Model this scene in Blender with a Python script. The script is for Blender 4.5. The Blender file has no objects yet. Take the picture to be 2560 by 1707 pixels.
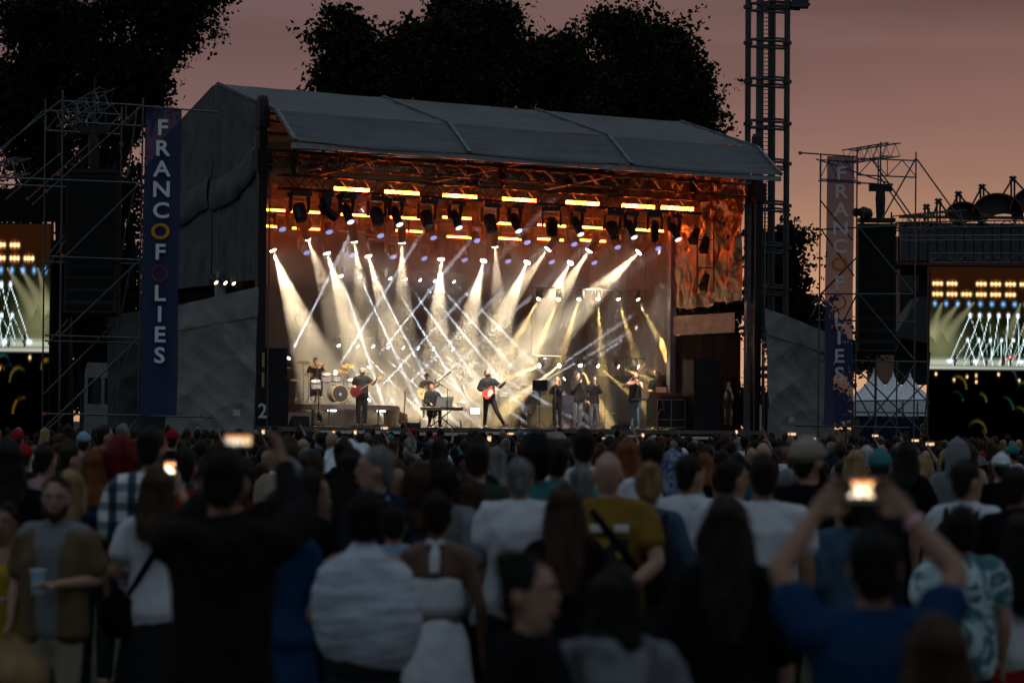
import bpy, bmesh, math, random
import numpy as np
from mathutils import Vector, Matrix, noise as mnoise
R = math.radians
random.seed(7)
rng = np.random.default_rng(7)
scene = bpy.context.scene
col = scene.collection

# ---------------------------------------------------------------- camera
F = 6044.0                      # focal length in photograph pixels (85 mm on 36 mm)
CAM_Z, PITCH, ROLL = 2.05, R(1.88), R(0.62)
cam = bpy.data.cameras.new('camera'); cam_o = bpy.data.objects.new('camera', cam); col.objects.link(cam_o)
cam.lens = 85; cam.sensor_width = 36; cam.clip_start = 0.3; cam.clip_end = 3000
cam_m = Matrix.Translation((0, 0, CAM_Z)) @ Matrix.Rotation(math.pi/2 + PITCH, 4, 'X') @ Matrix.Rotation(ROLL, 4, 'Z')
cam_o.matrix_world = cam_m
cam.dof.use_dof = True; cam.dof.focus_distance = 75; cam.dof.aperture_fstop = 2.3
scene.camera = cam_o

# ---------------------------------------------------------------- sky, sun, exposure
scene.view_settings.view_transform = 'Standard'; scene.view_settings.look = 'None'
scene.view_settings.gamma = 1; scene.view_settings.use_curve_mapping = False
scene.view_settings.exposure = 0.0
world = bpy.data.worlds.new('World'); scene.world = world; world.use_nodes = True
SUN_AZ = R(14)                  # where the sun went down: right of the stage, measured from +Y towards +X
def build_world():
    nt = world.node_tree; N = nt.nodes; L = nt.links
    bg = N['Background']
    tc = N.new('ShaderNodeTexCoord')
    sky = N.new('ShaderNodeTexSky'); sky.sky_type = 'NISHITA'; sky.sun_disc = False
    sky.sun_elevation = R(1.5); sky.sun_rotation = SUN_AZ; sky.dust_density = 3
    # evening cloud sheet: colour by height above the horizon and by the angle to the sunset
    sep = N.new('ShaderNodeSeparateXYZ'); L.new(tc.outputs['Generated'], sep.inputs[0])
    mp = N.new('ShaderNodeMapping'); mp.inputs['Scale'].default_value = (2.2, 2.2, 21); L.new(tc.outputs['Generated'], mp.inputs[0])
    nz = N.new('ShaderNodeTexNoise'); nz.inputs['Scale'].default_value = 1.6; nz.inputs['Detail'].default_value = 4; nz.inputs['Roughness'].default_value = .45
    L.new(mp.outputs[0], nz.inputs[0])
    def math_(op, a, b=None, c=None):
        n = N.new('ShaderNodeMath'); n.operation = op
        for i, x in enumerate((a, b, c)):
            if x is None: continue
            if isinstance(x, (int, float)): n.inputs[i].default_value = x
            else: L.new(x, n.inputs[i])
        return n.outputs[0]
    jit = math_('MULTIPLY', math_('SUBTRACT', nz.outputs['Fac'], .5), .12)
    el = math_('ADD', sep.outputs['Z'], jit)
    dot = N.new('ShaderNodeVectorMath'); dot.operation = 'DOT_PRODUCT'
    dot.inputs[1].default_value = (math.sin(SUN_AZ), math.cos(SUN_AZ), 0); L.new(tc.outputs['Generated'], dot.inputs[0])
    def ramp(stops, fac):
        r = N.new('ShaderNodeValToRGB'); L.new(fac, r.inputs[0])
        e = r.color_ramp.elements
        while len(e) < len(stops): e.new(.5)
        for k, (p, c) in enumerate(stops): e[k].position = p; e[k].color = (*c, 1)
        return r.outputs[0]
    west = ramp([(0.0, (.70, .39, .22)), (.052, (.56, .305, .185)), (.088, (.325, .18, .148)), (.124, (.198, .110, .106)), (.157, (.136, .076, .079)), (.25, (.092, .060, .068)), (.5, (.12, .13, .15)), (1, (.27, .34, .41))], el)
    east = ramp([(0.0, (.05, .05, .06)), (.2, (.09, .105, .125)), (.5, (.20, .25, .30)), (1, (.27, .34, .41))], sep.outputs['Z'])
    mf = N.new('ShaderNodeMapRange'); mf.inputs[1].default_value = .97; mf.inputs[2].default_value = -.35; L.new(dot.outputs['Value'], mf.inputs[0])
    mx = N.new('ShaderNodeMix'); mx.data_type = 'RGBA'
    L.new(mf.outputs[0], mx.inputs[0]); L.new(west, mx.inputs[6]); L.new(east, mx.inputs[7])
    ad = N.new('ShaderNodeMix'); ad.data_type = 'RGBA'; ad.blend_type = 'ADD'; ad.inputs[0].default_value = 1
    sc = N.new('ShaderNodeMix'); sc.data_type = 'RGBA'; sc.blend_type = 'MULTIPLY'; sc.inputs[0].default_value = 1
    L.new(sky.outputs[0], sc.inputs[6]); sc.inputs[7].default_value = (.004, .004, .004, 1)
    L.new(mx.outputs[2], ad.inputs[6]); L.new(sc.outputs[2], ad.inputs[7])
    # cloud streaks make the sheet a little uneven
    br = N.new('ShaderNodeMapRange'); br.inputs[1].default_value = .3; br.inputs[2].default_value = .7; br.inputs[3].default_value = .70; br.inputs[4].default_value = 1.28
    L.new(nz.outputs['Fac'], br.inputs[0])
    m2 = N.new('ShaderNodeMix'); m2.data_type = 'RGBA'; m2.blend_type = 'MULTIPLY'; m2.inputs[0].default_value = 1
    L.new(ad.outputs[2], m2.inputs[6]); L.new(br.outputs[0], m2.inputs[7])
    L.new(m2.outputs[2], bg.inputs[0]); bg.inputs[1].default_value = 1.0
build_world()
sun = bpy.data.lights.new('sun', 'SUN'); sun.energy = .05; sun.angle = R(12); sun.color = (1, .7, .5)
sun_o = bpy.data.objects.new('sun', sun); col.objects.link(sun_o)
sun_o.rotation_euler = (R(86), 0, math.pi - SUN_AZ)

scene.render.engine = 'CYCLES'
cy = scene.cycles
cy.use_denoising = True; cy.use_adaptive_sampling = True; cy.adaptive_threshold = .03; cy.max_bounces = 5; cy.diffuse_bounces = 2; cy.glossy_bounces = 2
cy.transmission_bounces = 4; cy.transparent_max_bounces = 12; cy.volume_bounces = 0
cy.caustics_reflective = False; cy.caustics_refractive = False
cy.sample_clamp_indirect = 3; cy.sample_clamp_direct = 0

# ---------------------------------------------------------------- pixel -> place
def ray(x, y):
    d = cam_m.to_3x3() @ Vector(((x-1280)/F, -(y-853.5)/F, -1)); return d/d.y
def P(x, y, D):
    return Vector((0, 0, CAM_Z)) + ray(x, y)*D
_a = P(738, 352, 72.0)
_D2 = min((abs(P(1953, 438, d).z-_a.z), d) for d in np.arange(74, 90, .02))[1]
_b = P(1953, 438, _D2)
EU = Vector((_b.x-_a.x, _b.y-_a.y, 0)); SW = EU.length; EU.normalize(); EV = Vector((-EU.y, EU.x, 0))
SO = Vector((_a.x, _a.y, 0)); EAVE = _a.z
STAGE_ANG = math.atan2(EU.y, EU.x)
DECK = 1.80
def S(u, v, z): return SO + EU*u + EV*v + Vector((0, 0, z))
def SP(x, y, v):            # pixel -> point on the stage plane at depth v
    d = ray(x, y); c = Vector((0, 0, CAM_Z)); n = EV
    t = ((SO + EV*v - c).dot(n) - 0)/d.dot(n); return c + d*t
def SPu(x, y, u):           # pixel -> point on the plane u = const
    d = ray(x, y); c = Vector((0, 0, CAM_Z)); t = (SO + EU*u - c).dot(EU)/d.dot(EU); return c + d*t
def uvz(p): q = p-SO; return q.dot(EU), q.dot(EV), p.z

# ---------------------------------------------------------------- materials
MATS = {}
def mat(name, c, rough=.7, metal=0, var=.15, scale=6, bump=0, bscale=40, spec=.3, emit=None, sheen=0, stretch=None, alpha=None):
    if name in MATS: return MATS[name]
    m = bpy.data.materials.new(name); m.use_nodes = True; MATS[name] = m
    nt = m.node_tree; N = nt.nodes; L = nt.links; b = N['Principled BSDF']
    b.inputs['Base Color'].default_value = (*c, 1); b.inputs['Roughness'].default_value = rough
    b.inputs['Metallic'].default_value = metal; b.inputs['Specular IOR Level'].default_value = spec
    if sheen: b.inputs['Sheen Weight'].default_value = sheen
    tc = N.new('ShaderNodeTexCoord')
    vec = tc.outputs['Object']
    if stretch:
        mp = N.new('ShaderNodeMapping'); mp.inputs['Scale'].default_value = stretch; L.new(vec, mp.inputs[0]); vec = mp.outputs[0]
    if var:
        nz = N.new('ShaderNodeTexNoise'); nz.inputs['Scale'].default_value = scale; nz.inputs['Detail'].default_value = 5
        L.new(vec, nz.inputs[0])
        r = N.new('ShaderNodeValToRGB'); L.new(nz.outputs['Fac'], r.inputs[0])
        r.color_ramp.elements[0].position = .3; r.color_ramp.elements[1].position = .72
        r.color_ramp.elements[0].color = (*[x*(1-var) for x in c], 1); r.color_ramp.elements[1].color = (*[min(1, x*(1+var)) for x in c], 1)
        L.new(r.outputs[0], b.inputs['Base Color'])
    if bump:
        n2 = N.new('ShaderNodeTexNoise'); n2.inputs['Scale'].default_value = bscale; n2.inputs['Detail'].default_value = 3; L.new(vec, n2.inputs[0])
        bp = N.new('ShaderNodeBump'); bp.inputs['Strength'].default_value = bump; bp.inputs['Distance'].default_value = .05
        L.new(n2.outputs['Fac'], bp.inputs['Height']); L.new(bp.outputs[0], b.inputs['Normal'])
    if emit:
        b.inputs['Emission Color'].default_value = (*emit[0], 1); b.inputs['Emission Strength'].default_value = emit[1]
    if alpha: b.inputs['Alpha'].default_value = alpha
    return m
def emat(name, c, s, lit=False):
    if name in MATS: return MATS[name]
    m = bpy.data.materials.new(name); m.use_nodes = True; MATS[name] = m
    nt = m.node_tree; nt.nodes.clear(); o = nt.nodes.new('ShaderNodeOutputMaterial'); e = nt.nodes.new('ShaderNodeEmission')
    e.inputs[0].default_value = (*c, 1); e.inputs[1].default_value = s; nt.links.new(e.outputs[0], o.inputs[0])
    if not lit: m.cycles.emission_sampling = 'NONE'
    return m
def vcol_emit(name, s):
    if name in MATS: return MATS[name]
    m = bpy.data.materials.new(name); m.use_nodes = True; MATS[name] = m
    nt = m.node_tree; nt.nodes.clear(); o = nt.nodes.new('ShaderNodeOutputMaterial'); e = nt.nodes.new('ShaderNodeEmission')
    a = nt.nodes.new('ShaderNodeVertexColor'); a.layer_name = 'picture'
    e.inputs[1].default_value = s; nt.links.new(a.outputs[0], e.inputs[0]); nt.links.new(e.outputs[0], o.inputs[0]); return m

# ---------------------------------------------------------------- mesh builder
class MB:
    def __init__(s): s.v = []; s.f = []
    def add(s, vs, fs):
        n = len(s.v); s.v += [tuple(x) for x in vs]; s.f += [tuple(i+n for i in f) for f in fs]; return s
    def obox(s, c, ax, ay, az):            # oriented box: centre and three half axes
        c = Vector(c); vs = [c + ax*i + ay*j + az*k for i in (-1, 1) for j in (-1, 1) for k in (-1, 1)]
        return s.add(vs, [(0, 1, 3, 2), (4, 6, 7, 5), (0, 4, 5, 1), (2, 3, 7, 6), (0, 2, 6, 4), (1, 5, 7, 3)])
    def box(s, lo, hi):
        c = [(a+b)/2 for a, b in zip(lo, hi)]; h = [(b-a)/2 for a, b in zip(lo, hi)]
        return s.obox(c, Vector((h[0], 0, 0)), Vector((0, h[1], 0)), Vector((0, 0, h[2])))
    def sbox(s, u0, u1, v0, v1, z0, z1):   # box in the stage frame
        return s.obox(S((u0+u1)/2, (v0+v1)/2, (z0+z1)/2), EU*((u1-u0)/2), EV*((v1-v0)/2), Vector((0, 0, (z1-z0)/2)))
    def bar(s, p, q, w, h, up=Vector((0, 0, 1))):
        p, q = Vector(p), Vector(q); d = (q-p)/2; t = d.normalized(); x = t.cross(up)
        if x.length < 1e-4: x = t.cross(Vector((0, 1, 0)))
        x.normalize(); y = x.cross(t)
        return s.obox((p+q)/2, d, x*(w/2), y*(h/2))
    def loft(s, pts, rad, n=10, side=Vector((1, 0, 0)), cap=True, phase=0):
        pts = [Vector(p) for p in pts]; rings = []
        rad = [(r, r) if isinstance(r, (int, float)) else r for r in rad]
        ts = []
        for i in range(len(pts)):
            a = pts[max(i-1, 0)]; b = pts[min(i+1, len(pts)-1)]; d = b-a
            ts.append(d.normalized() if d.length > 1e-9 else Vector((0, 0, 1)))
        if cap:
            pts = [pts[0]-ts[0]*min(rad[0])*.55] + pts + [pts[-1]+ts[-1]*min(rad[-1])*.55]
            rad = [(rad[0][0]*.55, rad[0][1]*.55)] + list(rad) + [(rad[-1][0]*.55, rad[-1][1]*.55)]
            ts = [ts[0]] + ts + [ts[-1]]
        base = len(s.v)
        for p, (a, b), t in zip(pts, rad, ts):
            x = side - t*side.dot(t)
            if x.length < .05: x = Vector((0, 1, 0)) - t*t.y
            if x.length < .05: x = Vector((0, 0, 1)) - t*t.z
            x.normalize(); y = t.cross(x)
            for k in range(n):
                an = phase + 2*math.pi*k/n; s.v.append(tuple(p + x*(a*math.cos(an)) + y*(b*math.sin(an))))
        m = len(pts)
        for i in range(m-1):
            for k in range(n):
                k2 = (k+1) % n; s.f.append((base+i*n+k, base+i*n+k2, base+(i+1)*n+k2, base+(i+1)*n+k))
        s.f.append(tuple(base+k for k in reversed(range(n)))); s.f.append(tuple(base+(m-1)*n+k for k in range(n)))
        return s
    def tube(s, p, q, r, n=8, r2=None):
        return s.loft([p, q], [r, r if r2 is None else r2], n, cap=False)
    def ell(s, c, rx, ry, rz, n=10, m=6, rot=None):
        c = Vector(c); base = len(s.v)
        for i in range(1, m):
            th = math.pi*i/m
            for k in range(n):
                ph = 2*math.pi*k/n; p = Vector((rx*math.sin(th)*math.cos(ph), ry*math.sin(th)*math.sin(ph), rz*math.cos(th)))
                s.v.append(tuple(c + (rot @ p if rot else p)))
        top = len(s.v); p = Vector((0, 0, rz)); s.v.append(tuple(c + (rot @ p if rot else p))); s.v.append(tuple(c - (rot @ p if rot else p)))
        for k in range(n):
            k2 = (k+1) % n; s.f.append((top, base+k, base+k2)); s.f.append((top+1, base+(m-2)*n+k2, base+(m-2)*n+k))
            for i in range(m-2): s.f.append((base+i*n+k, base+(i+1)*n+k, base+(i+1)*n+k2, base+i*n+k2))
        return s
    def prism(s, pts, d):                  # planar outline pushed along d
        n = len(pts); d = Vector(d); pts = [Vector(p) for p in pts]
        return s.add(pts + [p+d for p in pts], [tuple(reversed(range(n))), tuple(range(n, 2*n))] + [(k, (k+1) % n, n+(k+1) % n, n+k) for k in range(n)])
    def grid(s, fn, nu, nv):
        b = len(s.v)
        for j in range(nv+1):
            for i in range(nu+1): s.v.append(tuple(fn(i/nu, j/nv)))
        for j in range(nv):
            for i in range(nu):
                a = b+j*(nu+1)+i; s.f.append((a, a+1, a+nu+2, a+nu+1))
        return s
    def mesh(s, name='mesh'):
        me = bpy.data.meshes.new(name); me.from_pydata(s.v, [], s.f); me.update(); return me

def new(name, data=None, parent=None, m=None, smooth=False):
    if isinstance(data, MB): data = data.mesh(name)
    o = bpy.data.objects.new(name, data); col.objects.link(o)
    if m is not None: data.materials.append(m)
    if smooth: data.shade_smooth()
    if parent is not None:
        o.parent = parent; o.matrix_parent_inverse = parent.matrix_basis.inverted()
    return o
def tag(o, label=None, cat=None, group=None, kind=None):
    for k, x in (('label', label), ('category', cat), ('group', group), ('kind', kind)):
        if x: o[k] = x
    return o
def thing(name, loc, label, cat, group=None):
    o = bpy.data.objects.new(name, None); col.objects.link(o); o.location = loc; o.empty_display_size = .1
    return tag(o, label, cat, group)
def clone(o, M, parent=None):              # a thing with its parts and sub-parts
    c = o.copy(); col.objects.link(c)
    if parent is None: c.matrix_basis = M
    else: c.parent = parent
    for ch in o.children: clone(ch, None, c)
    return c
ORD = ['leftmost', 'second from left', 'third from left', 'fourth from left', 'fifth from left', 'sixth from left', 'seventh from left', 'eighth from left', 'ninth from left', 'tenth from left', 'eleventh from left', 'twelfth from left', 'thirteenth from left', 'fourteenth from left', 'fifteenth from left', 'sixteenth from left']
def ordn(i, n): return 'rightmost' if i == n-1 else ORD[i]
def text_mesh(ch, size, bold=.0, depth=.004):
    cu = bpy.data.curves.new('letter', 'FONT'); cu.body = ch; cu.size = size; cu.extrude = depth; cu.offset = bold
    cu.align_x = 'CENTER'; cu.align_y = 'CENTER'; cu.resolution_u = 3
    o = bpy.data.objects.new('tmp', cu); col.objects.link(o)
    me = bpy.data.meshes.new_from_object(o.evaluated_get(bpy.context.evaluated_depsgraph_get()))
    bpy.data.objects.remove(o); bpy.data.curves.remove(cu); return me
def fold(p, k, a):
    return a*mnoise.noise(Vector(p)*k)

def picture_mesh(fn, w, h, nx, ny, name='screen'):
    """flat grid in local XZ, normal -Y, with a colour for every cell"""
    b = MB().grid(lambda a, c: ((a-.5)*w, 0, (c-.5)*h), nx, ny); me = b.mesh(name)
    ca = me.color_attributes.new('picture', 'FLOAT_COLOR', 'CORNER')
    arr = np.ones((len(me.loops), 4), np.float32)
    for j in range(ny):
        for i in range(nx):
            arr[(j*nx+i)*4:(j*nx+i)*4+4, :3] = fn((i+.5)/nx, (j+.5)/ny)
    ca.data.foreach_set('color', arr.ravel()); return me
# ================================================================ ground
def ground_mat():
    m = mat('trodden_grass', (.040, .046, .026), .95, var=.5, scale=.8, bump=.6, bscale=9, spec=.1); return m
g = MB(); g.grid(lambda a, b: (-500+1000*a, -30+1000*b, .0), 40, 40)
tag(new('ground', g, m=ground_mat()), kind='structure')

# ================================================================ stage: structure of the roof
_k = uvz(SPu(692, 277, 0)); _r = uvz(SPu(546, 211, 0))
KV, KZ, RV, RZ = _k[1], _k[2], _r[1], _r[2]
BACK = 2*RV
M_roof = mat('roof_membrane', (.084, .092, .094), .62, var=.22, scale=.7, bump=.05, bscale=60, spec=.25)
M_alu = mat('aluminium_profile', (.30, .32, .33), .45, metal=.6, var=.2)
M_black = mat('black_paint', (.012, .012, .013), .55, var=.3, scale=9, spec=.35)
M_blackcloth = mat('black_stage_cloth', (.010, .009, .009), .95, var=.3, spec=.1, bump=.2, bscale=8)
M_steel = mat('galvanised_tube', (.10, .11, .112), .42, metal=.7, var=.3, scale=14)
M_truss = mat('truss_aluminium', (.15, .145, .14), .4, metal=.75, var=.2)
stage = thing('stage_roof', S(0, RV, 0), 'grey membrane roof over the open concert stage', 'stage roof')
PROF = [(0, EAVE), (KV, KZ), (RV, RZ), (BACK-KV, KZ), (BACK, EAVE)]
NB = 3
def roof_panel(b, seg):
    (v0, z0), (v1, z1) = PROF[seg], PROF[seg+1]; u0, u1 = SW*b/NB, SW*(b+1)/NB
    def fn(i, j):
        sag = -.16*(4*i*(1-i))*(4*j*(1-j))**.6 if seg in (1, 2) else -.10*(4*i*(1-i))*(4*j*(1-j))
        e_ = abs(2*i-1); rip = .018*math.sin(34*j+4*i+3*mnoise.noise(Vector((i*3, j*4, b))))*e_**3 + 0.03*mnoise.noise(Vector((i*3+b*9, j*5, seg))) + .012*(1-2*abs(mnoise.noise(Vector((i*4+j*6+b, j*9-i*5, seg+4)))))*e_
        flap = -.07*math.sin(math.pi*i) if (seg == 0 and j == 0) else 0
        return S(u0+(u1-u0)*i, v0+(v1-v0)*j, z0+(z1-z0)*j + sag + rip + flap)
    return MB().grid(fn, 44, 26)
for b in range(NB):
    for seg in range(4): new('fabric_panel', roof_panel(b, seg), stage, M_roof, True)
for b in range(NB+1):
    for seg in range(4):
        (v0, z0), (v1, z1) = PROF[seg], PROF[seg+1]; u = SW*b/NB
        w = .11 if seg in (0, 3) else .06
        new('rafter', MB().bar(S(u, v0, z0+.02), S(u, v1, z1+.02), w, .11), stage, mat('rafter_aluminium', (.16, .17, .175), .5, metal=.4, var=.3))
# eave beams, purlins and the lattice under the membrane
for v, z in ((.12, EAVE-.12), (BACK-.12, EAVE-.12), (KV, KZ-.22), (BACK-KV, KZ-.22)):
    new('eave_beam', MB().bar(S(-.05, v, z), S(SW+.05, v, z), .1, .16), stage, M_alu)
def truss(parent, p, q, w=.4, h=.4, nb=16, r=.026, m=None, names=('chord', 'lacing')):
    m = m or M_truss; p, q = Vector(p), Vector(q); t = (q-p).normalized(); x = t.cross(Vector((0, 0, 1)))
    if x.length < .1: x = Vector(EU)
    x.normalize(); y = x.cross(t); cs = [x*(w/2*a)+y*(h/2*b) for a, b in ((-1, -1), (1, -1), (1, 1), (-1, 1))]
    for c in cs: new(names[0], MB().tube(p+c, q+c, r, 6), parent, m)
    lc = MB()
    for k in range(nb):
        a = p+(q-p)*(k/nb); b = p+(q-p)*((k+1)/nb)
        for i in range(4):
            c0, c1 = (cs[i], cs[(i+1) % 4]) if k % 2 else (cs[(i+1) % 4], cs[i])
            lc.tube(a+c0, b+c1, r*.5, 4)
    new(names[1], lc, parent, m)
truss(stage, S(-.1, 2.1, EAVE-.35), S(SW+.1, 2.1, EAVE-.35), .45, .4, 44)
for b in range(1, NB):
    u = SW*b/NB; truss(stage, S(u, .4, EAVE-.1), S(u, RV, RZ-.5), .3, .3, 10); truss(stage, S(u, RV, RZ-.5), S(u, BACK-.4, EAVE-.1), .3, .3, 10)
for (x0, y0, x1, y1) in ((770, 447, 1000, 386), (1050, 463, 1310, 408), (1330, 481, 1600, 426)):
    new('wind_brace', MB().tube(SP(x0, y0, 6.5), SP(x1, y1, 2.3), .035, 6), stage, M_truss)
for (x0, y0, x1, y1) in ((665, 420, 1270, 455), (1240, 452, 1640, 470)):
    new('wire', MB().tube(SP(x0, y0, 4), SP(x1, y1, 4), .015, 5), stage, M_truss)
for i in range(9):
    u = 1.2+i*1.75
    new('purlin_brace', MB().tube(S(u, 3.2, EAVE-.3), S(u+1.0, RV-1.2, RZ-.75), .022, 5), stage, M_truss)
for k in (2.6, 4.2, RV, 8.5, 10.4):
    z = RZ-abs(k-RV)*(RZ-KZ)/(RV-KV)-.52 if k > KV else KZ
    new('purlin', MB().bar(S(.1, k, z), S(SW-.1, k, z), .07, .1), stage, M_truss)

# ================================================================ towers that carry the roof
def tower(u, v, ztop, label, digits):
    t = thing('roof_tower', S(u, v, 0), label, 'tower', 'black towers carrying the stage roof')
    m = MB(); m.sbox(u-.13, u+.13, v-.13, v+.13, 0.05, ztop-1.0); new('mast', m, t, M_black)
    b = MB(); b.sbox(u-.4, u+.4, v-.35, v+.35, 0, .25); new('foot', b, t, M_black)
    h = MB(); h.loft([S(u, v, ztop-1.0), S(u, v, ztop-.1), S(u, v, ztop)], [.26, .19, .14], 4, side=EU+EV, cap=False); new('head_block', h, t, M_black)
    s = MB(); s.sbox(u-.24, u+.24, v-.24, v+.24, EAVE-.75, EAVE-.1); new('sleeve_block', s, t, M_black)
    for du in (-1, 1):
        new('corner_tube', MB().tube(S(u+.2*du, v-.2, .2), S(u+.2*du, v-.2, EAVE-.7), .03, 6), t, M_steel)
    for z, ch, c in digits:
        me = text_mesh(ch, .62, .01); o = new('digit', me, None, mat('yellow_stencil', (.45, .32, .10), .7) if c == 'y' else mat('white_stencil', (.6, .6, .58), .7))
        o.matrix_basis = Matrix.Translation(S(u+.02, v-.29, z)) @ Matrix.Rotation(STAGE_ANG, 4, 'Z') @ Matrix.Rotation(math.pi/2, 4, 'X')
        o.parent = t; o.matrix_parent_inverse = t.matrix_basis.inverted()
_tl = uvz(SP(656, 300, 2.2)); _tr = uvz(SP(1893, 380, 1.9))
tower(_tl[0], 2.2, SP(656, 240, 2.2).z, 'black tower at the left end of the stage opening', [(3.8, '1', 'y'), (3.2, '1', 'y'), (2.25, '2', 'w')])
tower(_tr[0], 1.9, SP(1893, 335, 1.9).z, 'black tower at the right end of the stage opening', [(2.45, '1', 'w'), (2.0, '1', 'w')])
# the bright post on the inside of the right wall and its twin by the opening
for x, v, z0y, nm, w in ((1681, 6.4, 520, 'inner aluminium post catching orange light on the right of the stage', .11), (1872, 2.3, 440, 'slim aluminium post beside the right stage tower', .09)):
    q = SP(x, z0y, v); o = thing('roof_post', Vector((q.x, q.y, DECK)), nm, 'post')
    a, b_, _ = uvz(q); new('profile', MB().sbox(a-w, a+w, b_-w, b_+w, DECK+.03, q.z), o, M_alu); new('foot_plate', MB().sbox(a-.2, a+.2, b_-.2, b_+.2, DECK, DECK+.03), o, M_alu)

# ================================================================ deck
deck = thing('stage_deck', S(SW/2, 6, 0), 'black concert stage deck with a pale worn front edge', 'stage')
M_deck = mat('deck_floor', (.10, .095, .09), .5, var=.4, scale=3, bump=.1, spec=.5)
nb = 9
for i in range(nb):
    for j in range(5):
        u0 = -.3+(SW+.6)*i/nb; u1 = -.3+(SW+.6)*(i+1)/nb; v0 = 1.0+11.4*j/5; v1 = 1.0+11.4*(j+1)/5
        new('deck_board', MB().sbox(u0+.004, u1-.004, v0+.004, v1-.004, DECK-.12, DECK), deck, M_deck)
new('front_skirt', MB().sbox(-.3, SW+.3, 1.12, 1.16, 0, DECK-.14), deck, M_blackcloth)
for k, (x0, x1, dz) in enumerate(((800, 1000, .10), (1045, 1187, .14), (1215, 1400, .10), (1500, 1640, .16), (1700, 1850, .2))):
    p, q = SP(x0, 1080, .95), SP(x1, 1080, .95); a, c = uvz(p)[0], uvz(q)[0]
    new('edge_trim', MB().sbox(a, c, .93, .99, DECK-dz-.09, DECK-dz), deck, mat('edge_aluminium', (.75, .70, .62), .4, metal=.3))
for i in range(12):
    u = .4+i*1.5; new('deck_leg', MB().tube(S(u, 1.3, 0), S(u, 1.3, DECK-.12), .03, 6), deck, M_steel)
# ================================================================ cloth walls
def cloth(name, parent, m, fn, nu=30, nv=30): return new(name, MB().grid(fn, nu, nv), parent, m, True)
M_tarp = mat('grey_tarpaulin', (.080, .092, .096), .7, var=.3, scale=1.5, bump=.15, bscale=12, spec=.2)
M_tarp2 = mat('pale_grey_tarpaulin', (.25, .25, .24), .68, var=.22, scale=2, bump=.12, bscale=10, spec=.25)
def roofz(v): 
    pts = PROF
    for (a, za), (b, zb) in zip(pts, pts[1:]):
        if a <= v <= b: return za+(zb-za)*(v-a)/(b-a)
    return EAVE
wl = thing('gable_wall', S(-.1, RV, 0), 'dark grey pleated tarpaulin closing the left gable of the stage', 'tarpaulin wall')
ZB = SP(600, 705, 4).z
def gab(v0, v1):
    def fn(i, j):
        v = v0+(v1-v0)*i; zt = roofz(v)-.02; z = ZB+(zt-ZB)*j
        d = .07*mnoise.noise(Vector((v*3.4, z*.22, 3)))+.05*mnoise.noise(Vector((v*8+.25*z, z*.25, 8)))
        return S(-.16+d*min(1, 6*(1-j)+.1), v, z)
    return fn
cloth('wall_panel', wl, M_tarp, gab(2.3, RV-.03), 50, 40)
cloth('wall_panel', wl, M_tarp, gab(RV+.03, BACK), 50, 40)
new('lacing_strip', MB().sbox(-.12, -.09, RV-.12, RV+.12, ZB+.3, RZ-.1), wl, M_black)
def swag(v0, v1, z0, z1, d):        # rolled tarpaulin hanging in a sag
    def fn(i, j):
        v = v0+(v1-v0)*i; zz = z0+(z1-z0)*i-d*math.sin(math.pi*i)**1.0
        an = -math.pi*.5+math.pi*j; r = .22+.10*mnoise.noise(Vector((i*6, j*2, v0)))+.05*mnoise.noise(Vector((i*22, j*3, v0)))
        return S(-.2-abs(math.cos(an))**1.5*r*.55*(1-.6*j)-.03, v, zz+math.sin(an)*(.5+.1*mnoise.noise(Vector((i*4, 0, v0+3)))))
    return fn
sw0 = uvz(SPu(640, 395, -.2)); sw1 = uvz(SPu(470, 430, -.2))
cloth('rolled_flap', wl, M_tarp, swag(2.4, RV-.1, sw0[2], sw0[2]-.9, .25), 40, 12)
cloth('rolled_flap', wl, M_tarp, swag(RV+.1, BACK-.3, sw0[2]-.75, sw0[2]-1.0, .3), 40, 12)

def screen_tarp(name, pix, v, label, seed, M_tarp2=M_tarp2):
    # a hung sheet whose four corners are known: (top left, top right, bottom right, bottom left)
    c = [SP(x, y, v) for x, y in pix]; t = thing(name, Vector((*((c[2]+c[3])/2).xy, 0)), label, 'tarpaulin')
    def fn(i, j):
        p = (c[3]*(1-i)+c[2]*i)*(1-j)+(c[0]*(1-i)+c[1]*i)*j
        n0 = mnoise.noise(Vector((i*1.5+seed, j*1.8, seed))); d = .18*n0
        for n_, (fq, sl, bow, A) in enumerate(((2.1, .25, .55, .10), (3.7, -.2, .8, .055), (7.3, .5, .4, .03), (13, -.35, .6, .012))):     # long soft folds sagging between the ties
            ph = fq*(j+sl*i+bow*(i-.5)**2)+seed*(n_+1)+.55*mnoise.noise(Vector((i*1.3+n_, j*1.1, seed+n_*3)))
            d += A*(.5-abs(math.sin(math.pi*ph))**.8)*(.35+.65*abs(mnoise.noise(Vector((i*1.7, j*1.4+seed, n_)))*2))
        return p - EV*(.2+d)
    cloth('sheet', t, M_tarp2, fn, 70, 70)
    def hem(i, j):
        a = fn(i, .80+.2*j) - EV*(.035+.02*math.sin(9*i)*(1-j)); return a
    cloth('top_flap', t, M_tarp2, hem, 30, 6)
    return t
tl = screen_tarp('tarpaulin_screen', ((438, 764), (637, 718), (630, 1085), (404, 1085)), 2.0, 'wrinkled pale grey tarpaulin right of the left banner', 1.3)
screen_tarp('tarpaulin_screen', ((262, 790), (440, 764), (420, 1085), (262, 1085)), 3.4, 'grey tarpaulin seen behind the left scaffold tower', 4.7, M_tarp)
tr = screen_tarp('tarpaulin_screen', ((1908, 771), (2075, 838), (2075, 1100), (1912, 1100)), 1.4, 'wrinkled grey tarpaulin between the right stage tower and the right banner', 8.1)
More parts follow.
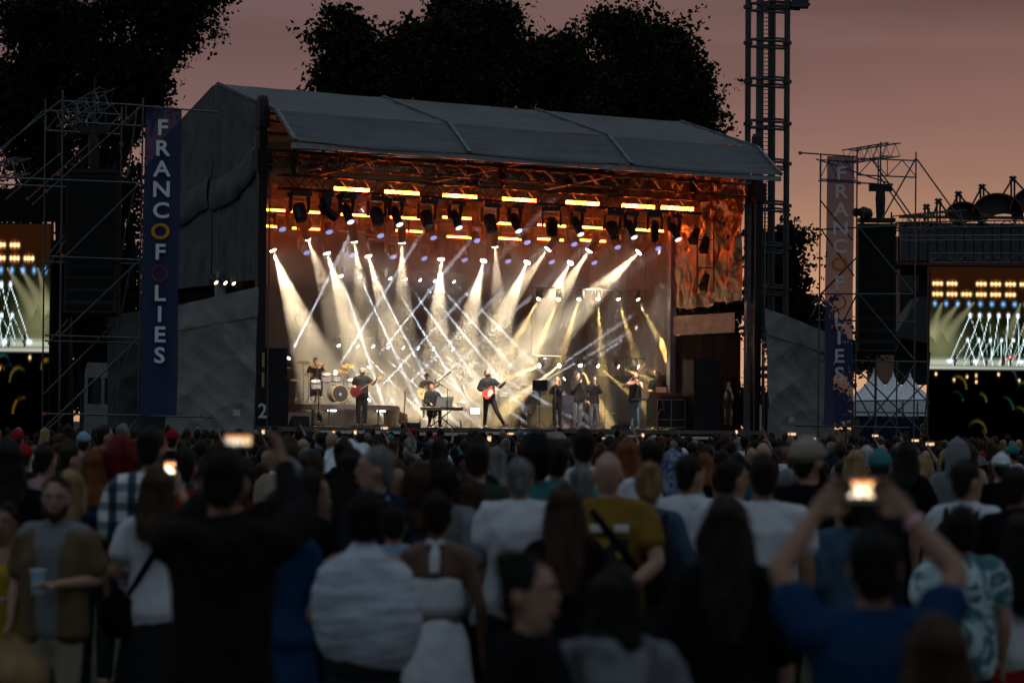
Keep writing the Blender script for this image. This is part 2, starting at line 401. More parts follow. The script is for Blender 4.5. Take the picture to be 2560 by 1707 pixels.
for t_, x, y, v in ((tl, 574, 1031, 2.0), (tr, 1955, 1049, 1.4)):
    p = SP(x, y, v)-EV*.55; new('notice', MB().obox(p, EU*.11, EV*.006, Vector((0, 0, .09))), t_, mat('paper_notice', (.5, .5, .47), .8))

back = thing('back_cloth', S(SW/2, BACK, DECK), 'black cloth hung across the back of the stage', 'stage curtain')
cloth('sheet', back, M_blackcloth, lambda i, j: S(SW*i, 12.3+.1*math.sin(60*i)+.06*mnoise.noise(Vector((i*30, j, 0))), DECK+.01+(EAVE-DECK)*j), 80, 6)
lw = thing('side_cloth', S(.1, 7, DECK), 'black cloth inside the left wall of the stage', 'stage curtain')
cloth('sheet', lw, M_blackcloth, lambda i, j: S(.08+.05*mnoise.noise(Vector((i*20, j, 4))), 3.2+9*i, DECK+.01+(EAVE-DECK)*j), 40, 6)
# inner right wall: crinkled shiny sheeting that catches the orange light
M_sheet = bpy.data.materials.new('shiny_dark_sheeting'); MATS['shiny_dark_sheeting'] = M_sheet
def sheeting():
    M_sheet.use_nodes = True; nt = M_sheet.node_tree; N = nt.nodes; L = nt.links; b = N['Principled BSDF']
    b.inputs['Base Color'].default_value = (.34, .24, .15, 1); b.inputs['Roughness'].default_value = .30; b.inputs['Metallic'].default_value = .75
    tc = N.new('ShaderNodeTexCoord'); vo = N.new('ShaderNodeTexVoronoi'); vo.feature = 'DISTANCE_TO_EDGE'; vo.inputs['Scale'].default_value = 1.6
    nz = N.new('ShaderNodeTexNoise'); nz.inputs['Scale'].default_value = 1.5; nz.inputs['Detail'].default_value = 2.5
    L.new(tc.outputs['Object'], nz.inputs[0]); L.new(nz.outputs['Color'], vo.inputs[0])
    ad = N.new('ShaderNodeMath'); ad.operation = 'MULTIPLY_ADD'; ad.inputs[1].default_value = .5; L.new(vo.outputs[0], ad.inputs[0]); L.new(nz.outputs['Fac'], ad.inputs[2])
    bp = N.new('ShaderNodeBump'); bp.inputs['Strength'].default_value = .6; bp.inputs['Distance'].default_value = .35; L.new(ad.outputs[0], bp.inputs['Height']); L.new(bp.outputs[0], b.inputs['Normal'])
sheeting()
rw = thing('side_sheeting', S(SW, 7, DECK), 'crinkled dark plastic sheeting on the right inner wall glowing orange', 'plastic sheet')
ZS = SPu(1780, 748, SW-.1).z
def crinkle(v0, v1, z0f, seed):
    def fn(i, j):
        v = v0+(v1-v0)*i; z0 = z0f(i); z = z0+(roofz(v)-.1-z0)*j
        d = .24*mnoise.noise(Vector((v*1.3, z*.45+v*.4, seed)))+.16*abs(mnoise.noise(Vector((v*2.2-z*.8, z*1.6, seed+6))))+.10*mnoise.noise(Vector((v*3.5+z*.7, z*1.1, seed+2)))+.06*abs(math.sin(v*5.5+2*mnoise.noise(Vector((v, z*.6, 1)))))*(1-.6*j)
        return S(SW-.15-d, v, z)
    return fn
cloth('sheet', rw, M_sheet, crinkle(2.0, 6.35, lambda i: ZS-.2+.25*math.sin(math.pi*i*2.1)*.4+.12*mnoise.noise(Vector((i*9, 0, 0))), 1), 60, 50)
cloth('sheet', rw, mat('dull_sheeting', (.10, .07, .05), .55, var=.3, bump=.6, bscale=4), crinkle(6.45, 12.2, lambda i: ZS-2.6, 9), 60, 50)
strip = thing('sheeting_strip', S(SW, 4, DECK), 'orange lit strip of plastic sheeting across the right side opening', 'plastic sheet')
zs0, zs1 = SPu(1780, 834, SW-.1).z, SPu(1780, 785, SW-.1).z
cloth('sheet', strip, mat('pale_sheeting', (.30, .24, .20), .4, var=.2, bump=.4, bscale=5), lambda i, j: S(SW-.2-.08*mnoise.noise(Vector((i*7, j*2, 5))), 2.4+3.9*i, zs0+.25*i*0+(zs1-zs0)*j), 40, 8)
drape = thing('side_drape', S(SW, 4, DECK), 'black drape hanging under the strip on the right side of the stage', 'stage curtain')
cloth('sheet', drape, M_blackcloth, lambda i, j: S(SW+.05+.04*math.sin(50*i), 2.4+10.2*i, DECK+(zs0-DECK)*j), 50, 6)
# ================================================================ people
JOBS = []
def remesh_job(o, vox, smooth=3, wr=0.0, seed=0):
    md = o.modifiers.new('skin', 'REMESH'); md.mode = 'VOXEL'; md.voxel_size = vox; md.use_smooth_shade = True
    sm = o.modifiers.new('smooth', 'SMOOTH'); sm.iterations = smooth; sm.factor = .5
    JOBS.append((o, wr, seed))
def bake_all():
    dg = bpy.context.evaluated_depsgraph_get(); out = []
    for o, wr, seed in JOBS: out.append(bpy.data.meshes.new_from_object(o.evaluated_get(dg)))
    for (o, wr, seed), me in zip(JOBS, out):
        old = o.data; me.name = old.name
        o.modifiers.clear(); o.data = me; bpy.data.meshes.remove(old)
        if wr:                              # cloth folds / hair locks
            n = len(me.vertices); co = np.empty(n*3, np.float32); no = np.empty(n*3, np.float32)
            me.vertices.foreach_get('co', co); me.vertices.foreach_get('normal', no); co = co.reshape(-1, 3); no = no.reshape(-1, 3)
            r = np.random.default_rng(seed); d = np.zeros(n, np.float32)
            hairy = wr < 0; wr = abs(wr)
            for k in range(6):
                fr = r.normal(0, 1, 3); fr /= np.linalg.norm(fr)
                if hairy: fr = fr*np.array([1, 1, .2]); f = r.uniform(45, 130)
                elif o.get('_wrap'): fr = fr*np.array([.3, .3, 1.0]); f = r.uniform(18, 60)
                else: fr = fr*np.array([1, 1, .38 if k < 4 else 1.2]); f = r.uniform(9, 30)
                w = co @ fr*f + 1.3*np.sin(co @ r.normal(0, 7, 3)+k)+.7*np.sin(co @ r.normal(0, 17, 3))
                d += (np.sin(w) if hairy else (.55-np.abs(np.sin(w*.5))**.7)*(1.25 if k < 4 else .8)).astype(np.float32)/6
            if hairy: d = np.sign(d)*np.abs(d)**.8
            co += no*(d*wr*1.8)[:, None]; me.vertices.foreach_set('co', co.ravel()); me.update()
        me.shade_smooth()
        if o.get('_st'):                    # loose strands that break up the outline of the hair
            ns, ln, dn = o['_st']; del o['_st']
            r = np.random.default_rng(seed+50); ns = int(ns); idx = r.integers(0, len(me.vertices), ns)
            V = [tuple(v.co) for v in me.vertices]; Fc = [tuple(p.vertices) for p in me.polygons]; mt = me.materials[0]
            for i in idx:
                v = me.vertices[int(i)]; p = np.array(v.co); n_ = np.array(v.normal); dr = n_*(.55-.35*dn)+np.array([0, 0, -1.1*dn+.15])+r.normal(0, .35, 3); dr /= np.linalg.norm(dr); sd_ = np.cross(dr, r.normal(0, 1, 3)); sd_ /= np.linalg.norm(sd_)
                l = ln*r.uniform(.4, 1.3); b0 = len(V); q = p+dr*l*.55+n_*l*.12; e = p+dr*l+np.array([0, 0, -.25*l]); w = .0011
                V += [tuple(p-sd_*w), tuple(p+sd_*w), tuple(q+sd_*w), tuple(q-sd_*w), tuple(e)]; Fc += [(b0, b0+1, b0+2, b0+3), (b0+3, b0+2, b0+4)]
            m2 = bpy.data.meshes.new(me.name); m2.from_pydata(V, [], Fc); m2.materials.append(mt); m2.shade_smooth(); o.data = m2; bpy.data.meshes.remove(me)
    JOBS.clear()
SKIN = [mat('skin_fair', (.34, .19, .13), .55, var=.10, scale=12, spec=.35), mat('skin_tan', (.25, .13, .08), .55, var=.10, scale=12, spec=.35), mat('skin_brown', (.11, .055, .034), .55, var=.10, scale=12, spec=.35)]
def hairm(c, nm): return mat('hair_'+nm, c, .55, var=.45, scale=3, bump=.5, bscale=26, spec=.14, stretch=(6, 6, .9))
HAIR = {'black': hairm((.008, .007, .006), 'black'), 'dark': hairm((.016, .011, .008), 'dark'), 'brown': hairm((.045, .024, .013), 'brown'), 'ginger': hairm((.16, .05, .015), 'ginger'), 'red': hairm((.14, .008, .008), 'red'), 'blonde': hairm((.30, .19, .085), 'blonde'), 'grey': hairm((.17, .17, .165), 'grey'), 'white': hairm((.45, .44, .42), 'white')}
CLOTH = {}
def cm(name, c, rough=.9, var=.12, **k):
    if name not in CLOTH: CLOTH[name] = mat('cloth_'+name, c, rough, var=var, scale=7, bump=.12, bscale=90, spec=.06, **k)
    return CLOTH[name]
for nm, c in dict(black=(.005, .005, .006), charcoal=(.014, .015, .017), navy=(.007, .015, .032), white=(.52, .53, .56), grey=(.15, .16, .17), red=(.26, .012, .014), blue=(.007, .032, .088), teal=(.035, .16, .17), green=(.025, .045, .032), mustard=(.17, .098, .016), khaki=(.12, .08, .045), denim=(.045, .085, .13), yellow=(.36, .25, .02), beige=(.26, .22, .17), hoodie=(.009, .0078, .0074), pink=(.35, .20, .22), skyblue=(.18, .30, .40), burgundy=(.07, .008, .014)).items(): cm(nm, c)
def special(name, f):
    m = bpy.data.materials.new('cloth_'+name); m.use_nodes = True; nt = m.node_tree; b = nt.nodes['Principled BSDF']; b.inputs['Roughness'].default_value = .85; f(nt, nt.nodes, nt.links, b); CLOTH[name] = m
def _plaid(nt, N, L, b):
    tc = N.new('ShaderNodeTexCoord'); out = []
    for ax, sc in (('X', 8), ('Z', 8)):
        w = N.new('ShaderNodeTexWave'); w.bands_direction = ax; w.inputs['Scale'].default_value = sc*.32; w.inputs['Distortion'].default_value = .3; L.new(tc.outputs['Object'], w.inputs[0])
        r = N.new('ShaderNodeValToRGB'); r.color_ramp.interpolation = 'CONSTANT'; e = r.color_ramp.elements; e[0].color = (.02, .06, .12, 1); e[1].position = .42; e[1].color = (.75, .75, .74, 1); L.new(w.outputs['Fac'], r.inputs[0]); out.append(r.outputs[0])
    mx = N.new('ShaderNodeMix'); mx.data_type = 'RGBA'; mx.blend_type = 'MULTIPLY'; mx.inputs[0].default_value = .8; L.new(out[0], mx.inputs[6]); L.new(out[1], mx.inputs[7]); L.new(mx.outputs[2], b.inputs['Base Color'])
def _leafy(c0, c1, sc, thr=.5):
    def f(nt, N, L, b):
        tc = N.new('ShaderNodeTexCoord'); n = N.new('ShaderNodeTexNoise'); n.inputs['Scale'].default_value = sc; n.inputs['Detail'].default_value = 2; n.inputs['Distortion'].default_value = 2.2; L.new(tc.outputs['Object'], n.inputs[0])
        r = N.new('ShaderNodeValToRGB'); e = r.color_ramp.elements; e[0].position = thr-.05; e[1].position = thr+.05; e[0].color = (*c0, 1); e[1].color = (*c1, 1); L.new(n.outputs['Fac'], r.inputs[0]); L.new(r.outputs[0], b.inputs['Base Color'])
    return f
special('plaid', _plaid); special('tropical', _leafy((.03, .12, .14), (.42, .55, .56), 5)); special('floral', _leafy((.02, .04, .10), (.22, .28, .40), 14, .52))
special('foil', lambda nt, N, L, b: (b.inputs['Base Color'].__setattr__('default_value', (.48, .50, .52, 1)), b.inputs['Metallic'].__setattr__('default_value', .35), b.inputs['Roughness'].__setattr__('default_value', .35)))
CLOTH['knit'] = mat('cloth_gauze', (.42, .46, .52), .9, var=.35, scale=5, bump=.3, bscale=18, spec=.06, stretch=(1, 1, 5)); special('sequin', _leafy((.012, .012, .016), (.5, .55, .7), 60, .66))
special('grandad', _leafy((.02, .02, .02), (.4, .4, .4), 30, .5))

def arm_pose(pose, sx, k):
    """elbow, wrist, finger direction for the arm on side sx (+1 right), person facing +Y, 1.75 m frame"""
    V = Vector
    T = {'down': (V((sx*.245, -.02, 1.15)), V((sx*.25, .06, .90)), V((0, .2, -1))),
         'front': (V((sx*.25, -.03, 1.16)), V((sx*.10, .24, 1.15)), V((-sx*.6, .8, .1))),
         'crossed': (V((sx*.26, .02, 1.16)), V((-sx*.06, .20, 1.20)), V((-sx, .1, .1))),
         'behind': (V((sx*.27, -.12, 1.17)), V((sx*.05, -.20, .98)), V((-sx*.8, -.2, -.4))),
         'pocket': (V((sx*.29, -.06, 1.15)), V((sx*.20, .06, .93)), V((-sx*.1, .2, -1))),
         'phone': (V((sx*.235, .20, 1.38)), V((sx*.10, .36, 1.62)), V((-sx*.45, .25, .8))),
         'high': (V((sx*.26, .12, 1.62)), V((sx*.12, .25, 1.88)), V((-sx*.25, .15, 1))),
         'wide': (V((sx*.285, .12, 1.62)), V((sx*.15, .27, 1.80)), V((-sx*.62, .12, .62))),
         'side_high': (V((sx*.30, .10, 1.52)), V((sx*.24, .22, 1.78)), V((0, .2, 1))),
         'chin': (V((sx*.22, .12, 1.20)), V((sx*.07, .22, 1.43)), V((-sx*.3, .0, 1))),
         'face': (V((sx*.20, .14, 1.22)), V((sx*.08, .22, 1.50)), V((0, -.3, 1))),
         'neck': (V((sx*.34, .06, 1.24)), V((sx*.46, .20, 1.36)), V((sx*.2, .4, .8))),
         'strum': (V((sx*.30, -.05, 1.18)), V((sx*.05, .20, 1.08)), V((-sx*.9, .2, -.25))),
         'fiddle': (V((sx*.28, .20, 1.24)), V((sx*.22, .42, 1.46)), V((-sx*.5, .1, .8))),
         'bow': (V((sx*.36, .06, 1.30)), V((sx*.18, .30, 1.40)), V((-sx*.7, .5, .1))),
         'keys': (V((sx*.25, .08, 1.16)), V((sx*.15, .36, 1.10)), V((0, 1, -.2))),
         'drum_up': (V((sx*.32, .12, 1.30)), V((sx*.22, .30, 1.50)), V((0, .4, 1))),
         'mic': (V((sx*.24, .04, 1.20)), V((sx*.04, .20, 1.44)), V((-sx*.3, .1, .9))),
         'away': (V((sx*.30, .04, 1.20)), V((sx*.40, .18, 1.02)), V((sx*.2, .6, -.6)))}
    return T[pose]
def hand(mb, w, d, n, sx, fine, curl=.5):
    """palm, four fingers of unequal length and a thumb leaving the side of the palm"""
    d = d.normalized(); n = (n-d*n.dot(d)).normalized(); s = d.cross(n)*sx
    mb.loft([w-d*.02, w+d*.03, w+d*.085], [(.027, .02), (.040, .018), (.042, .014)], 8, side=s)
    if not fine:
        mb.loft([w+d*.08, w+d*.12-n*.012, w+d*.15-n*.035], [(.038, .013), (.034, .012), (.024, .010)], 8, side=s); mb.loft([w+d*.02+s*.035, w+d*.06+s*.06-n*.02], [.014, .011], 6); return
    for k, (o, l) in enumerate(((.031, .070), (.011, .080), (-.010, .075), (-.030, .058))):
        b = w+d*.085+s*o; e1 = b+d*l*.5-n*(l*.20*curl); e2 = e1+(d*(1-curl)-n*curl*1.2).normalized()*l*.32; e3 = e2+(d*(.6-curl)-n*(curl+.3)).normalized()*l*.28
        mb.loft([b-d*.015, e1, e2, e3], [.0100, .0095, .0088, .0075], 8)
    mb.loft([w+d*.020+s*.030, w+d*.050+s*.062-n*.012, w+d*.082+s*.064-n*.032], [.014, .0115, .0095], 8)
class Fig: pass
def figure(H=1.75, sex='m', arms=('down', 'down'), head_yaw=0, head_pitch=0, shirt=('black', 'short', 0), legs=('trousers', 'charcoal'), hair=('short', 'dark'), skin=0, vox=.014, fine=False, legpose=None, lean=0, face=False, bulk=1.0, extras=()):
    """build at the origin, facing +Y, feet at z=0; returns the body object with clothing and hair as children"""
    k = H/1.75; f = sex == 'f'; V = Vector
    shw = (.160 if f else .188)*bulk
    def sc(p): return V((p[0]*k, p[1]*k, p[2]*k))
    ln = Matrix.Rotation(-lean, 3, 'X')
    def tl(p):                        # lean of everything above the hips
        p = V(p)
        if lean and p.z > .9: q = ln @ (p-V((0, 0, .93))); p = q+V((0, 0, .93))
        return p
    body = MB()
    # torso
    if f: rings = [(.84, .15, .10, 0), (.93, .178*bulk, .118*bulk, -.012), (1.03, .148*bulk, .105*bulk, 0), (1.12, .125*bulk, .092*bulk, .005), (1.23, .140*bulk, .105*bulk, .012), (1.31, .150*bulk, .118*bulk, .018), (1.40, .148, .092, 0), (1.45, .10, .07, -.01)]
    else: rings = [(.84, .15, .10, 0), (.93, .165*bulk, .115*bulk, -.005), (1.02, .158*bulk, .112*bulk, 0), (1.12, .150*bulk, .108*bulk, .004), (1.25, .166*bulk, .116*bulk, .006), (1.36, .182*bulk, .120*bulk, .004), (1.43, .165, .095, -.005), (1.475, .10, .07, -.012)]
    tp = [tl((0, y, z)) for z, a, b, y in rings]; tr_ = [(a, b) for z, a, b, y in rings]
    body.loft([sc(p) for p in tp], [(a*k, b*k) for a, b in tr_], 16)
    sh = {sx: tl((sx*shw, -.005, 1.415)) for sx in (1, -1)}
    for sx in (1, -1): body.loft([sc(tl((0, -.02, 1.46))), sc(sh[sx])], [(.065*k, .055*k), (.052*k, .055*k)], 10)
    # neck and head
    nb, ct = tl((0, -.018, 1.43)), tl((0, .0, 1.50))
    hm_ = ln @ (Matrix.Rotation(head_yaw, 3, 'Z') @ Matrix.Rotation(-head_pitch, 3, 'X'))
    def hd(p): return sc(ct + hm_ @ (V(p)-V((0, 0, 1.50))))
    nr = .046 if f else .056
    body.loft([sc(nb), hd((0, .0, 1.50)), hd((0, .005, 1.57))], [(nr+.012)*k, nr*k, (nr-.002)*k], 10)
    hr_ = [(1.522, .032, .034, .060), (1.545, .052, .062, .036), (1.585, .064, .084, .014), (1.63, .072, .094, .004), (1.675, .075, .097, -.002), (1.71, .068, .088, -.006), (1.738, .045, .058, -.008)]
    body.loft([hd((0, y, z)) for z, a, b, y in hr_], [(a*k, b*k) for z, a, b, y in hr_], 16, side=hm_ @ V((1, 0, 0)))
    body.loft([hd((0, .092, 1.652)), hd((0, .112, 1.622)), hd((0, .100, 1.604))], [.010*k, .015*k, .013*k], 8)         # nose
    body.loft([hd((-.05, .084, 1.667)), hd((0, .095, 1.665)), hd((.05, .084, 1.667))], [.009*k, .012*k, .009*k], 6)   # brow
    body.loft([hd((-.022, .088, 1.575)), hd((0, .098, 1.572)), hd((.022, .088, 1.575))], [.007*k, .011*k, .007*k], 6) # lips
    for sx in (1, -1): body.ell(hd((sx*.080, -.012, 1.628)), .013*k, .022*k, .034*k, 8, 6, rot=hm_)
    # arms
    J = {}
    for sx, pose in ((1, arms[1]), (-1, arms[0])):
        if isinstance(pose, str): e, w, d = arm_pose(pose, sx, k)
        else: e, w, d = [V(q) for q in pose]
        e, w = tl(e), tl(w); a = sh[sx]; g = .88 if f else 1.0*bulk
        body.loft([sc(a), sc(a+(e-a)*.45), sc(e)], [.056*g*k, .049*g*k, .040*g*k], 10)
        body.loft([sc(e), sc(e+(w-e)*.3), sc(w)], [.041*g*k, .043*g*k, .027*g*k], 10)
        nrm = V((-sx, 0, 0)) if pose == 'down' else (V((0, -1, .3)) if pose in ('phone', 'high', 'wide', 'side_high') else V((0, .2, 1)))
        hand(body, sc(w), d, -nrm if pose in ('phone', 'wide', 'high') else nrm, sx, fine); J[sx] = (a, e, w, d)
    # legs
    LG = {}
    for sx in (1, -1):
        if legpose: hip, kn, an, toe = [V(q) for q in legpose[0 if sx < 0 else 1]]
        else: hip, kn, an, toe = V((sx*.088, 0, .90)), V((sx*.10, .015, .49)), V((sx*.105, -.025, .09)), V((sx*.12, .13, .03))
        body.loft([sc(hip), sc(hip+(kn-hip)*.4), sc(kn)], [.088*k, .078*k, .056*k], 10); body.loft([sc(kn), sc(kn+(an-kn)*.3), sc(an)], [.055*k, .057*k, .036*k], 10)
        body.loft([sc(an+V((0, -.03, -.03))), sc(an+(toe-an)*.5+V((0, 0, -.01))), sc(toe)], [(.036*k, .032*k), (.042*k, .030*k), (.038*k, .020*k)], 8); LG[sx] = (hip, kn, an, toe)
    root = new('person', body, None, SKIN[skin]); remesh_job(root, min(vox, .0125) if fine else (vox if face else vox*1.18))
    kids = []
    def kid(name, mb, m, v=None, wr=.0, seed=1):
        o = new(name, mb, root, m)
        remesh_job(o, v or vox, 2, wr, seed); kids.append(o); return o
    sd = int(H*1000) % 97+len(hair[1])
    # shirt
    sc_, slv, loose = shirt
    if slv != 'none':
        m_ = MB(); e = .016+loose
        z0 = .86
        rr = [(p, (a+e+(.012 if p.z < 1.2 else 0), b+e+(.012 if p.z < 1.2 else 0))) for p, (a, b) in zip(tp, tr_)]
        if slv == 'strapless': rr = rr[3:5]+[(tl((0, .015, 1.29)), (.158*bulk, .122*bulk))]
        elif slv == 'tank': rr = rr[:6]+[(tl((0, 0, 1.40)), (.13, .09))]
        m_.loft([sc(p) for p, q in rr], [(a*k, b*k) for p, (a, b) in rr], 16)
        if slv in ('short', 'long', 'half'):
            for sx in (1, -1):
                a, el, w, d = J[sx]; g = .90 if f else 1.0*bulk
                m_.loft([sc(tl((0, -.02, 1.452))), sc(a+V((0, 0, .004)))], [((.066+e*.6)*k, (.052+e*.6)*k), ((.056+e)*k, (.056+e)*k)], 10)
                t_ = .62 if slv == 'short' else 1.0
                m_.loft([sc(a), sc(a+(el-a)*.5*t_), sc(a+(el-a)*t_)], [(.060*g+e*.7)*k, (.054*g+e)*k, (.050*g+e)*k], 10)
                if slv == 'long': m_.loft([sc(el), sc(el+(w-el)*.4), sc(w-d.normalized()*.01)], [(.048*g+e*.8)*k, (.046*g+e*.7)*k, (.032+e*.5)*k], 10)
        kid('shirt', m_, CLOTH[sc_], vox*1.1, (.014+loose*.45), sd)
    lt, lc = legs
    if lt in ('trousers', 'shorts'):
        m_ = MB(); m_.loft([sc((0, 0, .80)), sc((0, -.006, .92)), sc((0, 0, 1.0))], [(.155*k, .112*k), ((tr_[1][0]+.012)*k, (tr_[1][1]+.012)*k), ((tr_[2][0]+.008)*k, (tr_[2][1]+.008)*k)], 14)
        for sx in (1, -1):
            hip, kn, an, toe = LG[sx]; m_.loft([sc(hip), sc(hip+(kn-hip)*.4), sc(kn+(hip-kn)*(.15 if lt == 'shorts' else 0))], [.100*k, .092*k, .072*k], 10)
            if lt == 'trousers': m_.loft([sc(kn), sc(kn+(an-kn)*.35), sc(an)], [.070*k, .068*k, .056*k], 10)
        kid(lt, m_, CLOTH[lc], vox*1.7, .006, sd+3)
    elif lt in ('skirt', 'dress', 'wide'):
        hem = .15 if lt != 'skirt' else .52; m_ = MB()
        m_.loft([sc((0, 0, 1.06)), sc((0, -.005, .93)), sc((0, 0, .6)), sc((0, 0, hem))], [(.14*k, .11*k), (.19*k, .135*k), (.235*k, .19*k), (.29*k, .25*k)], 18); kid('skirt', m_, CLOTH[lc], vox*1.4, .012, sd+3)
    # hair or hat
    st, hc = hair; hm2 = HAIR.get(hc) or CLOTH.get(hc)
    if st != 'bald':
        m_ = MB()
        def cap(gr=.0, front=1.0):
            m_.loft([hd((0, -.058, 1.575)), hd((0, -.030, 1.63)), hd((0, -.020, 1.68)), hd((0, -.012, 1.722)), hd((0, -.012, 1.752+gr))], [((.052+gr)*k, (.042+gr)*k), ((.076+gr)*k, (.074+gr)*k), ((.083+gr)*k, (.092+gr)*k), ((.074+gr)*k, (.088+gr)*k), ((.040+gr)*k, (.050+gr)*k)], 14, side=hm_ @ V((1, 0, 0)))
        if st in ('short', 'curly', 'afro', 'bun', 'long', 'bob', 'pony', 'wavy'): cap({'short': 0, 'curly': .014, 'afro': .045, 'bun': .002, 'long': .008, 'bob': .012, 'pony': .003, 'wavy': .016}[st])
        if st in ('long', 'bob', 'wavy'):
            zb = {'long': 1.20, 'bob': 1.46, 'wavy': 1.36}[st]; w_ = {'long': .088, 'bob': .094, 'wavy': .108}[st]
            m_.loft([hd((0, -.035, 1.70)), hd((0, -.050, 1.60)), hd((0, -.075, 1.50)), sc(tl((0, -.115, max(zb+.08, 1.36)))), sc(tl((0, -.135, zb)))], [(w_*.8*k, .07*k), (w_*k, .07*k), ((w_+.012)*k, .055*k), ((w_+.016)*k, .036*k), (w_*.75*k, .02*k)], 14, side=hm_ @ V((1, 0, 0)))
            for sx in (1, -1): m_.loft([hd((sx*.066, .015, 1.69)), hd((sx*.088, .0, 1.60)), hd((sx*.092, -.02, 1.50)), sc(tl((sx*.095, -.03, max(zb+.02, 1.34))))], [.026*k, .028*k, .032*k, .022*k], 8)
        if st == 'bun': m_.ell(hd((0, -.075, 1.745)), .052*k, .050*k, .046*k)
        if st == 'pony': m_.loft([hd((0, -.10, 1.68)), hd((0, -.15, 1.62)), hd((0, -.14, 1.48)), hd((0, -.12, 1.36))], [.028*k, .038*k, .034*k, .014*k], 10)
        if st in ('cap', 'backcap', 'flatcap', 'hat', 'hood', 'beanie'):
            nm = 'hat' if st == 'hat' else ('hood' if st == 'hood' else 'cap')
            if st == 'hood': m_.loft([sc(tl((0, -.05, 1.44))), hd((0, -.035, 1.55)), hd((0, -.02, 1.66)), hd((0, -.01, 1.755)), hd((0, -.02, 1.79))], [(.13*k, .10*k), (.115*k, .115*k), (.115*k, .12*k), (.085*k, .10*k), (.03*k, .05*k)], 14)
            else:
                gr = .01 if st != 'flatcap' else .022
                m_.loft([hd((0, -.008, 1.672)), hd((0, -.010, 1.70)), hd((0, -.010, 1.735)), hd((0, -.008, 1.762))], [((.082+gr)*k, (.104+gr)*k), ((.080+gr)*k, (.100+gr)*k), ((.066+gr)*k, (.082+gr)*k), ((.030+gr)*k, (.040+gr)*k)], 16, side=hm_ @ V((1, 0, 0)))
                if st in ('cap', 'flatcap', 'backcap'):
                    s_ = -1 if st == 'backcap' else 1; m_.loft([hd((-.06, s_*.07, 1.682)), hd((0, s_*.135, 1.672)), hd((.06, s_*.07, 1.682))], [(.03*k, .012*k)]*3, 10, side=hm_ @ V((0, 1, 0)))
                if st == 'hat': m_.loft([hd((0, -.008, 1.680)), hd((0, -.008, 1.692))], [.16*k, .155*k], 20)
            kid(nm, m_, CLOTH.get(hc) or hm2, max(vox*.8, .010))
            if st != 'hood':
                m2 = MB(); m2.loft([hd((0, -.062, 1.572)), hd((0, -.030, 1.63)), hd((0, -.016, 1.68))], [(.050*k, .040*k), (.076*k, .072*k), (.079*k, .090*k)], 12); kid('hair', m2, HAIR[extras[0] if extras else 'dark'], None, -.003, sd)
        else:
            hr = kid('hair', m_, hm2, max(vox*.8, .009), -.0035 if st in ('short', 'bun', 'pony') else (-.006 if st in ('long', 'bob', 'wavy') else -.007), sd)
            if vox < .025: hr['_st'] = (900 if vox < .0175 else 300, {'short': .022, 'bun': .03, 'pony': .035, 'curly': .035, 'afro': .05}.get(st, .07), 1.0 if st in ('long', 'bob', 'wavy') else .0)
    if face:                                # features for people who look this way
        for sx in (1, -1):
            ey = new('eye', MB().ell(hd((sx*.031, .088, 1.642)), .013*k, .007*k, .0075*k, 10, 6, rot=hm_), root, mat('eye_white', (.55, .52, .5), .2)); new('iris', MB().ell(hd((sx*.031, .0945, 1.642)), .006*k, .003*k, .006*k, 8, 5, rot=hm_), ey, mat('iris_dark', (.01, .008, .006), .2))
            new('eyebrow', MB().loft([hd((sx*.015, .104, 1.668)), hd((sx*.034, .100, 1.674)), hd((sx*.054, .083, 1.666))], [.005*k, .006*k, .004*k], 6), root, HAIR['dark'])
        new('mouth', MB().loft([hd((-.025, .092, 1.578)), hd((0, .108, 1.573)), hd((.025, .092, 1.578))], [(.005*k, .006*k), (.006*k, .009*k), (.005*k, .006*k)], 8), root, mat('lips', (.25, .08, .07), .4))
    if 'beard' in extras:
        m_ = MB(); m_.loft([hd((-.068, .03, 1.60)), hd((-.050, .072, 1.555)), hd((0, .098, 1.535)), hd((.050, .072, 1.555)), hd((.068, .03, 1.60))], [.020*k, .028*k, .034*k, .028*k, .020*k], 8)
        m_.loft([hd((-.03, .096, 1.592)), hd((0, .108, 1.594)), hd((.03, .096, 1.592))], [.008*k, .009*k, .008*k], 6); kid('beard', m_, HAIR['dark'], max(vox*.7, .009), -.003, 5)
    root['_k'] = k
    fg = Fig(); fg.o = root; fg.J = J; fg.k = k; fg.sc = sc; fg.hd = hd; fg.tl = tl; fg.kid = kid; fg.tp = tp; fg.tr = tr_; fg.vox = vox
    return fg
def place(fg, loc, yaw): fg.o.matrix_basis = Matrix.Translation(loc) @ Matrix.Rotation(yaw, 4, 'Z'); del fg.o['_k']; return fg
def wpt(fg, p): return fg.o.matrix_basis @ fg.sc(Vector(p))
